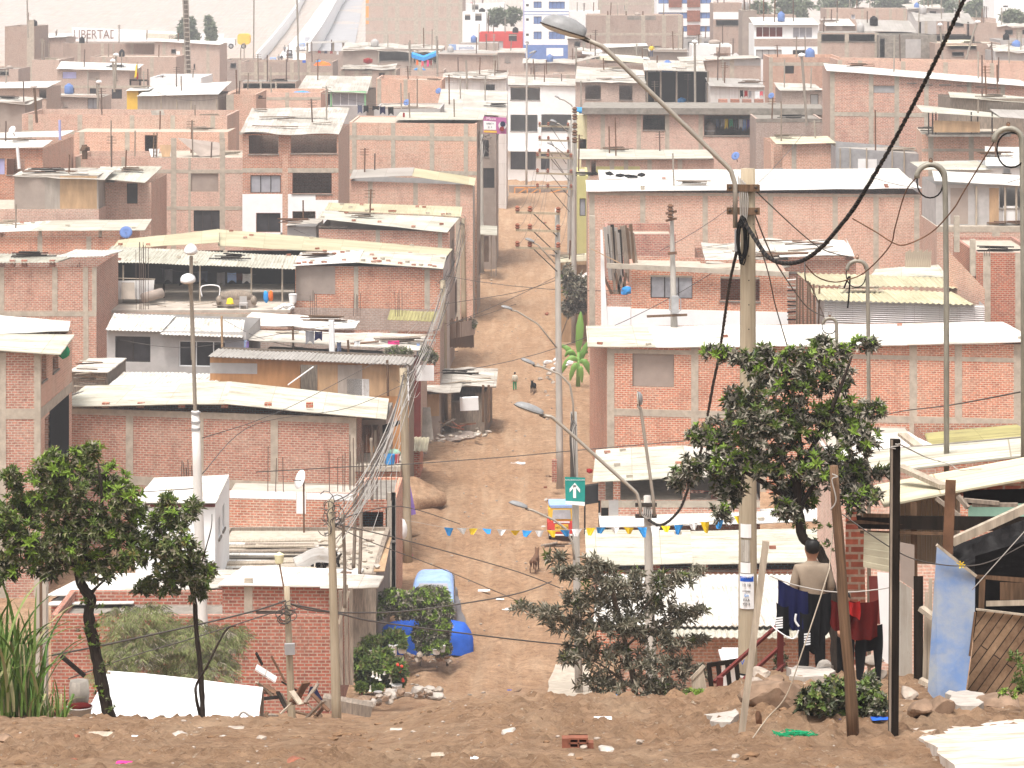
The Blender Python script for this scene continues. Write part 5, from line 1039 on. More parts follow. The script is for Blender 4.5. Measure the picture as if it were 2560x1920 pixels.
m.build('leaves',list(LV),t1)
t2=thing('tree','thin trunked dark tree standing against the white lamp post','tree',on(507,38.4))
limb([(508,1815),(505,1740),(500,1660),(491,1580),(486,1500),(470,1440)],38.4,(.036,.03),t2);limb([(500,1790,38.2),(490,1740,38.1),(492,1710,38.1),(515,1670,38),(545,1610,38),(568,1572,38),(590,1565,38)],38,(.022,.01),t2,name='limb');limb([(495,1440),(512,1380),(528,1320),(530,1285)],38.1,(.012,.004),t2,name='limb')
for pts in([(480,1460),(430,1400),(400,1320)],[(478,1455),(470,1370),(445,1290)]):limb(pts,38.4,(.03,.01),t2,name='limb')
crown([(415,1255,20,20),(400,1300,42,32),(440,1300,32,28),(482,1272,26,22),(375,1365,50,48),(450,1375,52,50),(492,1425,38,42),(415,1450,55,36),(497,1475,22,26),(362,1468,28,22),(523,1428,14,16),(452,1420,40,35)],38.4,.40,.092,.033,12,.16,t2,LV,seeds=.08)
t3=thing('tree','dense dark tree with lime tips beside the tallest pole, rising behind the man','tree',on(2095,38))
limb([(2098,1700),(2090,1600),(2078,1480),(2062,1410),(2040,1370),(2008,1345),(2000,1300),(1994,1255),(1990,1180)],38,(.085,.055),t3)
for pts in([(1998,1290),(1940,1200),(1880,1110),(1830,1030)],[(1992,1250),(2000,1120),(1980,1000),(1930,930)],[(1995,1270),(2080,1150),(2150,1050)],[(1994,1260),(1880,1190),(1760,1130)],[(2000,1180),(2080,1020),(2130,890)],[(1985,1250),(1960,1275),(1935,1290)]):limb(pts,38,(.045,.012),t3,name='limb')
crown([(1790,882,34,14),(1850,897,45,20),(1905,930,48,42),(1915,885,26,22),(2052,868,28,24),(2100,880,42,18),(2165,862,36,14),(2000,905,60,36),(1955,965,85,55),(2060,945,75,45),(1850,1000,55,32),(1795,1085,70,42),(1757,1092,40,24),(1900,1060,90,60),(2000,1060,90,60),(2100,1040,68,48),(2175,1022,42,18),(2150,1100,55,40),(1840,1150,70,45),(1705,1195,40,25),(1745,1165,48,32),(1950,1160,90,55),(2060,1170,80,55),(2140,1190,50,45),(1820,1220,45,45),(1990,1238,60,40),(1803,1285,20,26),(2140,1245,38,36),(1965,1280,32,32),(2205,1185,20,14),(2190,1240,14,16)],38,.38,.10,.035,12,.24,t3,('leaf_greydark','leaf_mid','leaf_lime'))
m=MB()
for x,y in((2025,1320),(2045,1355),(2060,1330),(1990,1310),(2070,1370)):
    for _ in range(5):m.cur=R.choice([0,0,1,2]);rosette(m,P(x+R.uniform(-14,14),y+R.uniform(-16,16),37.9),Vector((R.uniform(-1,1),-.3,.6)),7,.06,.026)
m.build('leaves',list(LV),t3)
t4=thing('shrub_tree','straggly dusty grey green shrub on the ridge beside the street','shrub',on(1585,46))
limb([(1590,1760),(1583,1690),(1568,1630),(1556,1570),(1540,1510),(1530,1470)],46,(.055,.03),t4,'bark_pale')
for pts in([(1560,1625),(1590,1595),(1640,1570),(1690,1545)],[(1545,1565),(1490,1558),(1420,1545),(1330,1530)],[(1538,1500),(1490,1450),(1440,1420)],[(1560,1600),(1610,1520),(1660,1460)],[(1585,1700),(1640,1640),(1730,1610)],[(1580,1720),(1500,1660),(1440,1640)],[(1590,1600),(1584,1570),(1600,1540)],[(1565,1740),(1555,1700),(1545,1660)],[(1600,1740),(1640,1700),(1700,1680)]):limb(pts,46,(.022,.008),t4,'bark_pale','limb',6)
crown([(1390,1395,28,12),(1412,1430,30,16),(1475,1405,22,16),(1455,1440,40,22),(1500,1432,45,25),(1530,1462,36,14),(1312,1520,30,10),(1360,1532,44,16),(1400,1555,52,20),(1465,1500,62,32),(1540,1490,52,32),(1590,1455,20,24),(1655,1460,40,22),(1700,1448,40,12),(1750,1432,24,8),(1620,1505,62,34),(1700,1540,45,24),(1745,1530,22,9),(1480,1575,72,32),(1560,1565,72,36),(1660,1590,62,36),(1735,1605,38,14),(1440,1630,44,24),(1420,1648,24,14),(1520,1645,70,34),(1620,1665,62,34),(1700,1670,44,28),(1752,1680,24,14),(1500,1705,62,24),(1600,1722,75,22),(1665,1720,45,22)],46,.24,.13,.030,9,.08,t4,('leaf_dusty','leaf_dusty','leaf_mid'),spread=(.3,1.2),droop=.3,deep=.8)
def reeds(label,x0,x1,yb,d,n,hmin,hmax,mat='leaf_reed',w=.05,name='reed_grass',spread=1.):
    rt=thing(name,label,'grass clump',P((x0+x1)/2,yb,d));m=MB()
    for k in range(n):
        px=R.uniform(x0,x1);b=P(px,yb,d+R.uniform(-.5,.6));h=R.uniform(hmin,hmax);ln=R.uniform(.1,.9)*h*.6*spread;az=R.uniform(0,6.28);dr=Vector((math.cos(az),math.sin(az),0));st=R.uniform(.0,.35)*h*(1 if h>.8 else .2)
        pts=[];S=9
        for i in range(S+1):
            t=i/S;pts.append(b+Vector((0,0,st))+dr*(ln*t**1.8)+Vector((0,0,h*.75*(t-(.55*ln/h+.1)*t**3))))
        sd=dr.cross(Vector((0,0,1)));sd=(sd*.8+Vector((R.uniform(-.5,.5),R.uniform(-.5,.5),0))).normalized();i0=len(m.v)
        for i,p in enumerate(pts):
            t=i/S;ww=w*(.55+.6*t if t<.4 else .8)*(1-max(0,t-.4)/.6)**.8+.002
            m.v+=[p-sd*ww/2,p+Vector((0,0,ww*-.2)),p+sd*ww/2]
        for i in range(S):
            a=i0+3*i;m.idx((a,a+1,a+4,a+3));m.idx((a+1,a+2,a+5,a+4))
    m.build('blades',mat,rt,True)
    s=MB()
    for k in range(n//8):px=R.uniform(x0,x1);b=P(px,yb,d+R.uniform(-.3,.4));s.tube([b,b+Vector((R.uniform(-.15,.15),0,hmax*.45))],.014,6)
    s.build('stems',mat,rt,True);return rt
reeds('tall bright green reed clump with arching blades at left edge',-60,100,1812,37.6,150,1.0,2.35,w=.06)
reeds('low dry reed clump at the foot of the tall reeds',70,165,1808,37.2,70,.35,.85,w=.035)
sh=thing('feathery_shrub','feathery drooping grey green shrub before the brick yard wall','shrub',on(430,66));m=MB();kf=66/F
for cx,cy,rx,ry in[(305,1560,36,36),(365,1555,48,40),(430,1600,60,50),(300,1640,50,45),(350,1630,55,50),(485,1610,55,55),(540,1620,50,50),(582,1600,24,36),(430,1670,65,32),(520,1680,60,36),(280,1690,40,25)]:
    c=P(cx,cy,66+R.uniform(-.4,.4))
    for _ in range(int(rx*ry/12)):
        v=Vector((R.gauss(0,1),R.gauss(0,1),R.gauss(0,1))).normalized()*R.random()**.4;p=c+Vector((v.x*rx*kf,v.y*.5,v.z*ry*kf));dr=Vector((v.x+R.uniform(-.6,.6),v.y,-.75)).normalized()
        m.cur=0 if R.random()<.8 else 1;q=p.copy();dq=Vector((v.x*.6,v.y*.6,.5))
        for i in range(6):
            q=q+(dq*(1-i/6)+dr*(i/6)).normalized()*.055;sd=dr.orthogonal()*R.choice((-1,1))
            for sgn in(-1,1):m.leaf(q,dr+Vector((sgn*.8,R.uniform(-.4,.4),.0)),Vector((0,-1,.4)),.13,.016,.1)
m.build('foliage',['leaf_feather','leaf_dusty'],sh)
for pts in([(430,1790),(420,1690),(360,1600)],[(440,1790),(470,1690),(540,1620)],[(430,1790),(400,1650),(300,1570)]):limb(pts,66,(.06,.015),sh,'bark_pale','stem',6)
bu=thing('round_leaf_bush','dark round leaved bush between the man and the leaning wooden post','bush',on(2080,27.5))
crown([(2045,1745,45,38),(2095,1725,45,36),(2150,1750,45,42),(2060,1790,55,26),(2012,1782,22,34),(2175,1705,26,20),(2120,1785,45,30),(2195,1760,20,30)],27.5,1.2,.055,.036,9,.03,bu,('leaf_dark','leaf_mid','leaf_mid'),spread=(.4,1.5),deep=1.2,name='foliage')
crown([(2545,1650,16,22),(2550,1700,20,28),(2520,1735,22,10)],28,.5,.05,.02,8,.5,thing('weed','green weed at the right edge before the diagonal board door','weed',on(2545,28)),('leaf_mid','leaf_mid','leaf_lime'),name='foliage')
crown([(1750,1735,40,12),(1715,1738,20,8)],44,.6,.06,.03,8,.4,thing('ground_plant','low green plants at the foot of the wooden picket fence','plant',on(1745,44)),('leaf_mid','leaf_mid','leaf_lime'),name='foliage')
crown([(1945,1650,20,24),(1925,1700,16,14)],42,.5,.06,.03,8,.2,thing('bush','dark green bush behind the red handrail','bush',on(1945,42)),('leaf_dark','leaf_mid','leaf_mid'),name='foliage')
hd=thing('vine_arbour','leafy vine arbour trained flat over a stone edge beside the street','vine',on(1000,104))
crown([(905,1515,30,18),(950,1510,34,24),(1000,1505,36,26),(1050,1500,36,26),(1095,1498,30,26),(1115,1525,16,24),(930,1535,36,12),(1015,1530,40,16),(1080,1540,40,28),(1060,1585,30,26),(1095,1590,26,30),(1110,1570,16,30),(1062,1620,18,16),(1105,1625,22,16),(980,1490,30,14),(1075,1480,36,10)],104,.5,.17,.085,9,.3,hd,('leaf_dusty','leaf_mid','leaf_lime'),deep=.7,name='foliage')
for x in(895,1050,1118):limb([(x,1665),(x+3,1600),(x,1520)],104,(.05,.04),hd,'bark_pale','post',6,0)
da=thing('datura_shrub','shrub with hanging white trumpet flowers before the arbour','shrub',on(950,98))
crown([(910,1670,26,20),(945,1665,34,22),(985,1670,24,18),(920,1700,30,20),(960,1695,36,20),(900,1640,18,14),(955,1640,28,14)],98,.4,.22,.11,8,.15,da,('leaf_mid','leaf_mid','leaf_lime'),name='foliage')
m=MB()
for x,y in((932,1682),(942,1686),(950,1690),(975,1686),(926,1718),(907,1712),(962,1676),(978,1700)):p=P(x,y,97.4);m.lathe(p-Vector((0,0,.14)),[(.07,0),(.03,.06),(.02,.2)],6)
m.build('flower','petal_white',da)
hb=thing('red_flower_plant','small pot plant with red flowers beside the white trumpet shrub','plant',on(1000,97.5));crown([(998,1680,18,16),(1002,1700,14,14)],97.5,.4,.14,.07,8,.2,hb,('leaf_mid','leaf_mid','leaf_lime'),name='foliage')
m=MB()
for x,y in((994,1662),(1004,1666),(1000,1678),(1007,1698),(1008,1702)):m.blob(P(x,y,97.1),.06,x,.3,1)
m.build('flower','petal_red',hb);m=MB();m.lathe(P(992,1733,97.3),[(.14,0),(.17,.26),(.19,.26),(.19,.3)],12);m.build('pot','paint_white',hb)
def pot(label,x,yb,d,r,h,mat,leaf=1.,lm=('leaf_mid','leaf_mid','leaf_lime'),lw=.05,L=.14):
    q=thing('potted_plant',label,'potted plant',P(x,yb,d),'potted plants beside the arbour');m=MB();m.lathe(P(x,yb,d),[(r*.78,0),(r,h*.9),(r*1.08,h*.9),(r*1.08,h)],12);m.build('pot',mat,q,False)
    if leaf:crown([(x,yb-(h+.12*leaf)*F/d,14*leaf,12*leaf)],d,.4,L,lw,8,.3,q,lm,name='foliage')
pot('white bucket pot below the vine arbour, the broadest leaved plant in it',983,1638,103.3,.16,.38,'paint_white',1.6,lw=.12,L=.3)
pot('shallow white basin pot right of the bucket pot',1006,1632,103.3,.17,.16,'paint_white',.8)
pot('short white tub pot under the vine arbour near the blue covered car',1091,1635,103.2,.15,.2,'paint_white',.9)
pot('pale beige pot at the right end of the stone edge',1107,1630,103.2,.1,.24,'plaster_grey',.8)
pot('long white planter with ferns left of the bucket pot',925,1640,103,.22,.26,'paint_white',1.8,L=.22)
pot('small dark pot with yellow green leaves at the trumpet shrub foot',903,1738,96.5,.09,.18,'clay',.9,('leaf_lime',)*3)
pot('pinkish pot at the trumpet shrub foot',945,1742,96.3,.14,.18,'plaster_grey',.8)
for k in range(34):
    x=R.uniform(905,1130);y=1662-R.uniform(0,22)-(x-905)*.03;m=MB();m.blob(P(x,y,103.6),(R.uniform(.1,.18),.15,R.uniform(.08,.13)),k*1.7,.3,1);solo(m,'edge_stone',R.choice(['stone','stone_brown','stone']),'dark rounded stone in the dry stone edge under the vine arbour','stone',None,'stones of the dry stone edge')
ba=thing('banana_plant','banana plant with one tall upright leaf beside the street','banana plant',on(1445,180));bk=180/F
def bleaf(x0,y0,x1,y1,w,d=180,bend=0.,mb=None):
    a,b=P(x0,y0,d),P(x1,y1,d);n=10;c=(a+b)/2+Vector((0,-.2,bend));i0=len(mb.v)
    for i in range(n+1):
        t=i/n;p=a*(1-t)**2+c*2*t*(1-t)+b*t*t;tg=((c-a)*(1-t)+(b-c)*t).normalized();s=tg.cross(Vector((0,-1,.2))).normalized();ww=w*math.sin(math.pi*min(.98,.06+.92*t))**.55*(.8+.2*R.random())
        mb.v+=[p-s*ww/2+Vector((0,.1,-.08)),p,p+s*ww/2+Vector((0,.1,-.08))]
    for i in range(n):q=i0+3*i;mb.idx((q,q+1,q+4,q+3));mb.idx((q+1,q+2,q+5,q+4))
m=MB()
for a in((1446,880,1452,778,.55,180,0),(1440,900,1402,862,.4,180.3,.5),(1445,900,1404,930,.45,179.6,1.0),(1448,905,1472,850,.4,180,.2),(1450,905,1478,940,.45,179.5,.9),(1444,910,1425,950,.4,179.5,.7),(1446,900,1470,880,.4,180,.6),(1440,890,1412,890,.35,180,.7),(1450,915,1455,955,.35,179.4,.6)):bleaf(*a[:5],d=a[5],bend=a[6],mb=m)
m.build('leaves','leaf_banana',ba,True);m=MB();m.tube([P(1445,985,180),P(1446,880,180)],[.16,.08],8);m.build('stem','leaf_banana',ba,True)
th=thing('thicket','dark thicket of twigs and leaves behind the street pole','bush',on(1430,203));crown([(1420,690,14,30),(1432,730,24,30),(1455,720,18,35),(1445,770,22,22),(1418,770,14,18)],203,.12,.34,.14,7,.1,th,('leaf_dusty','leaf_dusty','leaf_mid'),name='foliage')
sc=thing('rooftop_plant','bushy green plant in tubs on the patched roof edge by the street','plant',P(1000,888,146));crown([(985,880,22,10),(1010,884,18,10),(1065,885,12,16),(1080,895,10,14)],146,.3,.24,.08,8,.1,sc,('leaf_dusty','leaf_mid','leaf_mid'),name='foliage')
fc_=thing('brush_fence','dark brush fence with upright stakes beside the cable poles','fence',on(1160,193));m=MB()
for k in range(26):x=1118+k*2.6;m.tube([P(x,870-R.uniform(0,3),185+k*.35),P(x+R.uniform(-2,2),800+R.uniform(-10,8),185+k*.35)],.06,5)
m.build('stakes','wood_brown',fc_);m=MB();m.bar(P(1114,830,184.9),P(1186,818,194),.1,1.0);m.build('brush','plaster_brown',fc_)
crown([(1182,812,12,14)],193,.06,.25,.08,7,.1,fc_,('leaf_dusty','leaf_dusty','leaf_mid'),name='foliage')
def fartree(label,x,yt,yb,d,w,dens=.016,L=.9,shape='round'):
    q=thing('tree',label,'tree',P(x,yb,d),'hazy far trees');hgt=yb-yt
    bl=[(x+R.uniform(-.3,.3)*w,yt+hgt*t,w*R.uniform(.35,.55)*((.4+t)if shape=='cone' else 1),hgt*.22)for t in(.2,.4,.6,.8,.5,.35,.65)]
    crown(bl,d,dens,L,L*.5,6,.1,q,('leaf_far','leaf_far','leaf_far'),deep=.8);limb([(x,yb+6),(x,yt+hgt*.4)],d,(.4,.15),q,'bark_pale',n=6)
for a in(('dark hazy cypress left of the mast behind the white lettered wall',455,48,108,545,16,'cone'),('broad hazy cypress behind the mast',480,46,108,550,20,'cone'),('narrow hazy cypress right of the mast behind the white lettered wall',527,42,106,548,18,'cone'),('hazy bushes behind the red shop',1240,24,62,540,40,'round'),('hazy tree between pale houses and blue white block',1282,20,60,545,30,'round'),
('hazy tree left of the white two storey house',1905,8,60,520,50,'round'),('wide hazy tree above the white two storey house',1980,-6,55,560,80,'round'),('hazy tree above the pinkish brick house',2100,-30,40,600,90,'round'),('hazy tree beside the tall dark shed',2330,-10,40,600,90,'round'),('hazy tree left of the white corner building',2440,0,60,590,60,'round'),('hazy tree below the white corner building',2530,26,70,520,45,'round'),('hazy tree over the far right slope',2220,-40,30,620,90,'round')):fartree(a[0],a[1],a[2],a[3],a[4],a[5],shape=a[6])
# ---------------- people and animals ----------------
def skin(name,J,E,mat,parent,sub=2,root=0):
    bm=bmesh.new();lay=bm.verts.layers.skin.verify();vs=[]
    for j in J:
        v=bm.verts.new(Vector(j[:3]));r=j[3:]if len(j)>4 else(j[3],j[3]);v[lay].radius=r;vs.append(v)
    vs[root][lay].use_root=True
    for a,b in E:bm.edges.new((vs[a],vs[b]))
    me=bpy.data.meshes.new(name);bm.to_mesh(me);bm.free();o=bpy.data.objects.new(name,me);C.collection.objects.link(o)
    md=o.modifiers.new('skin','SKIN');md.use_smooth_shade=True;o.modifiers.new('sub','SUBSURF').levels=sub;o.modifiers['sub'].render_levels=sub
    dg=bpy.context.evaluated_depsgraph_get();dg.update();m2=bpy.data.meshes.new_from_object(o.evaluated_get(dg));bpy.data.objects.remove(o);bpy.data.meshes.remove(me)
    m2.materials.clear();m2.materials.append(MATS[mat]);m2.polygons.foreach_set('use_smooth',[True]*len(m2.polygons))
    o=bpy.data.objects.new(name,m2);C.collection.objects.link(o)
    if parent is not None:o.parent=parent
    return o
def person(label,loc,H,yaw,top,legs,arms='down',legpose=0.,long_hair=False,fingers=True,shoe='cloth_black',name='person',group=None):
    s=H/1.74
    J=[(0,0,.95,.15,.11),(0,.01,1.15,.145,.10),(0,0,1.34,.175,.11),(0,-.01,1.455,.085,.075),(0,0,1.52,.055),(0,.02,1.60,.085,.10),(0,.015,1.69,.09,.11),(0,.005,1.735,.06,.07),(0,.10,1.585,.018)]
    E=[(0,1),(1,2),(2,3),(3,4),(4,5),(5,6),(6,7),(5,8)]
    A={'down':((.25,-.03,1.13),(.26,.06,.88)),'front':((.25,-.02,1.14),(.13,.24,1.06)),'hips':((.36,-.04,1.16),(.19,.06,1.0))}[arms]
    for sg in(-1,1):
        i=len(J);J+=[(sg*.19,0,1.40,.06),(sg*A[0][0],A[0][1],A[0][2],.046),(sg*A[1][0],A[1][1],A[1][2],.033)]
        E+=[(2,i),(i,i+1),(i+1,i+2)]
        w=Vector((sg*A[1][0],A[1][1],A[1][2]));f=(w-Vector((sg*A[0][0],A[0][1],A[0][2]))).normalized();sdv=f.cross(Vector((0,0,1))if abs(f.z)<.8 else Vector((1,0,0))).normalized()
        p=w+f*.07;J.append((*p,.038,.02));E.append((i+2,i+3))
        if fingers:
            for q in range(5):
                k=len(J);off=sdv*(q-1.5)*.02 if q<4 else sdv*-sg*.045
                st=p+off+f*(.035 if q<4 else-.02);ln=[.07,.08,.075,.055,.05][q];J+=[(*st,.0095),(*(st+f*ln*.55+Vector((0,.012,0))),.009),(*(st+f*ln+Vector((0,.03,0))),.007)];E+=[(i+3,k),(k,k+1),(k+1,k+2)]
        h=len(J);dx=legpose*sg
        J+=[(sg*.095,0,.86,.085),(sg*.10,.02+dx*.5,.49,.06),(sg*.11,-.01+dx,.09,.042),(sg*.12,.13+dx,.03,.035,.025)];E+=[(0,h),(h,h+1),(h+1,h+2),(h+2,h+3)]
        for e in(-1,):pass
    for sg in(-1,1):k=len(J);J+=[(sg*.083,.01,1.615,.016)];E.append((5,k))
    sc=lambda JJ:[tuple(v*s for v in j)for j in JJ]
    body=skin('person',sc(J),E,'skin',None,1);body.name=name;body.location=Vector(loc);body.rotation_euler.z=yaw
    tag(body,label,'person',group)
    T=[(0,0,.86,.20,.14),(0,.01,1.15,.19,.14),(0,0,1.35,.215,.14),(0,-.01,1.455,.10,.09),(0,-.005,1.53,.075,.07)];TE=[(0,1),(1,2),(2,3),(3,4)]
    for sg in(-1,1):
        i=len(T);el=Vector((sg*A[0][0],A[0][1],A[0][2]));wr=Vector((sg*A[1][0],A[1][1],A[1][2]));T+=[(sg*.19,0,1.40,.08),(*el,.064),(*el.lerp(wr,.9),.05)];TE+=[(2,i),(i,i+1),(i+1,i+2)]
    skin('jacket',sc(T),TE,top,body,1)
    L=[(0,0,.97,.165,.12)];LE=[]
    for sg in(-1,1):i=len(L);dx=legpose*sg;L+=[(sg*.095,0,.84,.105),(sg*.10,.02+dx*.5,.49,.082),(sg*.11,-.01+dx,.09,.072)];LE+=[(0,i),(i,i+1),(i+1,i+2)]
    skin('trousers',sc(L),LE,legs,body,1)
    Hh=[(0,-.045,1.58,.085,.075),(0,-.035,1.67,.112,.115),(0,-.01,1.735,.105,.12),(0,.0,1.775,.06,.08)];HE=[(0,1),(1,2),(2,3)]
    if long_hair:Hh.append((0,-.06,1.52,.07,.05));HE.append((0,3))
    skin('hair',sc(Hh),HE,'hair',body,1)
    for sg in(-1,1):
        m=MB();dx=legpose*sg;m.blob((sg*.12*s,(.06+dx)*s,.035*s),(.05*s,.14*s,.045*s),3,.1,1,.7);m.build('shoe',shoe,body,True)
    return body
def dog(label,loc,L,yaw,mat,head=.12):
    s=L/.8
    J=[(0,-.34,.50,.085),(0,-.1,.48,.10),(0,.2,.47,.13),(0,.36,.56,.085),(0,.45,.70,.075),(0,.53,.70+head*.2,.06),(0,.64,.66,.035),(0,-.44,.50,.03),(0,-.6,.38,.018),(0,-.66,.5,.012)]
    E=[(0,1),(1,2),(2,3),(3,4),(4,5),(5,6),(0,7),(7,8),(8,9)]
    for sg in(-1,1):
        i=len(J);J+=[(sg*.09,.26,.40,.055),(sg*.09,.24,.22,.032),(sg*.09,.27,.05,.025),(sg*.09,.32,.02,.025)];E+=[(2,i),(i,i+1),(i+1,i+2),(i+2,i+3)]
        i=len(J);J+=[(sg*.09,-.32,.42,.07),(sg*.10,-.22,.28,.045),(sg*.10,-.42,.19,.026),(sg*.10,-.38,.03,.024),(sg*.10,-.32,.02,.024)];E+=[(0,i),(i,i+1),(i+1,i+2),(i+2,i+3),(i+3,i+4)]
        i=len(J);J+=[(sg*.06,.45,.78,.025),(sg*.075,.45,.85,.01)];E+=[(4,i),(i,i+1)]
    o=skin('dog',[tuple(v*s for v in j)for j in J],E,mat,None,1);o.location=Vector(loc);o.rotation_euler.z=yaw;return tag(o,label,'dog')
person('man in tan jacket and dark trousers seen from behind by the washing',on(2030,37)+Vector((0,0,.0)),1.78,.12,'cloth_tan','cloth_black','front',shoe='cloth_black')
p2=person('child in rose jacket with folded arms, half hidden behind the hung clothes',on(2114,35.2),1.06,2.9,'cloth_rose','cloth_black','front',shoe='cloth_black')
def cloth(a,b,h,mat,label,name='hanging_cloth',cat='clothing',bottom=None,fold=.035,nf=3.,parent=None,group=None,n=16,drop=0.03,seed=1):
    a,b=Vector(a),Vector(b);m=MB();nv=8
    for lay in(0,.012):
        i0=len(m.v)
        for j in range(nv+1):
            for i in range(n+1):
                u,v=i/n,j/nv;hh=h*(bottom(u)if bottom else 1.);p=a.lerp(b,u);p.z-=hh*v+drop*4*u*(1-u)
                p.y+=lay+fold*math.sin(u*nf*6.283+seed+v*.8)*(.25+.75*v);p.x+=.4*fold*math.sin(u*nf*4+v*3+seed)*v;m.v.append(p)
        for j in range(nv):
            for i in range(n):q=i0+j*(n+1)+i;m.idx((q,q+1,q+n+2,q+n+1)if lay else(q,q+n+1,q+n+2,q+1))
    if parent is not None:return m.build(name,mat,parent,True)
    o=solo(m,name,mat,label,cat,None,group,True);return o
cl=33.6
wire(spline([P(1925,1440,cl),P(1985,1462,cl),P(2065,1478,cl),P(2130,1480,cl),P(2192,1474,cl),P(2240,1466,cl)]),.008,'pale washing line strung from the leaning plank to the shack','cable_grey','washing_line','washing line',seg=1)
nv_=thing('sweatshirt','navy sweatshirt with white cuff prints hung on the washing line','clothing',P(1980,1450,cl))
cloth(P(1945,1446,cl),P(2020,1480,cl),.50,'cloth_navy','','sweatshirt_body',parent=nv_,bottom=lambda u:1.-.12*abs(u-.5));cloth(P(1941,1506,cl-.03),P(1972,1516,cl-.03),.36,'cloth_black','','sleeve',parent=nv_,nf=1.,bottom=lambda u:.75+.25*u);cloth(P(2000,1530,cl-.03),P(2030,1530,cl-.03),.42,'cloth_black','','sleeve',parent=nv_,nf=1.)
for x0,x1,y0,y1 in((1939,1957,1544,1574),(2010,2026,1584,1616)):
    m=MB()
    for r in range(5):
        yy=y0+(y1-y0)*r/5;m.hexa([P(x0,yy+4,cl-.09),P(x1,yy+2,cl-.09),P(x1,yy+2,cl-.085),P(x0,yy+4,cl-.085),P(x0,yy,cl-.09),P(x1,yy-2,cl-.09),P(x1,yy-2,cl-.085),P(x0,yy,cl-.085)])
    m.build('cuff_print','cloth_white',nv_)
m=MB();m.tube(spline([P(1930,1546,cl-.08),P(1928,1562,cl-.08),P(1955,1584,cl-.1),P(1980,1597,cl-.1),P(1992,1588,cl-.1),P(1996,1575,cl-.1)]),.008,5);m.tube(spline([P(1990,1535,cl-.08),P(1988,1552,cl-.08),P(1997,1566,cl-.08)]),.014,5);m.build('piping','cloth_white',nv_,True)
cloth(P(2015,1481,cl+.05),P(2078,1480,cl+.05),.72,'cloth_black','black garment hung on the washing line beside the navy sweatshirt',bottom=lambda u:.8+.2*math.sin(u*5))
cloth(P(2078,1500,cl),P(2128,1504,cl),.36,'cloth_dred','dark maroon cloth hung on the line left of the red towel',bottom=lambda u:.8+.15*math.sin(u*6));cloth(P(2124,1502,cl),P(2196,1500,cl),.44,'cloth_dred','dark red towel hung on the washing line by the white post',nf=2.)
cloth(P(2118,1500,cl-.05),P(2150,1502,cl-.05),.22,'cloth_red','small bright red strip of cloth on the washing line',nf=1.5,bottom=lambda u:.5+.5*u)
cloth(P(2140,1560,cl+.1),P(2206,1560,cl+.1),.70,'cloth_black','black trousers hung behind the dark red towel','hanging_trousers',nf=1.5,bottom=lambda u:.42+.58*max(0,math.sin(u*9.4))**.4)
# ---------------- vehicles ----------------
def wheel(parent,c,r,w,axis=(1,0,0),name='wheel'):
    m=MB();ax=Vector(axis);m.lathe(Vector(c)-ax*w/2,[(r*.6,0),(r*.95,.02),(r,w*.25),(r,w*.75),(r*.95,w-.02),(r*.6,w)],16,ax);t=m.build(name,'cable_black',parent,True)
    m=MB();m.lathe(Vector(c)-ax*(w/2+.01),[(r*.2,0),(r*.58,.01),(r*.58,w),(r*.2,w+.02)],12,ax);m.build('rim','zinc_grey',t)
def loft(mb,secs):
    i0=len(mb.v);n=len(secs[0])
    for s in secs:mb.v+=[Vector(p)for p in s]
    for k in range(len(secs)-1):
        for j in range(n):mb.idx((i0+k*n+j,i0+k*n+(j+1)%n,i0+(k+1)*n+(j+1)%n,i0+(k+1)*n+j))
    mb.idx([i0+j for j in range(n)][::-1]);mb.idx([i0+(len(secs)-1)*n+j for j in range(n)]);return mb
def ring(c,w,z0,z1,y,rnd=.2,n=4):
    out=[];h=z1-z0
    for sx,sz,a0 in((1,1,0),(-1,1,90),(-1,-1,180),(1,-1,270)):
        r=min(rnd,w/2,h/2)
        for k in range(n):a=math.radians(a0+90*k/(n-1));out.append((c.x+sx*(w/2-r)+r*math.cos(a),c.y+y,c.z+(z1-r if sz>0 else z0+r)+r*math.sin(a)))
    return out
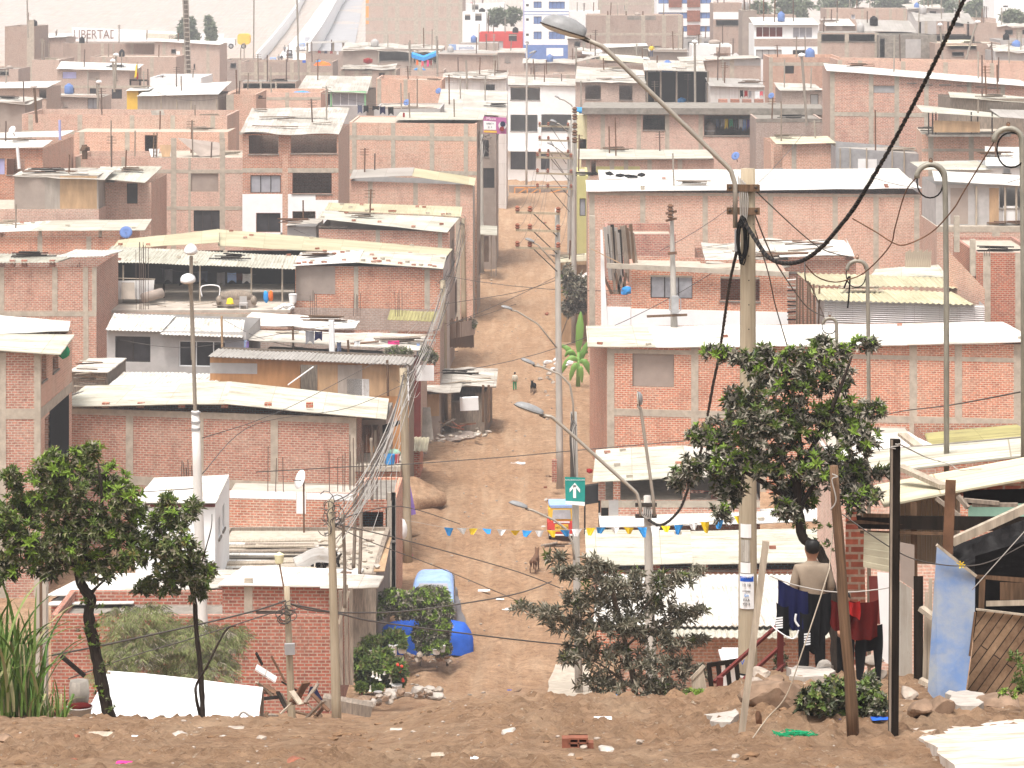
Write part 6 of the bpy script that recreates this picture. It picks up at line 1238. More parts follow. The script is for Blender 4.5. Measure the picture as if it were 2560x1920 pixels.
def mototaxi(label,loc,colour='paint_red',top='cloth_lblue',plate=None,yellow=True):
    c=Vector(loc);q=thing('mototaxi',label,'mototaxi',c)
    m=MB();loft(m,[ring(c,1.22,.42,.98,0,.12),ring(c,1.28,.36,1.02,.25,.12),ring(c,1.28,.34,1.0,1.2,.12),ring(c,.9,.4,.9,1.8,.15),ring(c,.5,.45,.8,2.4,.15)]);m.build('body',colour,q)
    m=MB();loft(m,[ring(c,1.14,.98,1.58,.04,.18),ring(c,1.2,.98,1.62,.3,.18),ring(c,1.2,.98,1.62,1.2,.18),ring(c,1.0,.98,1.5,1.7,.15)]);k=m.build('cabin','paint_yellow' if yellow else top,q)
    m=MB();loft(m,[ring(c,1.0,1.56,1.68,.02,.06),ring(c,1.16,1.58,1.72,.3,.06),ring(c,1.16,1.58,1.72,1.3,.06),ring(c,1.0,1.5,1.6,1.75,.05)]);m.build('roof',top,q)
    m=MB();m.hexa([c+Vector(v)for v in((-.42,-.02,1.08),(.42,-.02,1.08),(.42,.03,1.08),(-.42,.03,1.08),(-.38,.0,1.48),(.38,.0,1.48),(.38,.05,1.48),(-.38,.05,1.48))]);m.build('rear_window','pane_frosted',q)
    for sx in(-1,1):
        wheel(q,c+Vector((sx*.5,.45,.24)),.24,.14);m=MB();m.box(c+Vector((sx*.52-.05,-.03,.5)),c+Vector((sx*.52+.05,.02,.62)));m.build('tail_light','cloth_red',q)
    wheel(q,c+Vector((0,2.3,.24)),.24,.12)
    m=MB();m.box(c+Vector((-.55,-.08,.34)),c+Vector((.55,.02,.4)));m.build('bumper','cloth_white',q)
    if plate:
        m=MB();m.box(c+Vector((-.3,-.035,.52)),c+Vector((.3,.01,.84)));pl=m.build('number_plate','paint_yellow',q);text_mb(plate,.15,'cloth_black','lettering',pl,c+Vector((0,-.04,.68)))
        m=MB();m.box(c+Vector((-.36,-.03,.90)),c+Vector((.36,.01,.97)));m.build('sticker_strip','cloth_white',q)
    return q
mt=on(1404,127);mototaxi('red and yellow mototaxi with pale blue roof parked behind the arrow sign',mt,plate='MT-4217')
mototaxi('hazy pale blue mototaxi on the far white road',on(755,590),'cloth_white','cloth_lblue',None,False);mototaxi('hazy dark mototaxi on the far white road beside walkers',on(723,575),'steel_dark','steel_dark',None,False);mototaxi('hazy mototaxi with blue front lowest on the far white road',on(682,560),'cloth_grey','cloth_lblue',None,False)
def car(label,loc,colour,name='parked_car',glass='pane_grey',H=1.5):
    c=Vector(loc);q=thing(name,label,'car',c);m=MB();loft(m,[ring(c,1.5,.4,.9,0,.15),ring(c,1.7,.28,1.0,.3,.15),ring(c,1.72,.25,1.0,2.6,.15),ring(c,1.65,.3,.9,3.7,.15),ring(c,1.4,.4,.7,4.1,.12)]);m.build('body',colour,q)
    m=MB();loft(m,[ring(c,1.45,.95,1.0,.15,.02),ring(c,1.35,.95,H,.6,.15),ring(c,1.35,.95,H,1.9,.15),ring(c,1.45,.95,1.0,2.9,.02)]);m.build('cabin',colour,q)
    m=MB();m.hexa([c+Vector(v)for v in((-.6,.14,1.04),(.6,.14,1.04),(.6,.2,1.04),(-.6,.2,1.04),(-.52,.5,H-.08),(.52,.5,H-.08),(.52,.56,H-.08),(-.52,.56,H-.08))]);m.build('rear_window',glass,q)
    for sx in(-1,1):
        for y in(.8,3.2):wheel(q,c+Vector((sx*.78,y,.3)),.3,.18)
        m=MB();m.box(c+Vector((sx*.66-.1,-.03,.65)),c+Vector((sx*.66+.1,.02,.8)));m.build('tail_light','cloth_red',q)
    return q
car('hazy white car driving on the far asphalt road',on(768,600),'cloth_white',H=2.1)
def draped(label,c,L,Wd,prof,mat,axis='x',name='covered_car',fold=.05,cat='covered car'):
    c=Vector(c);q=thing(name,label,cat,c);m=MB();nu,nv=40,22
    for i in range(nu+1):
        u=i/nu;h=interp(prof,u);endk=min(1,min(u,1-u)*9)**.5;w=Wd*(.55+.45*endk);h2=h
        for j in range(nv+1):
            v=j/nv*2-1;a=abs(v)
            if a<.55:y=v/.55*w*.40;z=h2-.10*(a/.55)**4
            else:t=(a-.55)/.45;y=math.copysign(w*(.40+.10*t**.6),v);z=(h2-.10)*(1-t)
            f=fold*noise.noise(Vector((u*9,v*2.5,c.y)))+fold*.8*math.sin(u*34+2*noise.noise(Vector((u*4,v,1))))*max(0,a-.55)
            lx=(u-.5)*L+f*.5;p=Vector((lx,y+f,max(0,z+f)))if axis=='x' else Vector((y+f,lx,max(0,z+f)));m.v.append(c+p)
    for i in range(nu):
        for j in range(nv):k=i*(nv+1)+j;m.idx((k,k+1,k+nv+2,k+nv+1))
    m.build('cover',mat,q,True);return q
bc=draped('car under a bright blue cover beside the vine arbour',on(1066,106.5)+Vector((0,.6,-.05)),3.5,1.8,[(0,.75),(.08,.95),(.25,1.05),(.38,1.5),(.62,1.5),(.74,1.05),(.9,.95),(.97,.7),(1,.4)],'cloth_blue')
for x in(.3,-1.2):wheel(bc,on(1066,106.5)+Vector((x*1.0+.5,.1,.25)),.28,.18,(0,1,0))
draped('car under a white cover at the far end of the street',on(1252,352)+Vector((0,1,0)),4.2,1.9,[(0,.6),(.1,.95),(.3,1.0),(.42,1.45),(.7,1.45),(.85,.95),(1,.6)],'cloth_white','y')
vc=on(1082,109.5);vq=thing('minivan','silver and pale blue minivan with lettered windscreen and dark sheet over its side','van',vc);vc=vc+Vector((0,.3,0))
m=MB();loft(m,[ring(vc,1.65,.4,1.0,0,.2),ring(vc,1.8,.3,1.12,.2,.25),ring(vc,1.8,.3,1.12,3.2,.25),ring(vc,1.7,.4,.9,4.0,.2)]);m.build('body','cloth_grey',vq)
m=MB();loft(m,[ring(vc,1.6,1.0,1.25,0,.1,6),ring(vc,1.6,1.0,1.88,.45,.34,6),ring(vc,1.58,1.0,1.99,.95,.38,6),ring(vc,1.5,1.0,1.95,2.2,.38,6),ring(vc,1.3,1.0,1.2,3.2,.1,6)]);m.build('cabin','cloth_lblue',vq)
m=MB();m.hexa([vc+Vector(v)for v in((-.7,-.02,1.24),(.7,-.02,1.24),(.7,.12,1.24),(-.7,.12,1.24),(-.55,.37,1.8),(.55,.37,1.8),(.55,.5,1.8),(-.55,.5,1.8))]);rw=m.build('windscreen','pane_grey',vq)
text_mb('JESUS ES MI GUIA',.10,'cloth_black','lettering',rw,vc+Vector((0,.295,1.72)),rot=(math.radians(56),0,0))
for y0 in(.7,1.7):m=MB();m.hexa([vc+Vector(v)for v in((.76,y0,1.2),(.81,y0,1.2),(.81,y0+.85,1.2),(.76,y0+.85,1.2),(.68,y0,1.7),(.80,y0,1.66),(.78,y0+.85,1.66),(.68,y0+.85,1.7))]);m.build('side_window','pane_dark',vq)
for sx in(-1,1):
    for y in(.8,3.3):wheel(vq,vc+Vector((sx*.84,y,.33)),.33,.2)
m=MB();nn=14
for i in range(nn+1):
    for j in range(9):
        u,v=i/nn,j/8;p=Vector((-.15+1.1*u+.4*v*u,-.12-.25*v+u*.9,1.36-.15*u-v*(1.2-.1*u)));f=noise.noise(Vector((u*5,v*3,2)))*.12;m.v.append(vc+p+Vector((f,-abs(f),0)))
for i in range(nn):
    for j in range(8):k=i*9+j;m.idx((k,k+9,k+10,k+1))
m.build('cover_sheet','cloth_grey',vq,True)
tk=P(575,122,545);tq=thing('tank_truck','hazy white truck with yellow tank body beyond the warehouse','truck',tk)
m=MB();m.box(tk+Vector((-2.0,0,.6)),tk+Vector((1.0,2.2,1.9)));m.build('body','cloth_white',tq);m=MB();loft(m,[ring(tk+Vector((2.6,0,0)),2.4,.8,2.9,0,.6),ring(tk+Vector((2.6,0,0)),2.4,.8,2.9,2.4,.6)]);m.build('tank','paint_yellow',tq)
for x in(-1.2,.2,2.6):wheel(tq,tk+Vector((x,-.05,.5)),.5,.3,(0,1,0))
person('hazy dark walker on the left of the far white road',on(697,566),1.7,.3,'cloth_grey','cloth_black',fingers=False);person('hazy dark walker just right of another on the far white road',on(704,566),1.7,.2,'cloth_black','cloth_black',fingers=False);person('hazy dark walker highest of the three on the far white road',on(712,585),1.7,.2,'cloth_grey','cloth_black',fingers=False)
person('man in bright yellow shirt standing hands on hips on a far shed roof',P(1629,144,366),1.72,math.pi,'cloth_yellow','cloth_jean','hips',fingers=False)
person('small child in cream shirt and green trousers by the rubble on the street',on(1287,178),1.15,.2,'cloth_cream','cloth_green',fingers=False)
dog('black dog standing on the street facing the camera',on(1333,177),.85,math.pi*.95,'cloth_black');dog('brown dog with lowered head beside the planks on the street',on(1337,121),.9,-.2,'rust')
bd=skin('bird',[(0,0,.08,.05),(.06,0,.1,.04),(.1,0,.15,.028),(.13,0,.15,.012),(-.1,0,.05,.02),(-.17,0,.03,.012),(.0,.02,.02,.008),(.0,.02,0,.008)],[(0,1),(1,2),(2,3),(0,4),(4,5),(0,6),(6,7)],'stone_brown',None,1);bd.location=on(1296,99.2);tag(bd,'small brown pigeon standing on the street','bird')
# ---------------- shack on the right ----------------
dS=38.5
sk=thing('wooden_shack','ramshackle timber and sheet shack with long corrugated roof at right','shack',on(2400,dS))
m=MB();sheet(m,P(2186,1183,42.5),P(2640,1128,42),P(2158,1131,46),P(2640,1088,45.5),'u',.085,.012,sag=.02);m.build('roof','sheet_cream',sk)
m=MB();sheet(m,P(2210,1263,dS),P(2640,1182,dS),P(2184,1216,42),P(2640,1128,41.6),'u',.085,.012,sag=.02);m.build('roof','sheet_tan',sk)
m=MB();m.bar(P(2158,1130,46.05),P(2640,1086,45.6),.08,.03);m.build('ridge_cap','concrete_dark',sk)
m=MB();m.bar(P(2248,1166,41.2),P(2362,1217,39),.15,.06);m.build('roof_plank','wood_pale',sk)
m=MB();m.bar(P(2255,1085,47),P(2296,1117,46.4),.16,.05);m.build('roof_plank','wood_pale',sk)
def strip(pts,d,t,mat,name,par=sk):m=MB();m.hexa([P(x,y,d)for x,y in(pts[3],pts[2])]+[P(x,y,d+t)for x,y in(pts[2],pts[3])]+[P(x,y,d)for x,y in(pts[0],pts[1])]+[P(x,y,d+t)for x,y in(pts[1],pts[0])]);return m.build(name,mat,par)
strip([(2246,1243),(2400,1200),(2400,1420),(2246,1400)],40.5,.05,'zinc_wall','reed_screen')
m=MB()
for k in range(46):x=2248+k*3.2;m.tube([P(x,1410,40.4),P(x+R.uniform(-2,2),1215+R.uniform(-4,6)+(2400-x)*.15,40.4)],.008,4)
m.build('cane_screen','wood_pale',sk)
strip([(2140,1288),(2640,1292),(2640,1330),(2146,1322)],38.2,.2,'wood_dark','beam');strip([(2150,1326),(2362,1330),(2362,1338),(2150,1334)],38.1,.1,'wood_brown','beam');strip([(2117,1302),(2150,1300),(2260,1312),(2116,1309)],38.0,.1,'wood_brown','beam');strip([(2154,1283),(2226,1285),(2226,1294),(2153,1293)],37.9,.1,'wood_brown','beam')
strip([(2276,1255),(2292,1255),(2294,1450),(2279,1450)],38.3,.09,'wood_brown','post');strip([(2364,1199),(2390,1200),(2382,1386),(2356,1380)],35,.1,'rust','post')
m=MB();m.bar(P(2380,1355,35.5),P(2640,1235,35.5),.1,.1);m.build('rafter','wood_pale',sk)
strip([(2420,1263),(2640,1256),(2640,1300),(2420,1296)],38.6,.03,'cloth_mint','board');strip([(2408,1225),(2640,1220),(2640,1262),(2408,1262)],39.5,.05,'shade_and_black','board');strip([(2390,1218),(2560,1206),(2640,1210),(2400,1240)],40.6,.04,'brick_red','brick_wall')  # middle strip is a near-black sheet painting the shaded gap under the roof
m=MB()
for x0,y0,x1,y1 in((2395,1240,2420,1270),(2410,1250,2498,1258),(2430,1262,2545,1262),(2340,1245,2400,1290)):m.bar(P(x0,y0,38.4),P(x1,y1,38.3),.06,.05)
m.build('rafter','wood_grey',sk)
m=MB();nn=16
for i in range(nn+1):
    for j in range(11):
        u,v=i/nn,j/10;m.v.append(P(lerp(2383,2660,u),lerp(lerp(1365,1262,u),1470,v),37-.8*v+.25*noise.noise(Vector((u*4,v*4,0)))+.1*noise.noise(Vector((u*11,v*9,4)))))
for i in range(nn):
    for j in range(10):k=i*11+j;m.idx((k,k+11,k+12,k+1))
m.build('tarp','black_tarp',sk,True)
strip([(2114,1268),(2158,1272),(2168,1665),(2112,1660)],39.4,1.2,'brick_red','brick_wall')
m=MB();sheet(m,P(2158,1412,37.8),P(2228,1428,37.8),P(2160,1330,37.9),P(2228,1336,37.9),'u',.09,.02);m.build('crumpled_sheet','sheet_tan',sk)
strip([(2250,1355),(2286,1362),(2286,1475),(2250,1450)],37.5,.05,'plaster_brown','board')
strip([(2193,1430),(2228,1432),(2230,1665),(2206,1652)],36.5,.1,'plaster_white','plaster_post');strip([(2247,1452),(2280,1472),(2281,1725),(2247,1690)],35.5,.1,'sheet_old','plaster_post');strip([(2284,1440),(2308,1440),(2308,1745),(2284,1745)],34,.1,'wood_dark','post')
strip([(2172,1440),(2194,1440),(2206,1560),(2176,1560)],37.2,.1,'paint_maroon','board')
for x0,x1,y0 in((2312,2320,1480),(2322,2331,1446),(2334,2342,1452)):strip([(x0,y0),(x1,y0),(x1-2,1700),(x0-6,1702)],31.5,.03,'wood_pale','slat')
m=MB();m.bar(P(2302,1520,31.4),P(2336,1545,31.3),.1,.05);m.build('cross_rail','wood_pale',sk);m=MB();m.bar(P(2300,1700,31.4),P(2345,1722,31.3),.1,.05);m.build('cross_rail','wood_pale',sk)
pd=base_d(2360,1750)
bp_=thing('leaning_board','faded sky blue wooden panel leaning upright against the shack','panel',P(2370,1752,pd));m=MB()
q_=[(2319,1728),(2342,1757),(2412,1744),(2437,1560),(2438,1438),(2342,1362)]
m.face([P(x,y,pd+.02*k)for k,(x,y)in enumerate(q_)][::1]);i_=len(m.v);m.v+=[P(x,y,pd+.06+.02*k)for k,(x,y)in enumerate(q_)];m.idx([i_+k for k in range(6)][::-1])
for k in range(6):m.idx((k,i_+k,i_+(k+1)%6,(k+1)%6))
plain('blue_door',(.13,.23,.46),.75,.16,2.4,c2=(.33,.35,.37));m.build('board','blue_door',bp_);m=MB();m.bar(P(2342,1362,pd-.02),P(2440,1440,pd+.06),.035,.03);m.build('top_edge','wood_pale',bp_);m=MB();m.bar(P(2438,1530,pd),P(2424,1640,pd),.02);m.build('side_strip','wood_brown',bp_)
bw=thing('bow','yellow plastic bow tied on the wire at the top of the blue panel','bow',P(2402,1412,pd-.15));m=MB()
for k in range(14):a=k*.9;m.bar(P(2402,1412,pd-.15),P(2402+11*math.cos(a),1412+9*math.sin(a),pd-.17),.012,.006)
m.build('loops','cloth_yellow',bw)
dd_=base_d(2480,1740);dr_=thing('board_door','brown door of diagonal boards at the right edge','door',P(2500,1740,dd_));m=MB()
A_,B_,C_,D_=(2416,1738),(2640,1745),(2640,1545),(2444,1522)
m.hexa([P(*A_,dd_),P(*B_,dd_),P(*B_,dd_+.04),P(*A_,dd_+.04),P(*D_,dd_),P(*C_,dd_),P(*C_,dd_+.04),P(*D_,dd_+.04)]);m.build('door_leaf','wood_brown',dr_)
m_,t_,b_=newmat('door_board');tc_=N(t_,'ShaderNodeTexCoord');mp_=N(t_,'ShaderNodeMapping');mp_.inputs['Rotation'].default_value=(0,0,math.radians(-54));t_.links.new(tc_.outputs['UV'],mp_.inputs['Vector'])
br_=N(t_,'ShaderNodeTexBrick');t_.links.new(mp_.outputs[0],br_.inputs['Vector'])
for k_,v_ in(('Scale',1),('Mortar Size',.006),('Brick Width',6),('Row Height',.085),('Color1',(.30,.20,.125,1)),('Color2',(.19,.12,.075,1)),('Mortar',(.03,.02,.015,1))):br_.inputs[k_].default_value=v_
gr_=ramp(t_,nz(t_,mp_.outputs[0],3.5,6,.8),.35,.7);t_.links.new(mix(t_,1,br_.outputs['Color'],mix(t_,gr_,(.55,.5,.46),(1.3,1.28,1.25)),'MULTIPLY'),b_.inputs['Base Color']);b_.inputs['Roughness'].default_value=.9
dr_.children[0].data.materials[0]=m_
m=MB();m.bar(P(2440,1523,dd_-.03),P(2640,1546,dd_-.03),.025,.02);m.build('top_rail','wood_pale',dr_)
sk2=thing('shack_front','timber front of the shack with framed, shade coloured opening above the diagonal door','shack',P(2500,1740,30.5))
strip([(2438,1390),(2640,1330),(2640,1740),(2430,1740)],31.2,.1,'shade_and_black','back_shade',sk2);strip([(2448,1442),(2464,1444),(2460,1530),(2446,1528)],30.6,.08,'wood_brown','post',sk2);strip([(2465,1502),(2640,1498),(2640,1512),(2465,1516)],30.6,.06,'wood_pale','beam',sk2);strip([(2440,1436),(2640,1450),(2640,1464),(2440,1446)],30.6,.06,'wood_brown','beam',sk2);strip([(2500,1455),(2640,1460),(2640,1500),(2500,1500)],30.9,.05,'wood_brown','board',sk2)  # first strip is a black sheet painting the shade behind the framed opening
h=H('R3b','moss_roofed_shed','shed with bright moss covered roof at the foot of the long brick house',2330,2600,1118,118,D=6,m='brick',flat=None);h.roof('sheet_olive',2322,1118,2600,1100,1085,1062,6,along='u',xbl=2312)
h=H('R3c','sheet_roofed_house','pale roofed house between the tree and the shack',2100,2340,1170,90,D=8,m='brick_pale',flat='dust_slab',par=.05);h.roof('sheet_white',2096,1160,2340,1120,1100,1082,7,along='u')
for lb,xt,yt,xb,yb,w,mat,nm in(('weathered round post leaning beside the washing, its base left of the dark post',2084,1164,2135,1849,.048,'wood_brown','r'),('dark square timber post, charred and upright before the shack',2238,1098,2233,1842,.085,'wood_dark','s'),('grey plank leaning against the tallest pole',1915,1352,1852,1839,.058,'wood_pale','s')):
    d=base_d(xb,yb);m=MB();q=thing('timber_post',lb,'post',P(xb,yb,d))
    a,b=P(xb,yb+12,d),P(xt,yt,d)
    if nm=='r':m.tube([a.lerp(b,t/8)+Vector((R.uniform(-.006,.006),0,0))for t in range(9)],[lerp(w*1.15,w*.85,t/8)*R.uniform(.93,1.07)for t in range(9)],10)
    else:m.bar(a,b,w,w*.9,Vector((0,1,0)))
    m.build('shaft',mat,q,nm=='r')
    if nm=='s' and mat=='wood_dark':k=MB();k.bar(a+Vector((-w*.42,-w*.46,0)),b+Vector((-w*.42,-w*.46,0)),.02,.012,Vector((0,1,0)));k.build('bare_edge','wood_grey',q)
    if nm=='r':k=MB();k.tube(spline([P(2080,1185,d-.06),P(2094,1192,d-.07),P(2080,1200,d-.07),P(2090,1250,d-.08),P(2076,1275,d-.06)]),.006,5);k.build('tied_cord','cable_grey',q,True)
    if mat=='wood_dark':k=MB();k.tube([P(2227+22*math.sin(t*.8)*.6+11,1110+t*1.5,d-.05)for t in range(9)],.006,5);k.build('tied_cord','cable_grey',q,True)
wire(spline([P(2092,1212,25.5),P(2075,1400,25.3),P(2068,1440,25.2),P(2007,1625,25),P(1965,1740,25),P(1918,1795,25),P(1880,1848,24.8)]),.006,'slack yellowish cord from the round post down to the ground','wood_pale','cord','cord',seg=1)
wire(spline([P(2105,1285,26),P(2225,1368,26),P(2300,1402,27),P(2400,1415,28.8),P(2480,1402,29),P(2600,1340,29)]),.006,'dark wire from the round post past the dark post to the blue panel','cable_thin',seg=1)
wire(spline([P(2248,1110,25.5),P(2320,1145,40),P(2372,1160,41),P(2400,1175,41),P(2450,1172,41),P(2520,1180,41),P(2600,1165,41)]),.008,'loose grey cable lying along the shack roof','cable_grey',seg=1)
wire([P(2430,1475,29),P(2560,1330,29),P(2600,1285,29)],.005,'thin cord slanting over the black tarp','cable_grey','cord','cord')
rl=thing('handrail','rusty red stair handrail at the foot of the tallest pole','handrail',P(1800,1744,40.5));m=MB()
for a,b in(((1786,1705),(1925,1580)),((1814,1740),(1960,1608)),((1925,1580),(1958,1552)),((1930,1690),(1962,1660))):m.bar(P(*a,40.5),P(*b,41.5),.045)
m.build('rail','paint_maroon',rl)
for x,y0,y1,d in((1799,1692,1752,40.4),(1950,1578,1690,41.4)):m=MB();m.bar(P(x,y1,d),P(x+1,y0,d),.09,.09,Vector((0,1,0)));m.build('post','paint_maroon',rl)
pf=thing('picket_fence','dark charred picket fence beside the red handrail','fence',P(1800,1735,43));m=MB();m.bar(P(1768,1663,43),P(1846,1651,43),.06);m.build('rail','wood_dark',pf);m=MB()
for x in(1772,1795,1818,1841):m.bar(P(x+9,1740,43),P(x,1660,43),.07,.04,Vector((0,1,0)))
m.build('pickets','wood_dark',pf)
pf=thing('picket_fence','pale leaning picket fence behind the shrub','fence',P(1745,1725,44));m=MB();m.bar(P(1728,1698,44),P(1760,1664,44),.05);m.build('rail','wood_pale',pf);m=MB()
for k in range(6):m.bar(P(1735+k*6,1730,44),P(1730+k*5,1694-k*5,44),.035,.02,Vector((0,1,0)))
m.build('pickets','wood_pale',pf)
m=MB();m.bar(P(1800,1640,60),P(1850,1640,60),.9,.06);m.box(P(1805,1745,60),P(1846,1622,60)+Vector((0,.1,0)));solo(m,'white_board','plaster_white','white board standing behind the charred picket fence','board')
# ---------------- foreground ground pieces ----------------
plain('clod',(.27,.155,.085),.97,.4,9,src='Object')
def slab(pts,d_of,th,mat,label,name='concrete_slab',cat='slab',rough=.01,lift=.03):
    top=[];
    for x,y in pts:d=d_of(x,y);top.append(P(x,y,d))
    sol=np.linalg.lstsq(np.array([[p.x,p.y,1]for p in top]),np.array([p.z for p in top]),rcond=None)[0]
    for p in top:p.z=sol[0]*p.x+sol[1]*p.y+sol[2]
    m=MB();c=sum(top,Vector())/len(top);n=len(top);ring2=[]
    for i in range(n):
        for t in(0,.33,.66):p=top[i].lerp(top[(i+1)%n],t);ring2.append(p+Vector((R.uniform(-1,1),R.uniform(-1,1),R.uniform(-.1,.1)))*rough*3)
    N_=len(ring2);m.v=[c+Vector((0,0,lift))]+[p+Vector((0,0,lift))for p in ring2]+[p-Vector((0,0,th))for p in ring2]
    for i in range(N_):j=(i+1)%N_;m.idx((0,1+i,1+j));m.idx((1+i,1+N_+i,1+N_+j,1+j))
    return solo(m,name,mat,label,cat)
bd_=lambda x,y:base_d(x,y,18,46)
plain('slab_worn',(.62,.57,.52),.9,.2,1.6,c2=(.40,.30,.22),src='Object',hi=.55)
slab([(2276,1808),(2400,1803),(2600,1806),(2640,1960),(2430,1960),(2350,1912),(2310,1870),(2300,1848)],bd_,.1,'slab_worn','broken pale concrete paving at the bottom right corner','broken_paving','paving',.012,.015)
slab([(2282,1832),(2330,1826),(2352,1838),(2320,1848),(2290,1846)],bd_,.05,'slab_worn','cracked paving piece broken off the corner of the pale paving','paving_piece','paving',.01,.03)
slab([(2366,1756),(2420,1746),(2465,1760),(2440,1790),(2388,1786)],bd_,.12,'stone_pale','flat white topped stone at the foot of the blue panel','flat_stone','stone',.02,.10)
slab([(1968,1692),(2000,1678),(2060,1676),(2086,1690),(2060,1708),(1985,1706)],lambda x,y:base_d(x,y,30,46),.08,'stone_pale','flat white stone beside the feet of the man in tan jacket','flat_stone','stone',.02,.08)
slab([(1765,1800),(1845,1788),(1850,1812),(1790,1825)],bd_,.08,'stone_pale','pale slab half buried left of the leaning plank','flat_stone','stone',.02,.07)
slab([(1388,1664),(1470,1664),(1476,1705),(1372,1706)],lambda x,y:base_d(x,y,60,125),.05,'concrete','upper square of cement around the sign pole','cement_patch','paving',.01,.05);slab([(1372,1707),(1476,1706),(1480,1746),(1368,1748)],lambda x,y:base_d(x,y,60,125),.05,'concrete','lower square of cement around the sign pole','cement_patch','paving',.01,.05)
def stone(x,y,w,h,mat,label,name='stone',cat='stone',group=None,d=None,dep=1.,lo=18,hi=46,sub=2):
    d=d or base_d(x,y,lo,hi);k=d/F;m=MB();m.blob(P(x,y-h*.35,d),(w/2*k,w/2*k*dep,h/2*k),x*.37+y*.11,.22,max(2,sub)+(1 if w*k>.15 else 0),.8,9);return solo(m,name,mat,label,cat,None,group,False)
for a in((1512,1880,46,18,'stone_pale','smooth white stone in front of the hollow brick'),(450,1845,44,20,'stone_pale','pale angular stone on bare earth at left'),(1460,1873,24,14,'stone','grey pebble touching the hollow brick'),(1428,1895,28,14,'stone','flat grey stone below the hollow brick'),(1660,1907,24,14,'stone','grey pebble at the bottom right of middle'),(1598,1862,20,18,'stone','pale lump of rubble left of the white pipe'),(2300,1795,74,62,'stone_brown','brown earth covered boulder beside the dark post'),(2350,1790,70,60,'stone_brown','angular brown boulder below the blue panel'),(2500,1770,150,40,'stone_brown','long earth bank along the diagonal board door'),(2270,1750,50,44,'stone','grey concrete block by the white plaster post'),
(1900,1700,56,44,'stone','cracked grey boulder right of the tallest pole'),(1900,1725,50,36,'stone','round grey boulder below the cracked boulder'),(1935,1712,56,30,'stone_brown','flat brown boulder by the feet of the man'),(2060,1680,40,34,'stone_pale','white rubble by the maroon washing'),(2180,1668,60,40,'stone','grey stone step under the red washing'),(2200,1700,44,30,'stone','lower grey stone beneath the plaster post'),(1930,1770,150,90,'stone_brown','rounded mound of earth left of the round leaved bush'),(1895,1812,20,44,'rust','rusty scrap wedged at the foot of the leaning plank'),
(15,1855,50,28,'stone_brown','brown earth clod at the far left edge'),(180,1905,30,12,'clay','broken red brick at the bottom left'),(740,1912,56,26,'clay','half buried red brick at the bottom edge'),(190,1846,26,12,'clay','small red tile bit at left'),(2530,1905,60,20,'wood_dark','dark burnt twigs on the pale paving'),(654,1852,28,18,'stone','grey brown stone by the ridge at centre left'),(1270,1838,44,26,'stone_pale','pale broken stone near the middle of the earth'),(560,1850,30,16,'stone_pale','scatter of white plaster crumbs at left'),(1840,1895,26,12,'stone','pebble right of the white pipe')):stone(*a)
hb_=thing('hollow_brick','red hollow brick with square holes lying on the earth','brick',on(1448,base_d(1448,1873)));bdn=base_d(1448,1873);c=P(1446,1873,bdn);m=MB();w_,h_,l_=.17,.1,.12
for x0,x1,z0,z1 in((-w_/2,w_/2,0,.016),(-w_/2,w_/2,h_-.016,h_),(-w_/2,w_/2,.045,.058),(-w_/2,-w_/2+.014,.016,h_-.016),(w_/2-.014,w_/2,.016,h_-.016),(-.007,.007,.016,h_-.016)):m.box(c+Vector((x0,0,z0)),c+Vector((x1,l_,z1)))
m.box(c+Vector((-w_/2,l_*.8,0)),c+Vector((w_/2,l_,h_)));m.box(c+Vector((w_/2,.02,0)),c+Vector((w_/2+.05,l_,h_*.5)));m.box(c+Vector((-w_/2-.06,.01,0)),c+Vector((-w_/2,l_,h_*.9)));m.build('block','clay',hb_)
pp=thing('plastic_pipe','pale plastic pipe with black end lying on the earth','pipe',on(1770,base_d(1770,1866)));da_=base_d(1660,1866);m=MB();m.tube([P(1665,1860,da_),P(1780,1860,da_),P(1892,1862,da_+.1)],.016,8);m.build('pipe','paint_white',pp,True);m=MB();m.tube([P(1648,1861,da_),P(1668,1860,da_)],.017,8);m.build('end_socket','steel_dark',pp,True)
m=MB();gd=base_d(1985,1856)
for k in range(40):c=P(1985+R.gauss(0,22),1851+R.uniform(-3,4),gd+R.uniform(-.15,.15))+Vector((0,0,.05));m.tube([c,c+Vector((R.uniform(-.08,.08),R.uniform(-.06,.06),R.uniform(0,.035))),c+Vector((R.uniform(-.12,.12),R.uniform(-.08,.08),R.uniform(-.01,.03)))],.005,4)
solo(m,'net_scrap','cloth_green','tangled green netting scrap lying beside the white pipe end','net')
def paper(x,y,w,h,mat,label,lo=18,hi=46,name='paper_scrap'):
    d=base_d(x,y,lo,hi);k=d/F;m=MB();n=4
    for i in range(n+1):
        for j in range(n+1):m.v.append(P(x,y,d)+Vector(((i/n-.5)*w*k,(j/n-.5)*w*k*.7,.03+h*k*.5*abs(noise.noise(Vector((i*.7+x,j*.7,y)))))))
    for i in range(n):
        for j in range(n):q=i*(n+1)+j;m.idx((q,q+n+1,q+n+2,q+1))
    solo(m,name,mat,label,'litter')
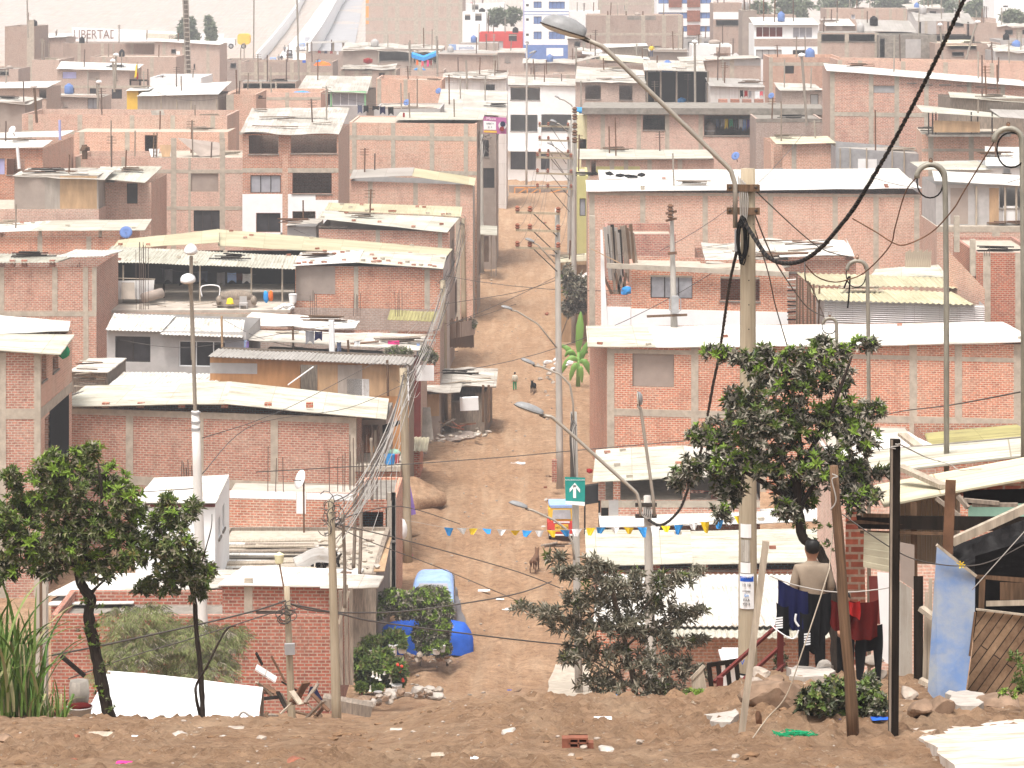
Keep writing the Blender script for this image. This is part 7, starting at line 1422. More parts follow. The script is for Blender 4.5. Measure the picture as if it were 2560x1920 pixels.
for a in((1507,1803,44,10,'paint_white','flat white paper on the earth right of centre'),(337,1848,16,14,'cloth_white','crumpled white wrapper on the earth at left'),(310,1916,40,14,'cloth_pink','pink and white wrapper at the bottom left edge'),(1186,1905,20,20,'cloth_white','white paper scrap at the bottom centre'),(1525,1748,36,14,'cloth_sky','bright blue rag at the ridge below the shrub'),(2200,1805,44,14,'cloth_blue','blue and white plastic beside the dark post'),(2094,1806,14,10,'cloth_blue','small blue scrap under the round leaved bush'),(1945,1708,30,8,'cloth_sky','light blue sandal left on stones beside the man'),(1100,1895,44,8,'wood_pale','splintered pale wood on the earth at bottom centre'),(250,1842,60,6,'wood_pale','pale stick on the earth at left'),(590,1826,40,8,'stone','flat grey tile on the ridge at left'),(990,1830,30,8,'stone_pale','small flat pale chip at centre')):paper(*a)
for a in((1210,1478,30,8,'cloth_white','white paper litter on the street above the covered van'),(1250,1500,20,6,'cloth_white','small white litter on the street middle'),(1270,1525,30,8,'cloth_white','white litter low on the street'),(1295,1160,36,10,'cloth_white','pale spill of paper on the street by the power pole'),(1020,1390,24,8,'cloth_pink','pinkish bag on the street beside the rubble roof'),(1274,1728,10,10,'cloth_blue','tiny blue scrap at the bottom of the street'),(1258,768,8,4,'cloth_white','white litter far up the street')):paper(*a,lo=60,hi=300)
g=MB()
for k in range(420):
    x=R.uniform(-40,2600);d=R.uniform(19,37)if R.random()<.8 else R.uniform(37,40);p=on(x,d);s=R.choice([.006,.008,.012,.02])*R.uniform(.7,1.3);q=Vector((p.x,p.y,0))
    g.blob(p+Vector((0,0,.01+max(0,noise.noise(q*.8))*.05)),(s*R.uniform(1,1.8),s,s*.7),k,.25,1)
o=g.build('gravel','stone',None,True);o['kind']='stuff'
g=MB()
for k in range(240):
    x=R.uniform(930,1480);d=R.uniform(96,260);p=on(x,d);g.blob(p+Vector((0,0,.03)),(R.uniform(.03,.10),.06,.04),k,.25,1)
o=g.build('street_gravel','stone',None,True);o['kind']='stuff'
g=MB()
for k in range(2400):
    x=R.uniform(-60,2620);d=R.uniform(19,40);p=on(x,d);q=Vector((p.x,p.y,0))
    if noise.noise(q*.9+Vector((7,3,0)))<R.uniform(-.25,.35):continue
    s=R.choice([.012,.018,.025,.04])*R.uniform(.7,1.3);g.blob(p+Vector((0,0,noise.noise(q*.8)*.05)),(s*R.uniform(1,1.6),s,s*.75),k,.3,1,1.,4)
o=g.build('earth_clods','clod',None);o['kind']='stuff'
for k in range(46):
    t=R.random();x=870+235*t+R.uniform(-12,12);yb=1782-40*t+R.uniform(-16,8)-14*math.sin(math.pi*t);big=R.random()<.22
    w=R.uniform(34,52)if big else R.uniform(16,32);stone(x,yb,w,w*R.uniform(.5,.75),R.choice(['stone','stone_pale','stone','stone_brown']),'rounded pale rubble stone in the heap at the ridge beside the street','rubble_stone','stone','stones of the heap at the ridge',d=80+14*t,sub=1)
for k in range(26):x=R.uniform(1060,1230);y=1095-(x-1060)*.05+R.uniform(-25,14);w=R.uniform(8,20);stone(x,y,w,w*.6,R.choice(['stone','stone_pale','concrete']),'broken rubble lump in the heap before the timber stall','rubble_stone','stone','rubble before the timber stall',d=154+(1100-y)*.2,sub=1)
for k in range(22):x=R.uniform(1345,1425);y=962-R.uniform(0,60);w=R.uniform(8,18);stone(x,y,w,w*.7,R.choice(['stone_pale','paint_white','stone']),'pale broken lump in the heap under the banana plant','rubble_stone','stone','rubble under the banana plant',d=177,sub=1)
# ---------------- clutter on roofs, terraces and yards ----------------
def plank(x0,y0,x1,y1,d,w,mat,label,group=None,d1=None,name='plank',t=.04):
    m=MB();m.bar(P(x0,y0,d),P(x1,y1,d1 or d),w,t);return solo(m,name,mat,label,'plank',None,group)
for k in range(26):
    x=R.uniform(648,805);y=R.uniform(1715,1800);a=R.uniform(-1.2,1.2);l=R.uniform(25,70);d=R.uniform(66,74);plank(x-l*math.cos(a)/2,y-l*math.sin(a)/2,x+l*math.cos(a)/2,y+l*math.sin(a)/2,d,R.uniform(.05,.2),R.choice(['wood_grey','wood_pale','wood_brown','wood_dark','rust']),'splintered board in the scrap wood heap around the meter pole','boards of the scrap heap',d1=d+R.uniform(-.6,.6))
plank(678,1640,713,1705,70,.1,'rust','rusty bar leaning on the meter pole');plank(640,1632,656,1662,70,.16,'wood_dark','dark board standing on the white tarp edge');plank(640,1668,690,1700,71,.5,'zinc_wall','bent corrugated sheet behind the white tarp',name='metal_sheet');plank(806,1752,930,1775,78,.5,'wood_grey','grey boarded hurdle lying at the ridge before the nearest cable pole',t=.3)
m=MB();m.hexa([P(768,1740,76),P(808,1752,76),P(808,1752,76.1),P(768,1740,76.1),P(776,1716,76),P(790,1718,76),P(790,1718,76.1),P(776,1716,76.1)]);solo(m,'solar_lamp_panel','cloth_navy','dark blue framed panel lying in the scrap heap','panel')
for x0,x1,y in((848,858,1476),(862,872,1462),(874,884,1470)):plank((x0+x1)/2,1712,(x0+x1)/2-2,y,86,.12,'wood_grey','tall grey board standing at the end of the red brick house','boards standing at the brick house end',t=.06)
plank(846,1560,872,1478,85.6,.08,'wood_pale','pale batten propped on the standing boards')
tp=thing('white_tarp','big plain white sheet stretched over a lean-to at the ridge','tarp',P(430,1800,56));m=MB();sheet(m,P(196,1826,48),P(642,1826,48.2),P(270,1676,58),P(657,1717,57.5),'v',.2,0,sag=.05);m.build('sheet','paint_white',tp)
m=MB()
for a,b in(((272,1680),(274,1830)),((655,1720),(655,1830))):m.bar(P(*a,57.4),P(*b,57.4),.07)
m.build('frame','wood_grey',tp)
m=MB();m.tube(spline([P(598,1808,46),P(598,1790,46),P(608,1780,46),P(622,1788,46),P(630,1792,46)]),.02,6);solo(m,'bent_wire','cable_grey','bent pale wire standing before the white tarp','wire',smooth=True)
q=thing('barrel','grey concrete barrel behind the low dry reeds','barrel',P(200,1752,52));m=MB();m.lathe(P(198,1756,52),[(.17,0),(.19,.18),(.17,.40),(.13,.41)],14);m.build('body','concrete_dark',q,True)
q=thing('wash_tub','pinkish wash tub with red rags beside the white tarp','tub',P(200,1810,47));m=MB();m.lathe(P(200,1815,47),[(.14,0),(.2,.30),(.22,.31),(.22,.33),(.18,.3)],14);m.build('body','plaster_grey',q,True);m=MB();m.blob(P(200,1765,47),(.17,.15,.06),3,.3,2);m.build('rags','cloth_dred',q,True)
m=MB();m.bar(P(153,1640,60),P(212,1690,60),.08);solo(m,'slanting_post','wood_dark','dark slanting prop before the brick yard wall at left','post');m=MB();m.box(P(88,1820,56),P(115,1440,56)+Vector((0,.3,0)));solo(m,'plaster_pillar','dust_slab','pale square pillar behind the tall reeds','pillar');m=MB();m.bar(P(104,1820,55.5),P(102,1440,55.5),.05);solo(m,'timber_post','wood_brown','brown post against the pale square pillar','post')
for k in range(16):y=R.uniform(1350,1432);x=R.uniform(580,760);l=R.uniform(120,260);d=102.8*1533/(y+100);plank(x-l/2,y,x+l/2,y+R.uniform(-8,8),d,R.uniform(.2,.5),R.choice(['wood_pale','sheet_white','wood_grey','sheet_old']),'long pale board lying on the rubble roof','boards on the rubble roof',t=.05)
for k in range(40):x=R.uniform(780,945);y=R.uniform(1352,1425);w=R.uniform(12,26);stone(x,y,w,w*.65,R.choice(['stone','stone_pale','concrete']),'grey rubble lump piled on the rubble roof','rubble_stone','stone','rubble on the plank roof',d=102.8*1533/(y+100),sub=1)
q=thing('wood_bundle','bundle of dark sticks under a curled white sheet on the rubble roof','bundle',P(800,1425,103));m=MB()
for k in range(60):a=R.uniform(0,3.14);r=R.random()**.5;c=P(800+55*r*math.cos(a),1424-34*r*math.sin(a),102.6);m.tube([c,c+Vector((R.uniform(-.15,.15),1.2,R.uniform(-.1,.1)))],.04,5)
m.build('sticks','wood_dark',q);m=MB();m.tube(spline([P(738,1412,102.4),P(760,1402,102.5),P(790,1388,102.5),P(830,1390,102.6)]),[(.05,.3)]*19,6);m.build('sheet','sheet_white',q)
plank(948,1428,966,1342,103.2,.4,'plywood_tan','yellowish board along the street edge of the rubble roof',d1=111);plank(632,1424,790,1428,102.2,.3,'wood_pale','thick pale log along the front edge of the rubble roof',t=.25)
def dish(label,x,y,d,r,mat,yb,tilt=(-.5,-.8,.5)):
    q=thing('satellite_dish',label,'satellite dish',P(x,yb,d));m=MB();ax=Vector(tilt).normalized();c=P(x,y,d);m.lathe(c,[(.02,0),(r*.5,r*.08),(r,r*.3),(r,r*.33),(r*.5,r*.12)],18,ax);m.build('reflector',mat,q,True);m=MB();m.bar(c-ax*.05,c+ax*r*1.1+Vector((0,0,-r*.3)),.03);m.build('feed_arm','steel_dark',q);m=MB();m.tube([P(x+4,yb,d),c-ax*.06],.035,6);m.build('mast','rust',q)
dish('white satellite dish on a pole over the low brick house',756,1200,111,.38,'paint_white',1345,(-.85,-.5,.35));dish('blue satellite dish under the roof edge of the far left brick house',315,582,188,.42,'cloth_vblue',605,(.1,-.9,.4))
for a in(('navy dish on the right end of the blank brick gable',1097,228,283,.32),('navy dish before the blank brick gable, the lower of two',1018,257,268,.34),('navy dish beside the ochre roof at right',1840,391,224,.35),('dark blue dish at the left of the small dusty brick house',1929,240,262,.3),('white dish on the left white roof by the lilac pipe',32,326,218,.32)):dish(a[0],a[1],a[2],a[3],a[4],'cloth_vblue' if 'white dish' not in a[0]else 'paint_white',a[2]+14)
for key,n,lb in(('L8',34,'the mossy patched roof along the street'),('L11',20,'the two tier mossy roof'),('L8b',8,'the cream veranda roof'),('R2',5,'the cream roof beside the two headed lamp'),('R1',5,'the wide cream roof under the bunting'),('L10',4,'the pale sheet roof with the blue dish'),('R5',6,'the long bright white roof'),('R3',5,'the long white roof of the plaster window house')):
    h=HOUSES[key]
    for k in range(n):
        ri=R.randrange(len(h.roofs));p=h.on_roof(R.uniform(.03,.97),R.choice([R.uniform(.02,.12),R.uniform(.1,.95)]),ri,.09);m=MB();a=R.uniform(-.5,.5);e=Vector((math.cos(a),math.sin(a),0));m.bar(p-e*.13,p+e*.13,.13,.11);solo(m,'loose_brick',R.choice(['brick_red','clay','concrete']),'loose brick weighing down '+lb,'brick',None,'bricks on '+lb)
for key,n,lb in(('R8',6,'the thick dark flat roof'),('L27b',9,'the cement roof with washing'),('L30',10,'the patched shanty roof'),('L28',9,'the junk roof'),('L29',8,'the plank cluttered concrete house'),('R4c',12,'the white scrap roof'),('L7d',9,'the patched cream sheets'),('R18e',4,'the brown board shed'),('L12',7,'the weathered three storey roof'),('R10',6,'the worn white roof with two windows'),('L15',7,'the ragged sheet roof shack'),('R11',4,'the railing floor')):
    h=HOUSES[key]
    for k in range(n):
        if h.roofs:p=h.on_roof(R.uniform(.05,.9),R.uniform(.1,.9),R.randrange(len(h.roofs)),.12)
        else:p=h.front.w(R.uniform(.5,h.front.L-.5),-R.uniform(.5,3),h.zroof+.1 if hasattr(h,'zroof')else h.zA)
        a=R.uniform(-.6,.6);l=R.uniform(.5,1.8);e=Vector((math.cos(a),math.sin(a)*.4,R.uniform(-.05,.1)));m=MB();m.bar(p-e*l,p+e*l,R.uniform(.1,.4),.05);solo(m,'scrap_board',R.choice(['wood_grey','wood_pale','sheet_old','wood_brown','rust']),'scrap board lying on '+lb,'board',None,'boards on '+lb)
tz=HOUSES['L8b']
q=thing('sofa','old brown sofa with torn cover on the cluttered terrace','sofa',P(590,764,168.6));sd=168.6;m=MB();m.hexa([P(543,766,sd),P(638,768,sd),P(638,768,sd+.9),P(543,766,sd+.9),P(543,748,sd),P(638,750,sd),P(638,750,sd+.9),P(543,748,sd+.9)]);m.build('seat','plaster_brown',q);m=MB();m.blob(P(590,742,sd+.8),(1.1,.25,.42),4,.12,2);m.build('backrest','wood_grey',q,True)
for x in(548,634):m=MB();m.blob(P(x,752,sd+.3),(.2,.45,.32),x,.1,2);m.build('armrest','wood_grey',q,True)
m=MB();m.lathe(P(575,760,168.2),[(.22,0),(.25,.04),(.2,.08),(.17,.3),(.06,.36)],14);solo(m,'helmet','cloth_yellow','bright yellow helmet on the old brown sofa','helmet',smooth=True)
q=thing('chair','pale grey chair before the old brown sofa','chair',P(608,770,167.9));m=MB();m.box(P(598,764,167.9),P(618,758,167.9)+Vector((0,.4,0)));m.build('seat','plaster_grey',q);m=MB();m.box(P(599,757,168.25),P(617,741,168.25)+Vector((0,.05,0)));m.build('backrest','plaster_grey',q)
for x,y in((599,0),(617,0),(599,.36),(617,.36)):m=MB();a=P(x,778,167.92);m.bar(a+Vector((0,y,0)),a+Vector((0,y,.32)),.04);m.build('leg','plaster_grey',q)
m=MB();m.hexa([P(272,748,170.5),P(383,748,170.5),P(383,748,171.3),P(272,748,171.3),P(272,702,170.5),P(386,700,170.5),P(386,700,171.3),P(272,702,171.3)]);solo(m,'plaster_counter','plaster_white','pale plaster counter at the left of the veranda','counter');m=MB();m.hexa([P(303,748,169.9),P(338,748,169.9),P(338,748,170),P(303,748,170),P(304,706,170.2),P(336,706,170.2),P(336,706,170.3),P(304,706,170.3)]);solo(m,'white_board','dust_slab','dusty white board leaning on the plaster counter','board');m=MB();m.tube([P(358,745,169.6),P(405,732,170.4)],.3,12);solo(m,'pipe_section','plaster_brown','short fat brown pipe lying by the plaster counter','pipe',smooth=True);plank(252,694,388,698,170.2,.12,'wood_pale','batten laid across the plaster counter')
def wash(line,items,lb):
    (x0,y0,x1,y1,d)=line
    for k,(t,w,h,c,what)in enumerate(items):
        a=P(lerp(x0,x1,t),lerp(y0,y1,t),d);cloth(a,a+Vector((w,0,0)),h,'cloth_'+c,what+' '+lb,'hanging_cloth','clothing',n=6,fold=.04,seed=k*1.3,nf=1.5,bottom=lambda u:.85+.15*math.cos(u*6))
    wire([P(x0,y0,d),P(x1,y1,d)],.012,'washing line '+lb,'cable_thin','washing_line','washing line',sag=.1)
wash((540,680,640,686,174),[(.28,.55,.62,'lblue','pale lilac towel'),(.50,.4,.5,'dred','dark red cloth'),(.66,.5,.6,'white','white towel'),(.02,.5,.9,'grey','dark grey garment')],'hung in the dark veranda')
wash((400,672,535,680,176),[(.05,.6,.9,'grey','grey garment'),(.35,.8,1.0,'black','black garment'),(.7,.6,.7,'jean','faded blue garment')],'hung deep at the left of the dark veranda')
q=thing('hanging_bag','orange and blue cloth bag tied at the veranda rebar','bag',P(670,752,168));m=MB();m.blob(P(665,742,168),(.17,.12,.38),2,.15,2);m.build('blue_side','cloth_sky',q,True);m=MB();m.blob(P(677,740,168),(.15,.12,.36),5,.15,2);m.build('orange_side','cloth_orange',q,True)
m=MB();m.lathe(P(732,756,170),[(.2,0),(.26,.5),(.28,.5)],12);solo(m,'bucket','paint_white','white bucket hung at the right end of the veranda','bucket');m=MB()
for k in range(10):m.blob(P(715+R.uniform(-28,18),768+R.uniform(-6,8),168),(.25,.2,.1),k,.3,1)
solo(m,'plastic_sheet','plaster_white','crumpled clear plastic at the right end of the terrace','plastic sheet')
for k in range(9):x=R.uniform(390,620);plank(x,756+R.uniform(-4,14),x+R.uniform(20,70),756+R.uniform(-4,14),168.5,.12,R.choice(['wood_grey','wood_pale']),'loose batten lying on the cluttered terrace','battens on the terrace')
m=MB();m.tube(spline([P(505,742,169),P(505,716,169),P(547,716,169),P(547,745,169)]),.035,6);solo(m,'bent_pipe','paint_white','white bent tube standing on the terrace beside the sofa','pipe',smooth=True)
wash((760,826,830,832,149),[(.05,.45,.75,'grey','faded grey shirt'),(.38,.4,.5,'navy','navy shirt')],'over the patched cream sheets');wash((965,850,1055,858,150),[(.05,.6,.42,'pink','bright pink shirt'),(.85,.16,.9,'lblue','thin pale blue cloth')],'beside the rooftop plant');wash((835,855,905,850,148),[(.1,.22,.6,'jean','blue grey garment'),(.72,.3,.3,'white','white small cloth')],'above the plywood shack');wash((607,848,620,856,149),[(.1,.2,.5,'lblue','pale blue shirt'),(.6,.15,.4,'purple','small purple cloth')],'at the corner of the grey plastered house')
wash((892,262,985,268,258),[(.02,.42,.85,'jean','pair of blue jeans'),(.18,.45,.7,'black','black trousers'),(.42,.6,.4,'black','black jumper'),(.62,.5,.75,'navy','navy trousers'),(.84,.5,.8,'black','black long trousers')],'on the line above the blank brick wall');m=MB();m.box(P(1007,294,233),P(1012,282,233)+Vector((0,.1,0)));solo(m,'red_cloth','cloth_red','small red cloth on the parapet of the blank brick wall','cloth')
wash((1768,296,1888,298,250.6),[(.18,.3,.9,'jean','dull blue garment'),(.28,.35,.8,'grey','grey garment'),(.36,.3,.95,'yellow','yellow edged garment'),(.46,.35,.8,'green','green garment'),(.56,.3,1.0,'black','black garment'),(.66,.3,.9,'white','white garment'),(.74,.3,1.1,'lblue','pale blue garment'),(.83,.3,.9,'purple','purple garment'),(.9,.3,1.0,'white','pale garment')],'in the laundry bay of the dark roofed house')
q=thing('water_tank','grey water tank with white lettering in the laundry bay','water tank',P(1775,338,250.7));m=MB();m.lathe(P(1775,340,250.9),[(.45,0),(.5,.1),(.5,.75),(.42,.95),(.2,1.1),(.2,1.2)],14);m.build('tank','plaster_brown',q,True);text_mb('Rotoplas',.24,'paint_white','lettering',q,P(1775,327,250.38))
wash((1600,120,1640,122,380),[],'on the far shed')if False else None
wash((1850,225,1905,228,274),[(.0,.3,.8,'black','black garment'),(.2,.3,.7,'red','red topped garment'),(.4,.25,.8,'grey','grey garment'),(.68,.5,.9,'white','white cloth'),(.9,.3,.5,'rose','rose cloth')],'before the grey corrugated shed')
wash((1040,150,1085,150,374),[(.0,.3,.8,'orange','orange cloth'),(.3,.3,1.,'rose','rose cloth'),(.6,.3,1.,'pink','pink striped cloth'),(.8,.2,.8,'red','red cloth')],'under the blue awning');wash((990,190,1040,190,360),[(.05,.5,.5,'purple','lilac cloth'),(.4,.6,.4,'pink','pink cloth'),(.75,.5,.4,'white','white cloth')],'on the low brick yard house');wash((795,126,850,128,436),[(.0,.4,.5,'red','red cloth'),(.3,.4,.5,'navy','navy cloth'),(.55,.4,.5,'red','small red shirt'),(.85,.3,.6,'white','white shirt')],'on the parapet by the far road')
m=MB();a_=[P(1029,137,360),P(1058,146,360),P(1091,133,360)]
for p,q_ in zip(a_,a_[1:]):m.hexa([p-Vector((0,0,.35)),q_-Vector((0,0,.35)),q_+Vector((0,2,-.2)),p+Vector((0,2,-.2)),p+Vector((0,0,.1)),q_+Vector((0,0,.1)),q_+Vector((0,2,.3)),p+Vector((0,2,.3))])
solo(m,'awning','cloth_sky','bright blue V shaped awning on a far roof','awning')
q=thing('parasol','orange parasol lying open on the flat roofed brick house','parasol',P(806,162,380));m=MB();m.lathe(P(806,163,380),[(1.2,0),(.9,.3),(.1,.55)],14);m.build('canopy','cloth_orange',q);m=MB();m.box(P(756,157,384),P(764,151,384)+Vector((0,.4,0)));solo(m,'blue_drum','cloth_blue','blue drum on the flat roofed brick house','drum')
m=MB();m.blob(P(920,152,410),(.8,.3,.5),2,.2,1);solo(m,'cloth_heap','cloth_red','small red cloth heap on the patched shanty','cloth');m=MB();m.lathe(P(1040,160,400),[(.05,0),(.05,.8),(.4,.8),(.1,1.2)],8);solo(m,'roof_vent','paint_white','white pipe fittings on the patched shanty roof','pipe')
q=thing('flag','small red and yellow flag on a pole by the open white roof room','flag',P(345,200,340));m=MB();m.tube([P(345,205,340),P(343,155,340)],.05,5);m.build('pole','wood_grey',q)
for nm,mt_,pts in(('yellow_half','cloth_yellow',[(336,196),(342,190),(343,158),(339,165)]),('red_half','cloth_red',[(341,199),(346,196),(345,178),(342,186)])):m=MB();m.hexa([P(x,y,339.9)for x,y in pts]+[P(x,y,339.95)for x,y in pts]);m.build(nm,mt_,q)
m=MB()
for a,b in(((324,200),(371,201)),((326,216),(326,200)),((350,216),(350,200)),((370,216),(370,200))):m.bar(P(*a,341),P(*b,341),.2)
solo(m,'rail_frame','wood_dark','dark rail frame on the roof under the red and yellow flag','railing')
q=thing('billboard','pink and yellow shop billboard under the large worn roof','billboard',P(1237,333,268));m=MB();m.hexa([P(1208,333,268),P(1266,335,268),P(1266,335,268.15),P(1208,333,268.15),P(1208,291,268),P(1266,294,268),P(1266,294,268.15),P(1208,291,268.15)]);m.build('panel','cloth_mauve',q)
m=MB();m.hexa([P(1209,324,267.96),P(1240,325,267.96),P(1240,325,267.99),P(1209,324,267.99),P(1209,302,267.96),P(1240,304,267.96),P(1240,304,267.99),P(1209,302,267.99)]);m.build('white_field','paint_white',q);m=MB();m.hexa([P(1209,331,267.96),P(1242,332,267.96),P(1242,332,267.99),P(1209,331,267.99),P(1209,326,267.96),P(1242,327,267.96),P(1242,327,267.99),P(1209,326,267.99)]);m.build('yellow_strip','paint_yellow',q)
m=MB();m.lathe(P(1256,314,267.9),[(.38,0),(.38,.03)],18,(0,-1,0));m.build('round_emblem','cloth_white',q);m=MB();m.lathe(P(1257,310,267.85),[(.26,0),(.26,.03)],18,(0,-1,0));m.build('round_emblem','cloth_navy',q);m=MB();m.lathe(P(1255,322,267.82),[(.22,0),(.22,.03)],16,(0,-1,0));m.build('round_emblem','cloth_red',q)
text_mb('Maxx',.42,'paint_white','lettering',q,P(1228,297,267.93));text_mb('OFERTA',.2,'cloth_navy','lettering',q,P(1225,309,267.93));text_mb('S/. 5',.24,'cloth_navy','lettering',q,P(1225,318,267.93))
q=thing('lettered_wall','long hazy white wall painted with big brown capital letters','wall',P(320,110,560));m=MB();m.hexa([P(180,128,560),P(560,128,556),P(560,128,556.3),P(180,128,560.3),P(180,68,560),P(560,84,556),P(560,84,556.3),P(180,68,560.3)]);m.build('wall','paint_white',q)
text_mb('LIBERTAD',2.5,'letter_brown','lettering',q,P(238,87,558.9),sx=.78);m=MB();m.hexa([P(364,96,557.9),P(446,100,557),P(446,100,557.1),P(364,96,558),P(364,83,557.9),P(446,86,557),P(446,86,557.1),P(364,83,558)]);m.build('yellow_field','cloth_cream',q);text_mb('PRE',1.0,'letter_brown','lettering',q,P(432,94,556.8))
q=thing('shop_sign','hazy white and blue sign board before the red shop','sign',P(1160,124,450));m=MB();m.hexa([P(1122,126,450),P(1196,126,450),P(1196,126,450.2),P(1122,126,450.2),P(1122,110,450),P(1196,112,450),P(1196,112,450.2),P(1122,110,450.2)]);m.build('panel','paint_white',q);m=MB();m.hexa([P(1122,125,449.9),P(1140,125,449.9),P(1140,125,449.95),P(1122,125,449.95),P(1122,111,449.9),P(1140,111,449.9),P(1140,111,449.95),P(1122,111,449.95)]);m.build('blue_field','cloth_lblue',q);text_mb('pmobile',.75,'cloth_vblue','lettering',q,P(1166,119,449.8))
def road(name,mat,L_,lift=.06):
    m=MB();rows=[]
    for(a,b,d),(a2,b2,d2)in zip(L_,L_[1:]):
        for k in range(14):t=k/14;rows.append((lerp(a,a2,t),lerp(b,b2,t),lerp(d,d2,t)))
    rows.append(L_[-1])
    for a,b,d in rows:
        for k in range(5):x=lerp(a,b,k/4);p=on(x,d);q2=Vector((p.x,p.y,0));p.z+=lift+noise.noise(q2*.12)*.25*1.5+noise.noise(q2*.5)*.06+(noise.fractal(q2*.006,1.,2.,4)*5*sm(620,900,d)if d>620 else 0);m.v.append(p)
    for i in range(len(rows)-1):
        for k in range(4):q2=i*5+k;m.idx((q2,q2+1,q2+6,q2+5))
    o=m.build(name,mat,None,True);o['kind']='structure'
plain('asphalt_pale',(.34,.33,.335),.9,.1,.3);plain('path_white',(.72,.70,.68),.9,.1,.3);plain('verge',(.36,.29,.235),.95,.3,.3)
road('road','asphalt_pale',[(776,872,560),(800,886,600),(834,900,660),(862,906,715),(950,960,900)],.12);road('path','path_white',[(640,760,552),(700,770,580),(740,800,620),(775,826,660),(808,850,715),(910,930,900)],.10)
def lowwall(name,label,pts,h,mat='paint_white'):
    q=thing(name,label,'wall',on(pts[0][0],pts[0][1]));m=MB()
    for(x,d),(x2,d2)in zip(pts,pts[1:]):
        a,b=on(x,d),on(x2,d2);u=Vector((0,0,h));t=Vector((.4,0,0));m.hexa([a-u*.3,a+t-u*.3,b+t-u*.3,b-u*.3,a+u,a+t+u,b+t+u,b+u])
    m.build('wall',mat,q)
lowwall('boundary_wall','long hazy white wall running up the hill left of the white path',[(640,560),(672,590),(705,625),(738,670),(756,716),(780,790)],2.6);lowwall('boundary_wall','tall hazy white wall between the white path and the asphalt road',[(770,566),(798,600),(826,645),(846,690),(862,730),(890,800)],4.2)
st_=H('stall','timber_stall','grey timber stall with shelf opening beside the street pole',1128,1212,982,160,160,D=4,m='wood_grey',flat=None,wins=[(1133,972,1188,1002)],dx=.1);st_.roof('sheet_old',1090,960,1240,964,928,918,5,along='u',sag=.25,ragged=.6);st_.posts([1208,1222],960,1052,.14,'wood_brown',.4)
st2=H('stall2','patched_shed','patched cement and board shed at the street corner behind the yellowed pole',1030,1100,985,157,157,D=5,m='plaster_brown',flat=None);st2.roof('sheet_old',1022,980,1150,978,950,948,5,along='u',sag=.2,ragged=.5).patch(1060,980,1098,1040,'plywood_tan','board')
st2.patch(1032,990,1056,1100,'concrete_dark','board')
m=MB();m.hexa([P(1028,1105,150),P(1084,1100,150),P(1084,1100,150.3),P(1028,1105,150.3),P(1034,1018,151),P(1076,1018,151),P(1076,1018,151.2),P(1034,1018,151.2)]);solo(m,'cement_sheet','concrete_dark','grey cement panel leaning at the corner behind the yellowed pole','panel')
plank(1150,1010,1196,1008,158.5,.5,'paint_white','white topped cool box before the timber stall',name='cool_box',t=.7)
for k in range(12):x=R.uniform(1100,1230);y=R.uniform(930,962);plank(x-40,y,x+R.uniform(10,40),y+R.uniform(-12,12),160+(962-y)*.12,.2,R.choice(['wood_grey','wood_pale','wood_brown']),'old board piled on the timber stall roof','boards on the timber stall')
for k in range(8):x=R.uniform(1090,1150);plank(x,1062+R.uniform(-10,10),x+R.uniform(15,50),1050+R.uniform(-8,25),156,.12,R.choice(['wood_brown','wood_grey','clay']),'broken plank thrown before the timber stall','planks before the timber stall')
m=MB();m.blob(on(1152,158),(.9,.8,.3),5,.35,3);solo(m,'sack_cloth','plaster_brown','brown sackcloth spread over planks before the timber stall','cloth')
m=MB();c_=on(1048,137);n_=20
m.blob(c_+Vector((-.5,0,.15)),(1.7,1.6,1.0),8,.18,4,.4);solo(m,'sand_heap','dirt','heap of sand piled against the corner house by the purple board','sand heap',smooth=True)
m=MB();m.hexa([P(1022,1290,126),P(1040,1285,126),P(1040,1285,126.1),P(1022,1290,126.1),P(1019,1192,126.6),P(1024,1205,126.6),P(1024,1205,126.7),P(1019,1192,126.7)]);solo(m,'leaning_board','cloth_purple','purple board leaning at the foot of the yellowed pole','board')
m=MB();m.blob(P(1003,1325,121),(.28,.2,.5),4,.12,2);solo(m,'sack','plaster_white','white sack standing at the foot of the yellowed pole','sack',smooth=True)
m=MB();m.blob(P(985,1133,124),(.3,.3,.2),3,.1,2);solo(m,'green_basin','cloth_mint','pale green basin on the street corner balcony','basin',smooth=True);m=MB();m.lathe(P(974,1160,123.5),[(.2,0),(.24,.42)],10);solo(m,'blue_bucket','cloth_sky','blue bucket on the street corner balcony','bucket');m=MB();m.lathe(P(988,1158,123.8),[(.16,0),(.2,.4)],10);solo(m,'pink_bucket','cloth_rose','pink bucket on the street corner balcony','bucket');m=MB();m.hexa([P(956,1085,126),P(1000,1060,126),P(1000,1060,126.1),P(956,1085,126.1),P(956,1063,126),P(1000,1050,126),P(1000,1050,126.1),P(956,1063,126.1)]);solo(m,'tarp_sheet','shade_and_black','black sheet with orange edge hung over the street corner balcony','sheet')
hut=H('hut','street_hut','small hut with pink roof and slanting pale sheet behind the street poles',1400,1472,662,206,D=6,m='plywood_tan',flat=None);hut.roof('sheet_tan',1396,656,1474,650,640,632,5,along='u');m=MB();m.hexa([P(1436,718,204),P(1473,700,204),P(1473,700,204.1),P(1436,718,204.1),P(1436,700,205),P(1473,676,205),P(1473,676,205.1),P(1436,700,205.1)]);solo(m,'leaning_sheet','sheet_white','pinkish white sheet slanting below the small pink roofed hut','sheet')
aw=thing('awning_shelter','white sheet awning on thin posts at the left of the street','awning',on(1215,268));m=MB();sheet(m,P(1190,585,262),P(1243,588,262),P(1190,563,268),P(1243,565,268),'u',.2,0);m.build('roof','sheet_cream',aw)
for x in(1196,1228,1240):m=MB();m.tube([P(x,690,262.3),P(x,586,262.3)],.06,5);m.build('post','wood_grey',aw)
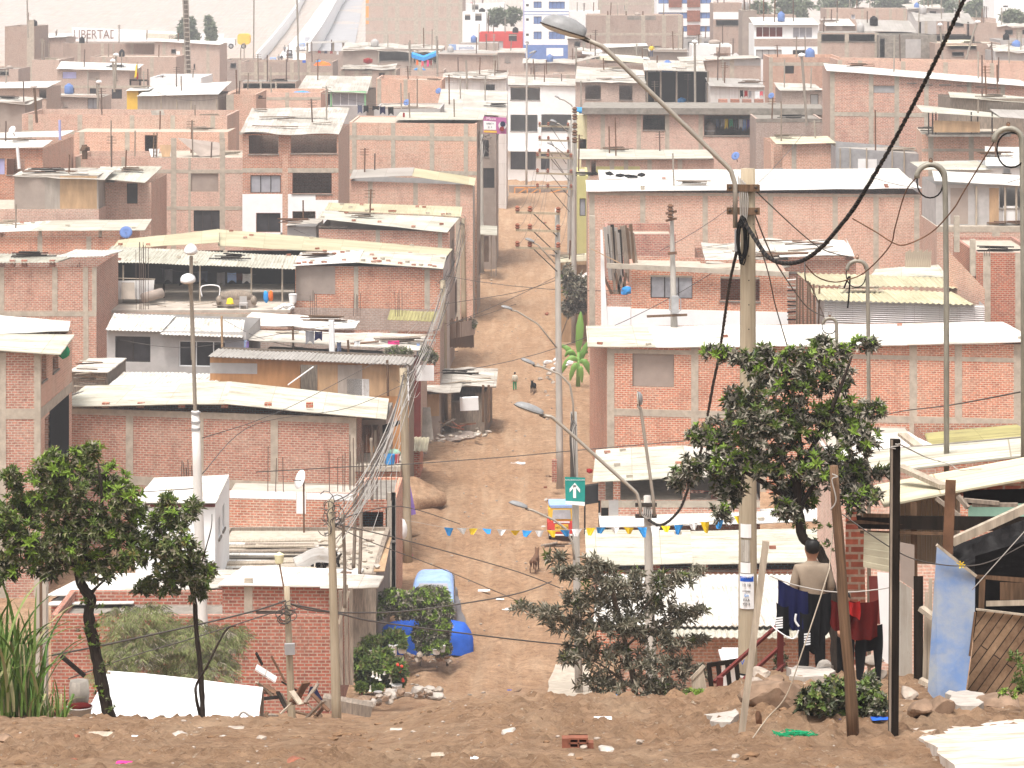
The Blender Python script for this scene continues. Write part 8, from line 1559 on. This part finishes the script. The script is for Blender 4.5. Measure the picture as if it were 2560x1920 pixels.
for k in range(16):x=1512+k*4.6;plank(x+R.uniform(6,16),700+R.uniform(-10,6),x,566+R.uniform(-6,24),162+k*.08,.2,R.choice(['wood_grey','wood_dark','sheet_grey','wood_brown']),'tall dark board leaning in the open bay of the brick upper room','boards leaning in the open bay',t=.05)
for k in range(6):x=1530+k*7;plank(x,735,x+R.uniform(-24,10),675+R.uniform(-8,15),159.5,.16,R.choice(['wood_brown','wood_grey']),'short board standing inside the open bay','short boards inside the open bay')
m=MB();m.hexa([P(1503,815,158.2),P(1519,815,158.2),P(1519,815,158.5),P(1503,815,158.5),P(1501,574,158.2),P(1506,574,158.2),P(1506,574,158.5),P(1501,574,158.5)]);solo(m,'white_fin_wall','paint_white','thin white tapering wall end beside the brick upper room','wall');m=MB();m.box(P(1474,815,159),P(1488,540,159)+Vector((0,.35,0)));solo(m,'concrete_post','concrete','tall bare concrete column left of the white tapering wall','column');plank(1478,622,1554,660,158,.1,'plywood_tan','ochre bamboo pole slanting from the bare column');m=MB();m.blob(P(1569,728,158.9),(.35,.2,.3),3,.2,2);solo(m,'cloth_bundle','cloth_sky','turquoise and white bundle in the open bay','bundle')
for k,x in enumerate((1992,1999,2008,2018,2027,2036,2046)):plank(x,815,x+R.uniform(-4,4),690+k*4,153.5,.1,'wood_brown','slim round pole standing left of the striped roof sheds','poles beside the striped roof sheds')
for k in range(12):y=700+k*9;plank(1968,y,1992,y+R.uniform(-3,3),154.5,.3,R.choice(['sheet_white','wood_pale','wood_dark']),'sheet edge in the stack left of the slim poles','stacked sheets left of the slim poles')
m=MB();m.hexa([P(2115,595,164),P(2132,628,164),P(2132,628,164.1),P(2115,595,164.1),P(2119,612,164),P(2112,617,164),P(2112,617,164.1),P(2119,612,164.1)]);solo(m,'white_sheet','paint_white','upright white sheet scrap on the scrap roof','sheet')
for k in range(14):plank(2265+k*4.6,668,2266+k*4.7,630-(k%3)*3,160,.1,'wood_pale','upright cane of the small cane fence above the striped roofs','canes of the small fence')
for k in range(22):x=R.uniform(1725,1810);y=1249-R.choice([0,6,12,18])-R.uniform(0,3);plank(x-8,y,x+8,y,119.4,.12,R.choice(['clay','brick_red','stone']),'red brick piled on the attic floor beside the tree','bricks in the attic',name='brick',t=.1)
for x in(1808,1838,1868,1898):
    m=MB();m.box(P(x-11,268,262),P(x+11,248,262)+Vector((0,.8,0)));solo(m,'brick_stack','brick_red','stack of red bricks on the thick dark roof, '+{1808:'leftmost',1838:'second from the left',1868:'third from the left',1898:'rightmost'}[x]+' of four','brick stack',None,'brick stacks on the dark roof')
for a in((378,392,395,372,'plaster_white','white sacking heap on the unfinished terrace'),(405,392,425,362,'plywood_tan','tan door leaning on the unfinished terrace')):m=MB();m.hexa([P(a[0],a[1],227),P(a[2],a[1],227),P(a[2],a[1],227.4),P(a[0],a[1],227.4),P(a[0]-6,a[3],227.3),P(a[2]+4,a[3],227.3),P(a[2]+4,a[3],227.6),P(a[0]-6,a[3],227.6)]);solo(m,'terrace_junk',a[4],a[5],'junk')
m=MB();m.hexa([P(444,345,228),P(500,392,227),P(552,388,228),P(548,360,230),P(445,344,228.2),P(500,380,228),P(552,372,229),P(548,356,230.2)]);solo(m,'brown_tarp','plaster_brown','brown tarp stretched over the unfinished terrace','tarp')
q=thing('ladder','thin dark ladder standing on the unfinished terrace','ladder',P(386,392,226.8));m=MB()
for x in(383,391):m.bar(P(x,392,226.8),P(x+2,332,227.4),.08)
for k in range(7):m.bar(P(383,388-k*8,226.8+k*.08),P(392,388-k*8,226.8+k*.08),.05)
m.build('rails','wood_brown',q)
m=MB();m.hexa([P(380,288,243),P(412,288,243),P(412,288,245),P(380,288,245),P(376,276,243),P(408,274,243),P(408,274,245),P(376,276,245)]);solo(m,'sheet_heap','sheet_old','heap of pale sheets on the wide parapet house','heap');m=MB();m.hexa([P(497,290,244),P(550,290,244),P(550,290,246),P(497,290,246),P(500,285,244),P(545,284,244),P(545,284,246),P(500,285,246)]);solo(m,'board_heap','wood_grey','heap of grey boards on the wide parapet house','heap')
m=MB();m.tube([P(212,398,222),P(211,362,222)],.22,7);m.blob(P(213,372,222),(.4,.3,.3),3,.3,1);solo(m,'wooden_post','wood_brown','knobbly brown post before the unfinished terrace at left','post')
m=MB();m.tube([P(150,350,214),P(149,300,214)],.1,6);solo(m,'plastic_pipe','paint_lilac','lilac plastic pipe standing on the left white roof','pipe');m=MB();m.tube([P(48,422,212),P(43,365,212)],.12,6);solo(m,'plastic_pipe','paint_white','white plastic pipe standing before the lilac shutter','pipe')
m=MB();m.blob(P(160,879,119),(.26,.2,.3),4,.2,2);solo(m,'green_cloth','cloth_green','bright green cloth at the corner of the left edge cream roof','cloth')
for k in range(14):y=900+R.uniform(0,70);x=R.uniform(180,200);plank(x,y,x+R.uniform(40,75),y+R.uniform(-6,6),138.5,.15,R.choice(['wood_grey','wood_brown','wood_pale']),'grey timber stacked in the lean-to between two brick houses','timbers in the lean-to')
for k in range(5):plank(120+k*12,1005-k*3,160+k*12,990-k*3,124+k*.4,.4,'sheet_grey','broken grey corrugated sheet over the dark alley','broken sheets over the alley',t=.02)
plank(720,962,783,917,137.5,.28,'plaster_white','white plank slanting across the plywood shack doorway');m=MB();m.hexa([P(1040,952,140),P(1085,952,140),P(1085,952,140.8),P(1040,952,140.8),P(1042,912,140),P(1085,913,140),P(1085,913,140.8),P(1042,912,140.8)]);solo(m,'white_box','paint_white','white box board on the street end of the plywood shack','box')
for x,y0,y1,d,lb in((554,790,892,148,'ochre stick before the grey plastered house'),(732,815,905,150,'dark stick on the patched cream sheets'),(826,800,905,149,'white plastic post over the plywood shack'),(831,800,880,148.5,'brown stick beside the white plastic post'),(870,850,905,146,'pale stick by the blue grey garment'),(968,900,990,137.8,'brown stick before the tan plywood')):
    m=MB();m.tube([P(x+2,y1,d),P(x,y0,d)],.06 if 'white' not in lb else .1,6);solo(m,'stick_post','paint_white' if 'white' in lb else('plywood_tan' if 'ochre' in lb else 'wood_brown'),'upright '+lb,'post')
for k,(x,y)in enumerate(((1525,434),(1551,438),(1572,440),(1583,442),(1604,437))):m=MB();m.blob(P(x,y,201),(.35,.12,.16),k,.4,1);solo(m,'pigeon','cloth_black','dark pigeon sitting on the long bright white roof','bird',None,'pigeons on the white roof')
q=thing('tyre_stack','black tarp awning hung beside the red and yellow mototaxi','awning',P(1478,1320,122));m=MB();m.hexa([P(1462,1262,121),P(1500,1256,121),P(1500,1250,124),P(1462,1256,124),P(1462,1216,121.4),P(1500,1210,121.4),P(1502,1206,124),P(1462,1212,124)]);m.build('sheet','black_tarp',q);q.name='tarp_awning'
m=MB()
for x in(1462,1498):m.bar(P(x,1335,121.2),P(x,1214,121.2),.07)
m.build('post','wood_dark',q);m=MB();m.box(P(1504,1318,118.4),P(1521,1298,118.4)+Vector((0,.3,0)));solo(m,'green_crate','cloth_green','green crate at the doorway beside the black awning','crate');m=MB();m.blob(P(1474,1177,119),(.15,.15,.12),2,.2,1);solo(m,'red_rag','cloth_red','small red cloth at the roof corner by the arrow sign','cloth')
for k in range(5):x=1352+k*9;plank(x,1362+R.uniform(-4,6),x+42,1358+R.uniform(-4,8),123,.2,R.choice(['wood_pale','wood_brown','wood_grey']),'plank lying on the street beside the brown dog','planks beside the brown dog')
for x,y,w,h,lb in((1390,1165,14,110,'rusty bollard of bricks at the foot of the nearest crossarm pole'),):m=MB();m.box(P(1380,1206,139),P(1392,1150,139)+Vector((0,.3,0)));solo(m,'brick_stub','brick_red',lb,'brick post')
for key,h in list(HOUSES.items()):
    d_=h.A.y
    if d_<150 or key in('haze','E2','R6c'):continue
    lb=' '.join(h.root['label'].split()[:9])
    for w_ in('with','and','of','in','the','under','over','by','a','on','to','its','beside','behind','at'):
        if lb.endswith(' '+w_):lb=lb[:-len(w_)-1]
    def spot():return h.front.w(R.uniform(.15,.85)*h.front.L,-R.uniform(.4,.7*h.D),h.zroof)if hasattr(h,'zroof')else h.on_roof(R.uniform(.1,.9),R.uniform(.3,.9),0,.05)
    if not h.roofs and not hasattr(h,'zroof'):continue
    for k in range(R.choice([1,2,3])if d_>185 else 0):
        p=spot();m=MB();l=R.uniform(1.2,3.2);m.tube([p-Vector((0,0,.3)),p+Vector((R.uniform(-.1,.1),0,l))],.035+d_*.00012,5)
        if R.random()<.4:
            for j in range(3):m.bar(p+Vector((-.35,0,l-.1-.22*j)),p+Vector((.35,0,l-.1-.22*j)),.04)
        m.build('antenna',R.choice(['rebar','wood_grey','lamp_arm','rust']),h.root)
    q_=R.random()
    if q_<.3 and d_>285:
        p=spot();m=MB();r_=R.uniform(.4,.6);m.lathe(p,[(r_*.9,0),(r_,.08),(r_,.75),(r_*.85,.95),(r_*.35,1.1),(r_*.35,1.18)],12);c_,cn=R.choice([('cable_black','black'),('cloth_vblue','blue'),('plaster_grey','pale grey')]);solo(m,'water_tank',c_,cn+' water tank on top of '+lb,'water tank',p,'rooftop water tanks',True)
    elif q_<.7:
        p=spot();m=MB()
        for j in range(5):e=Vector((R.uniform(.5,1.3),R.uniform(-.3,.3),0));c_=p+Vector((R.uniform(-.3,.3),R.uniform(-.3,.3),.05+.06*j));m.bar(c_-e,c_+e,R.uniform(.12,.3),.05)
        solo(m,'board_pile',R.choice(['wood_grey','wood_brown','wood_pale','rust','wood_dark']),'pile of old boards on top of '+lb,'board pile',p,'rooftop board piles')
    elif q_<.85 and d_>250:
        p=spot();m=MB();m.blob(p+Vector((0,0,.2)),(R.uniform(.4,.9),.4,.32),d_,.3,2,.7);c_,cn=R.choice([('paint_white','white'),('plaster_brown','brown'),('cloth_sky','blue'),('cloth_rose','rose')]);solo(m,'sack',c_,cn+' sack bundle on top of '+lb,'sack',p,'rooftop sacks',True)
ks=[h for h in HOUSES.values()if 130<h.A.y<330]
for k in range(34):
    a,b=R.sample(ks,2)
    if abs(a.A.y-b.A.y)>60 or abs(a.A.x-b.A.x)>30:continue
    pa=a.front.w(R.uniform(.1,.9)*a.front.L,.2,a.zA+R.uniform(-.3,1.2));pb=b.front.w(R.uniform(.1,.9)*b.front.L,.2,b.zB+R.uniform(-.3,1.2))
    wire([pa,pb],.02,'stray wire sagging between the roofs of the hillside houses','cable_thin','stray_wire',group='stray wires between roofs',sag=R.uniform(.3,1.2))
LE=[(330,1262),(480,1240),(600,1222),(700,1186),(830,1140),(966,1075),(1150,1030),(1325,1010),(1500,985)]
rowd=lambda y:next(d for d in[97+.5*k for k in range(640)]if-G(1250,d)*F/d+YH<=y)
for k in range(18):
    y=R.uniform(520,1330);left=R.random()<.65;x=interp(LE,y)+R.uniform(2,20)if left else 1372+R.uniform(-6,10);d=rowd(y);m=MB();s_=R.uniform(.5,1.3)
    m.blob(on(x,d)+Vector((0,0,-.1)),(s_,s_*1.6,R.uniform(.1,.24)),k*1.3,.3,3,.3);solo(m,'earth_mound','dirt','low mound of loose earth along the '+('left' if left else 'right')+' edge of the street','mound',None,'earth mounds along the street '+('left' if left else 'right'),True)
for k in range(60):
    y=R.uniform(540,1330);x=interp(LE,y)+abs(R.gauss(0,16))if R.random()<.7 else 1374-abs(R.gauss(0,12));d=rowd(y);stone(x,y,R.uniform(.16,.42)*F/d,R.uniform(.12,.3)*F/d,R.choice(['stone','stone_pale','stone_brown','concrete','clay']),'broken stone or brick lying at the edge of the street','street_stone','stone','stones along the street edges',d=d,sub=1)
for k in range(22):
    y=R.uniform(560,1110);x=interp(LE,y)+R.uniform(-10,22);d=rowd(y);l=R.uniform(.6,1.6)*F/d;plank(x-l/2,y-R.uniform(0,8),x+l/2,y-R.uniform(0,14),d,R.uniform(.1,.3),R.choice(['wood_grey','wood_brown','wood_pale','rust']),'old timber dumped along the left edge of the street','timber along the street edge')
# ---------------- haze ----------------
def haze():
    m=bpy.data.materials.new('haze');m.use_nodes=True;t=m.node_tree;t.nodes.remove(t.nodes['Principled BSDF'])
    v=t.nodes.new('ShaderNodeVolumePrincipled');v.inputs['Color'].default_value=(.95,.945,.97,1);v.inputs['Density'].default_value=HAZE;v.inputs['Anisotropy'].default_value=0
    t.links.new(v.outputs[0],t.nodes['Material Output'].inputs['Volume']);MATS['haze']=m
    mb=MB();mb.box((-900,-30,-34),(900,1420,75));o=mb.build('haze','haze');o['kind']='stuff'
haze()
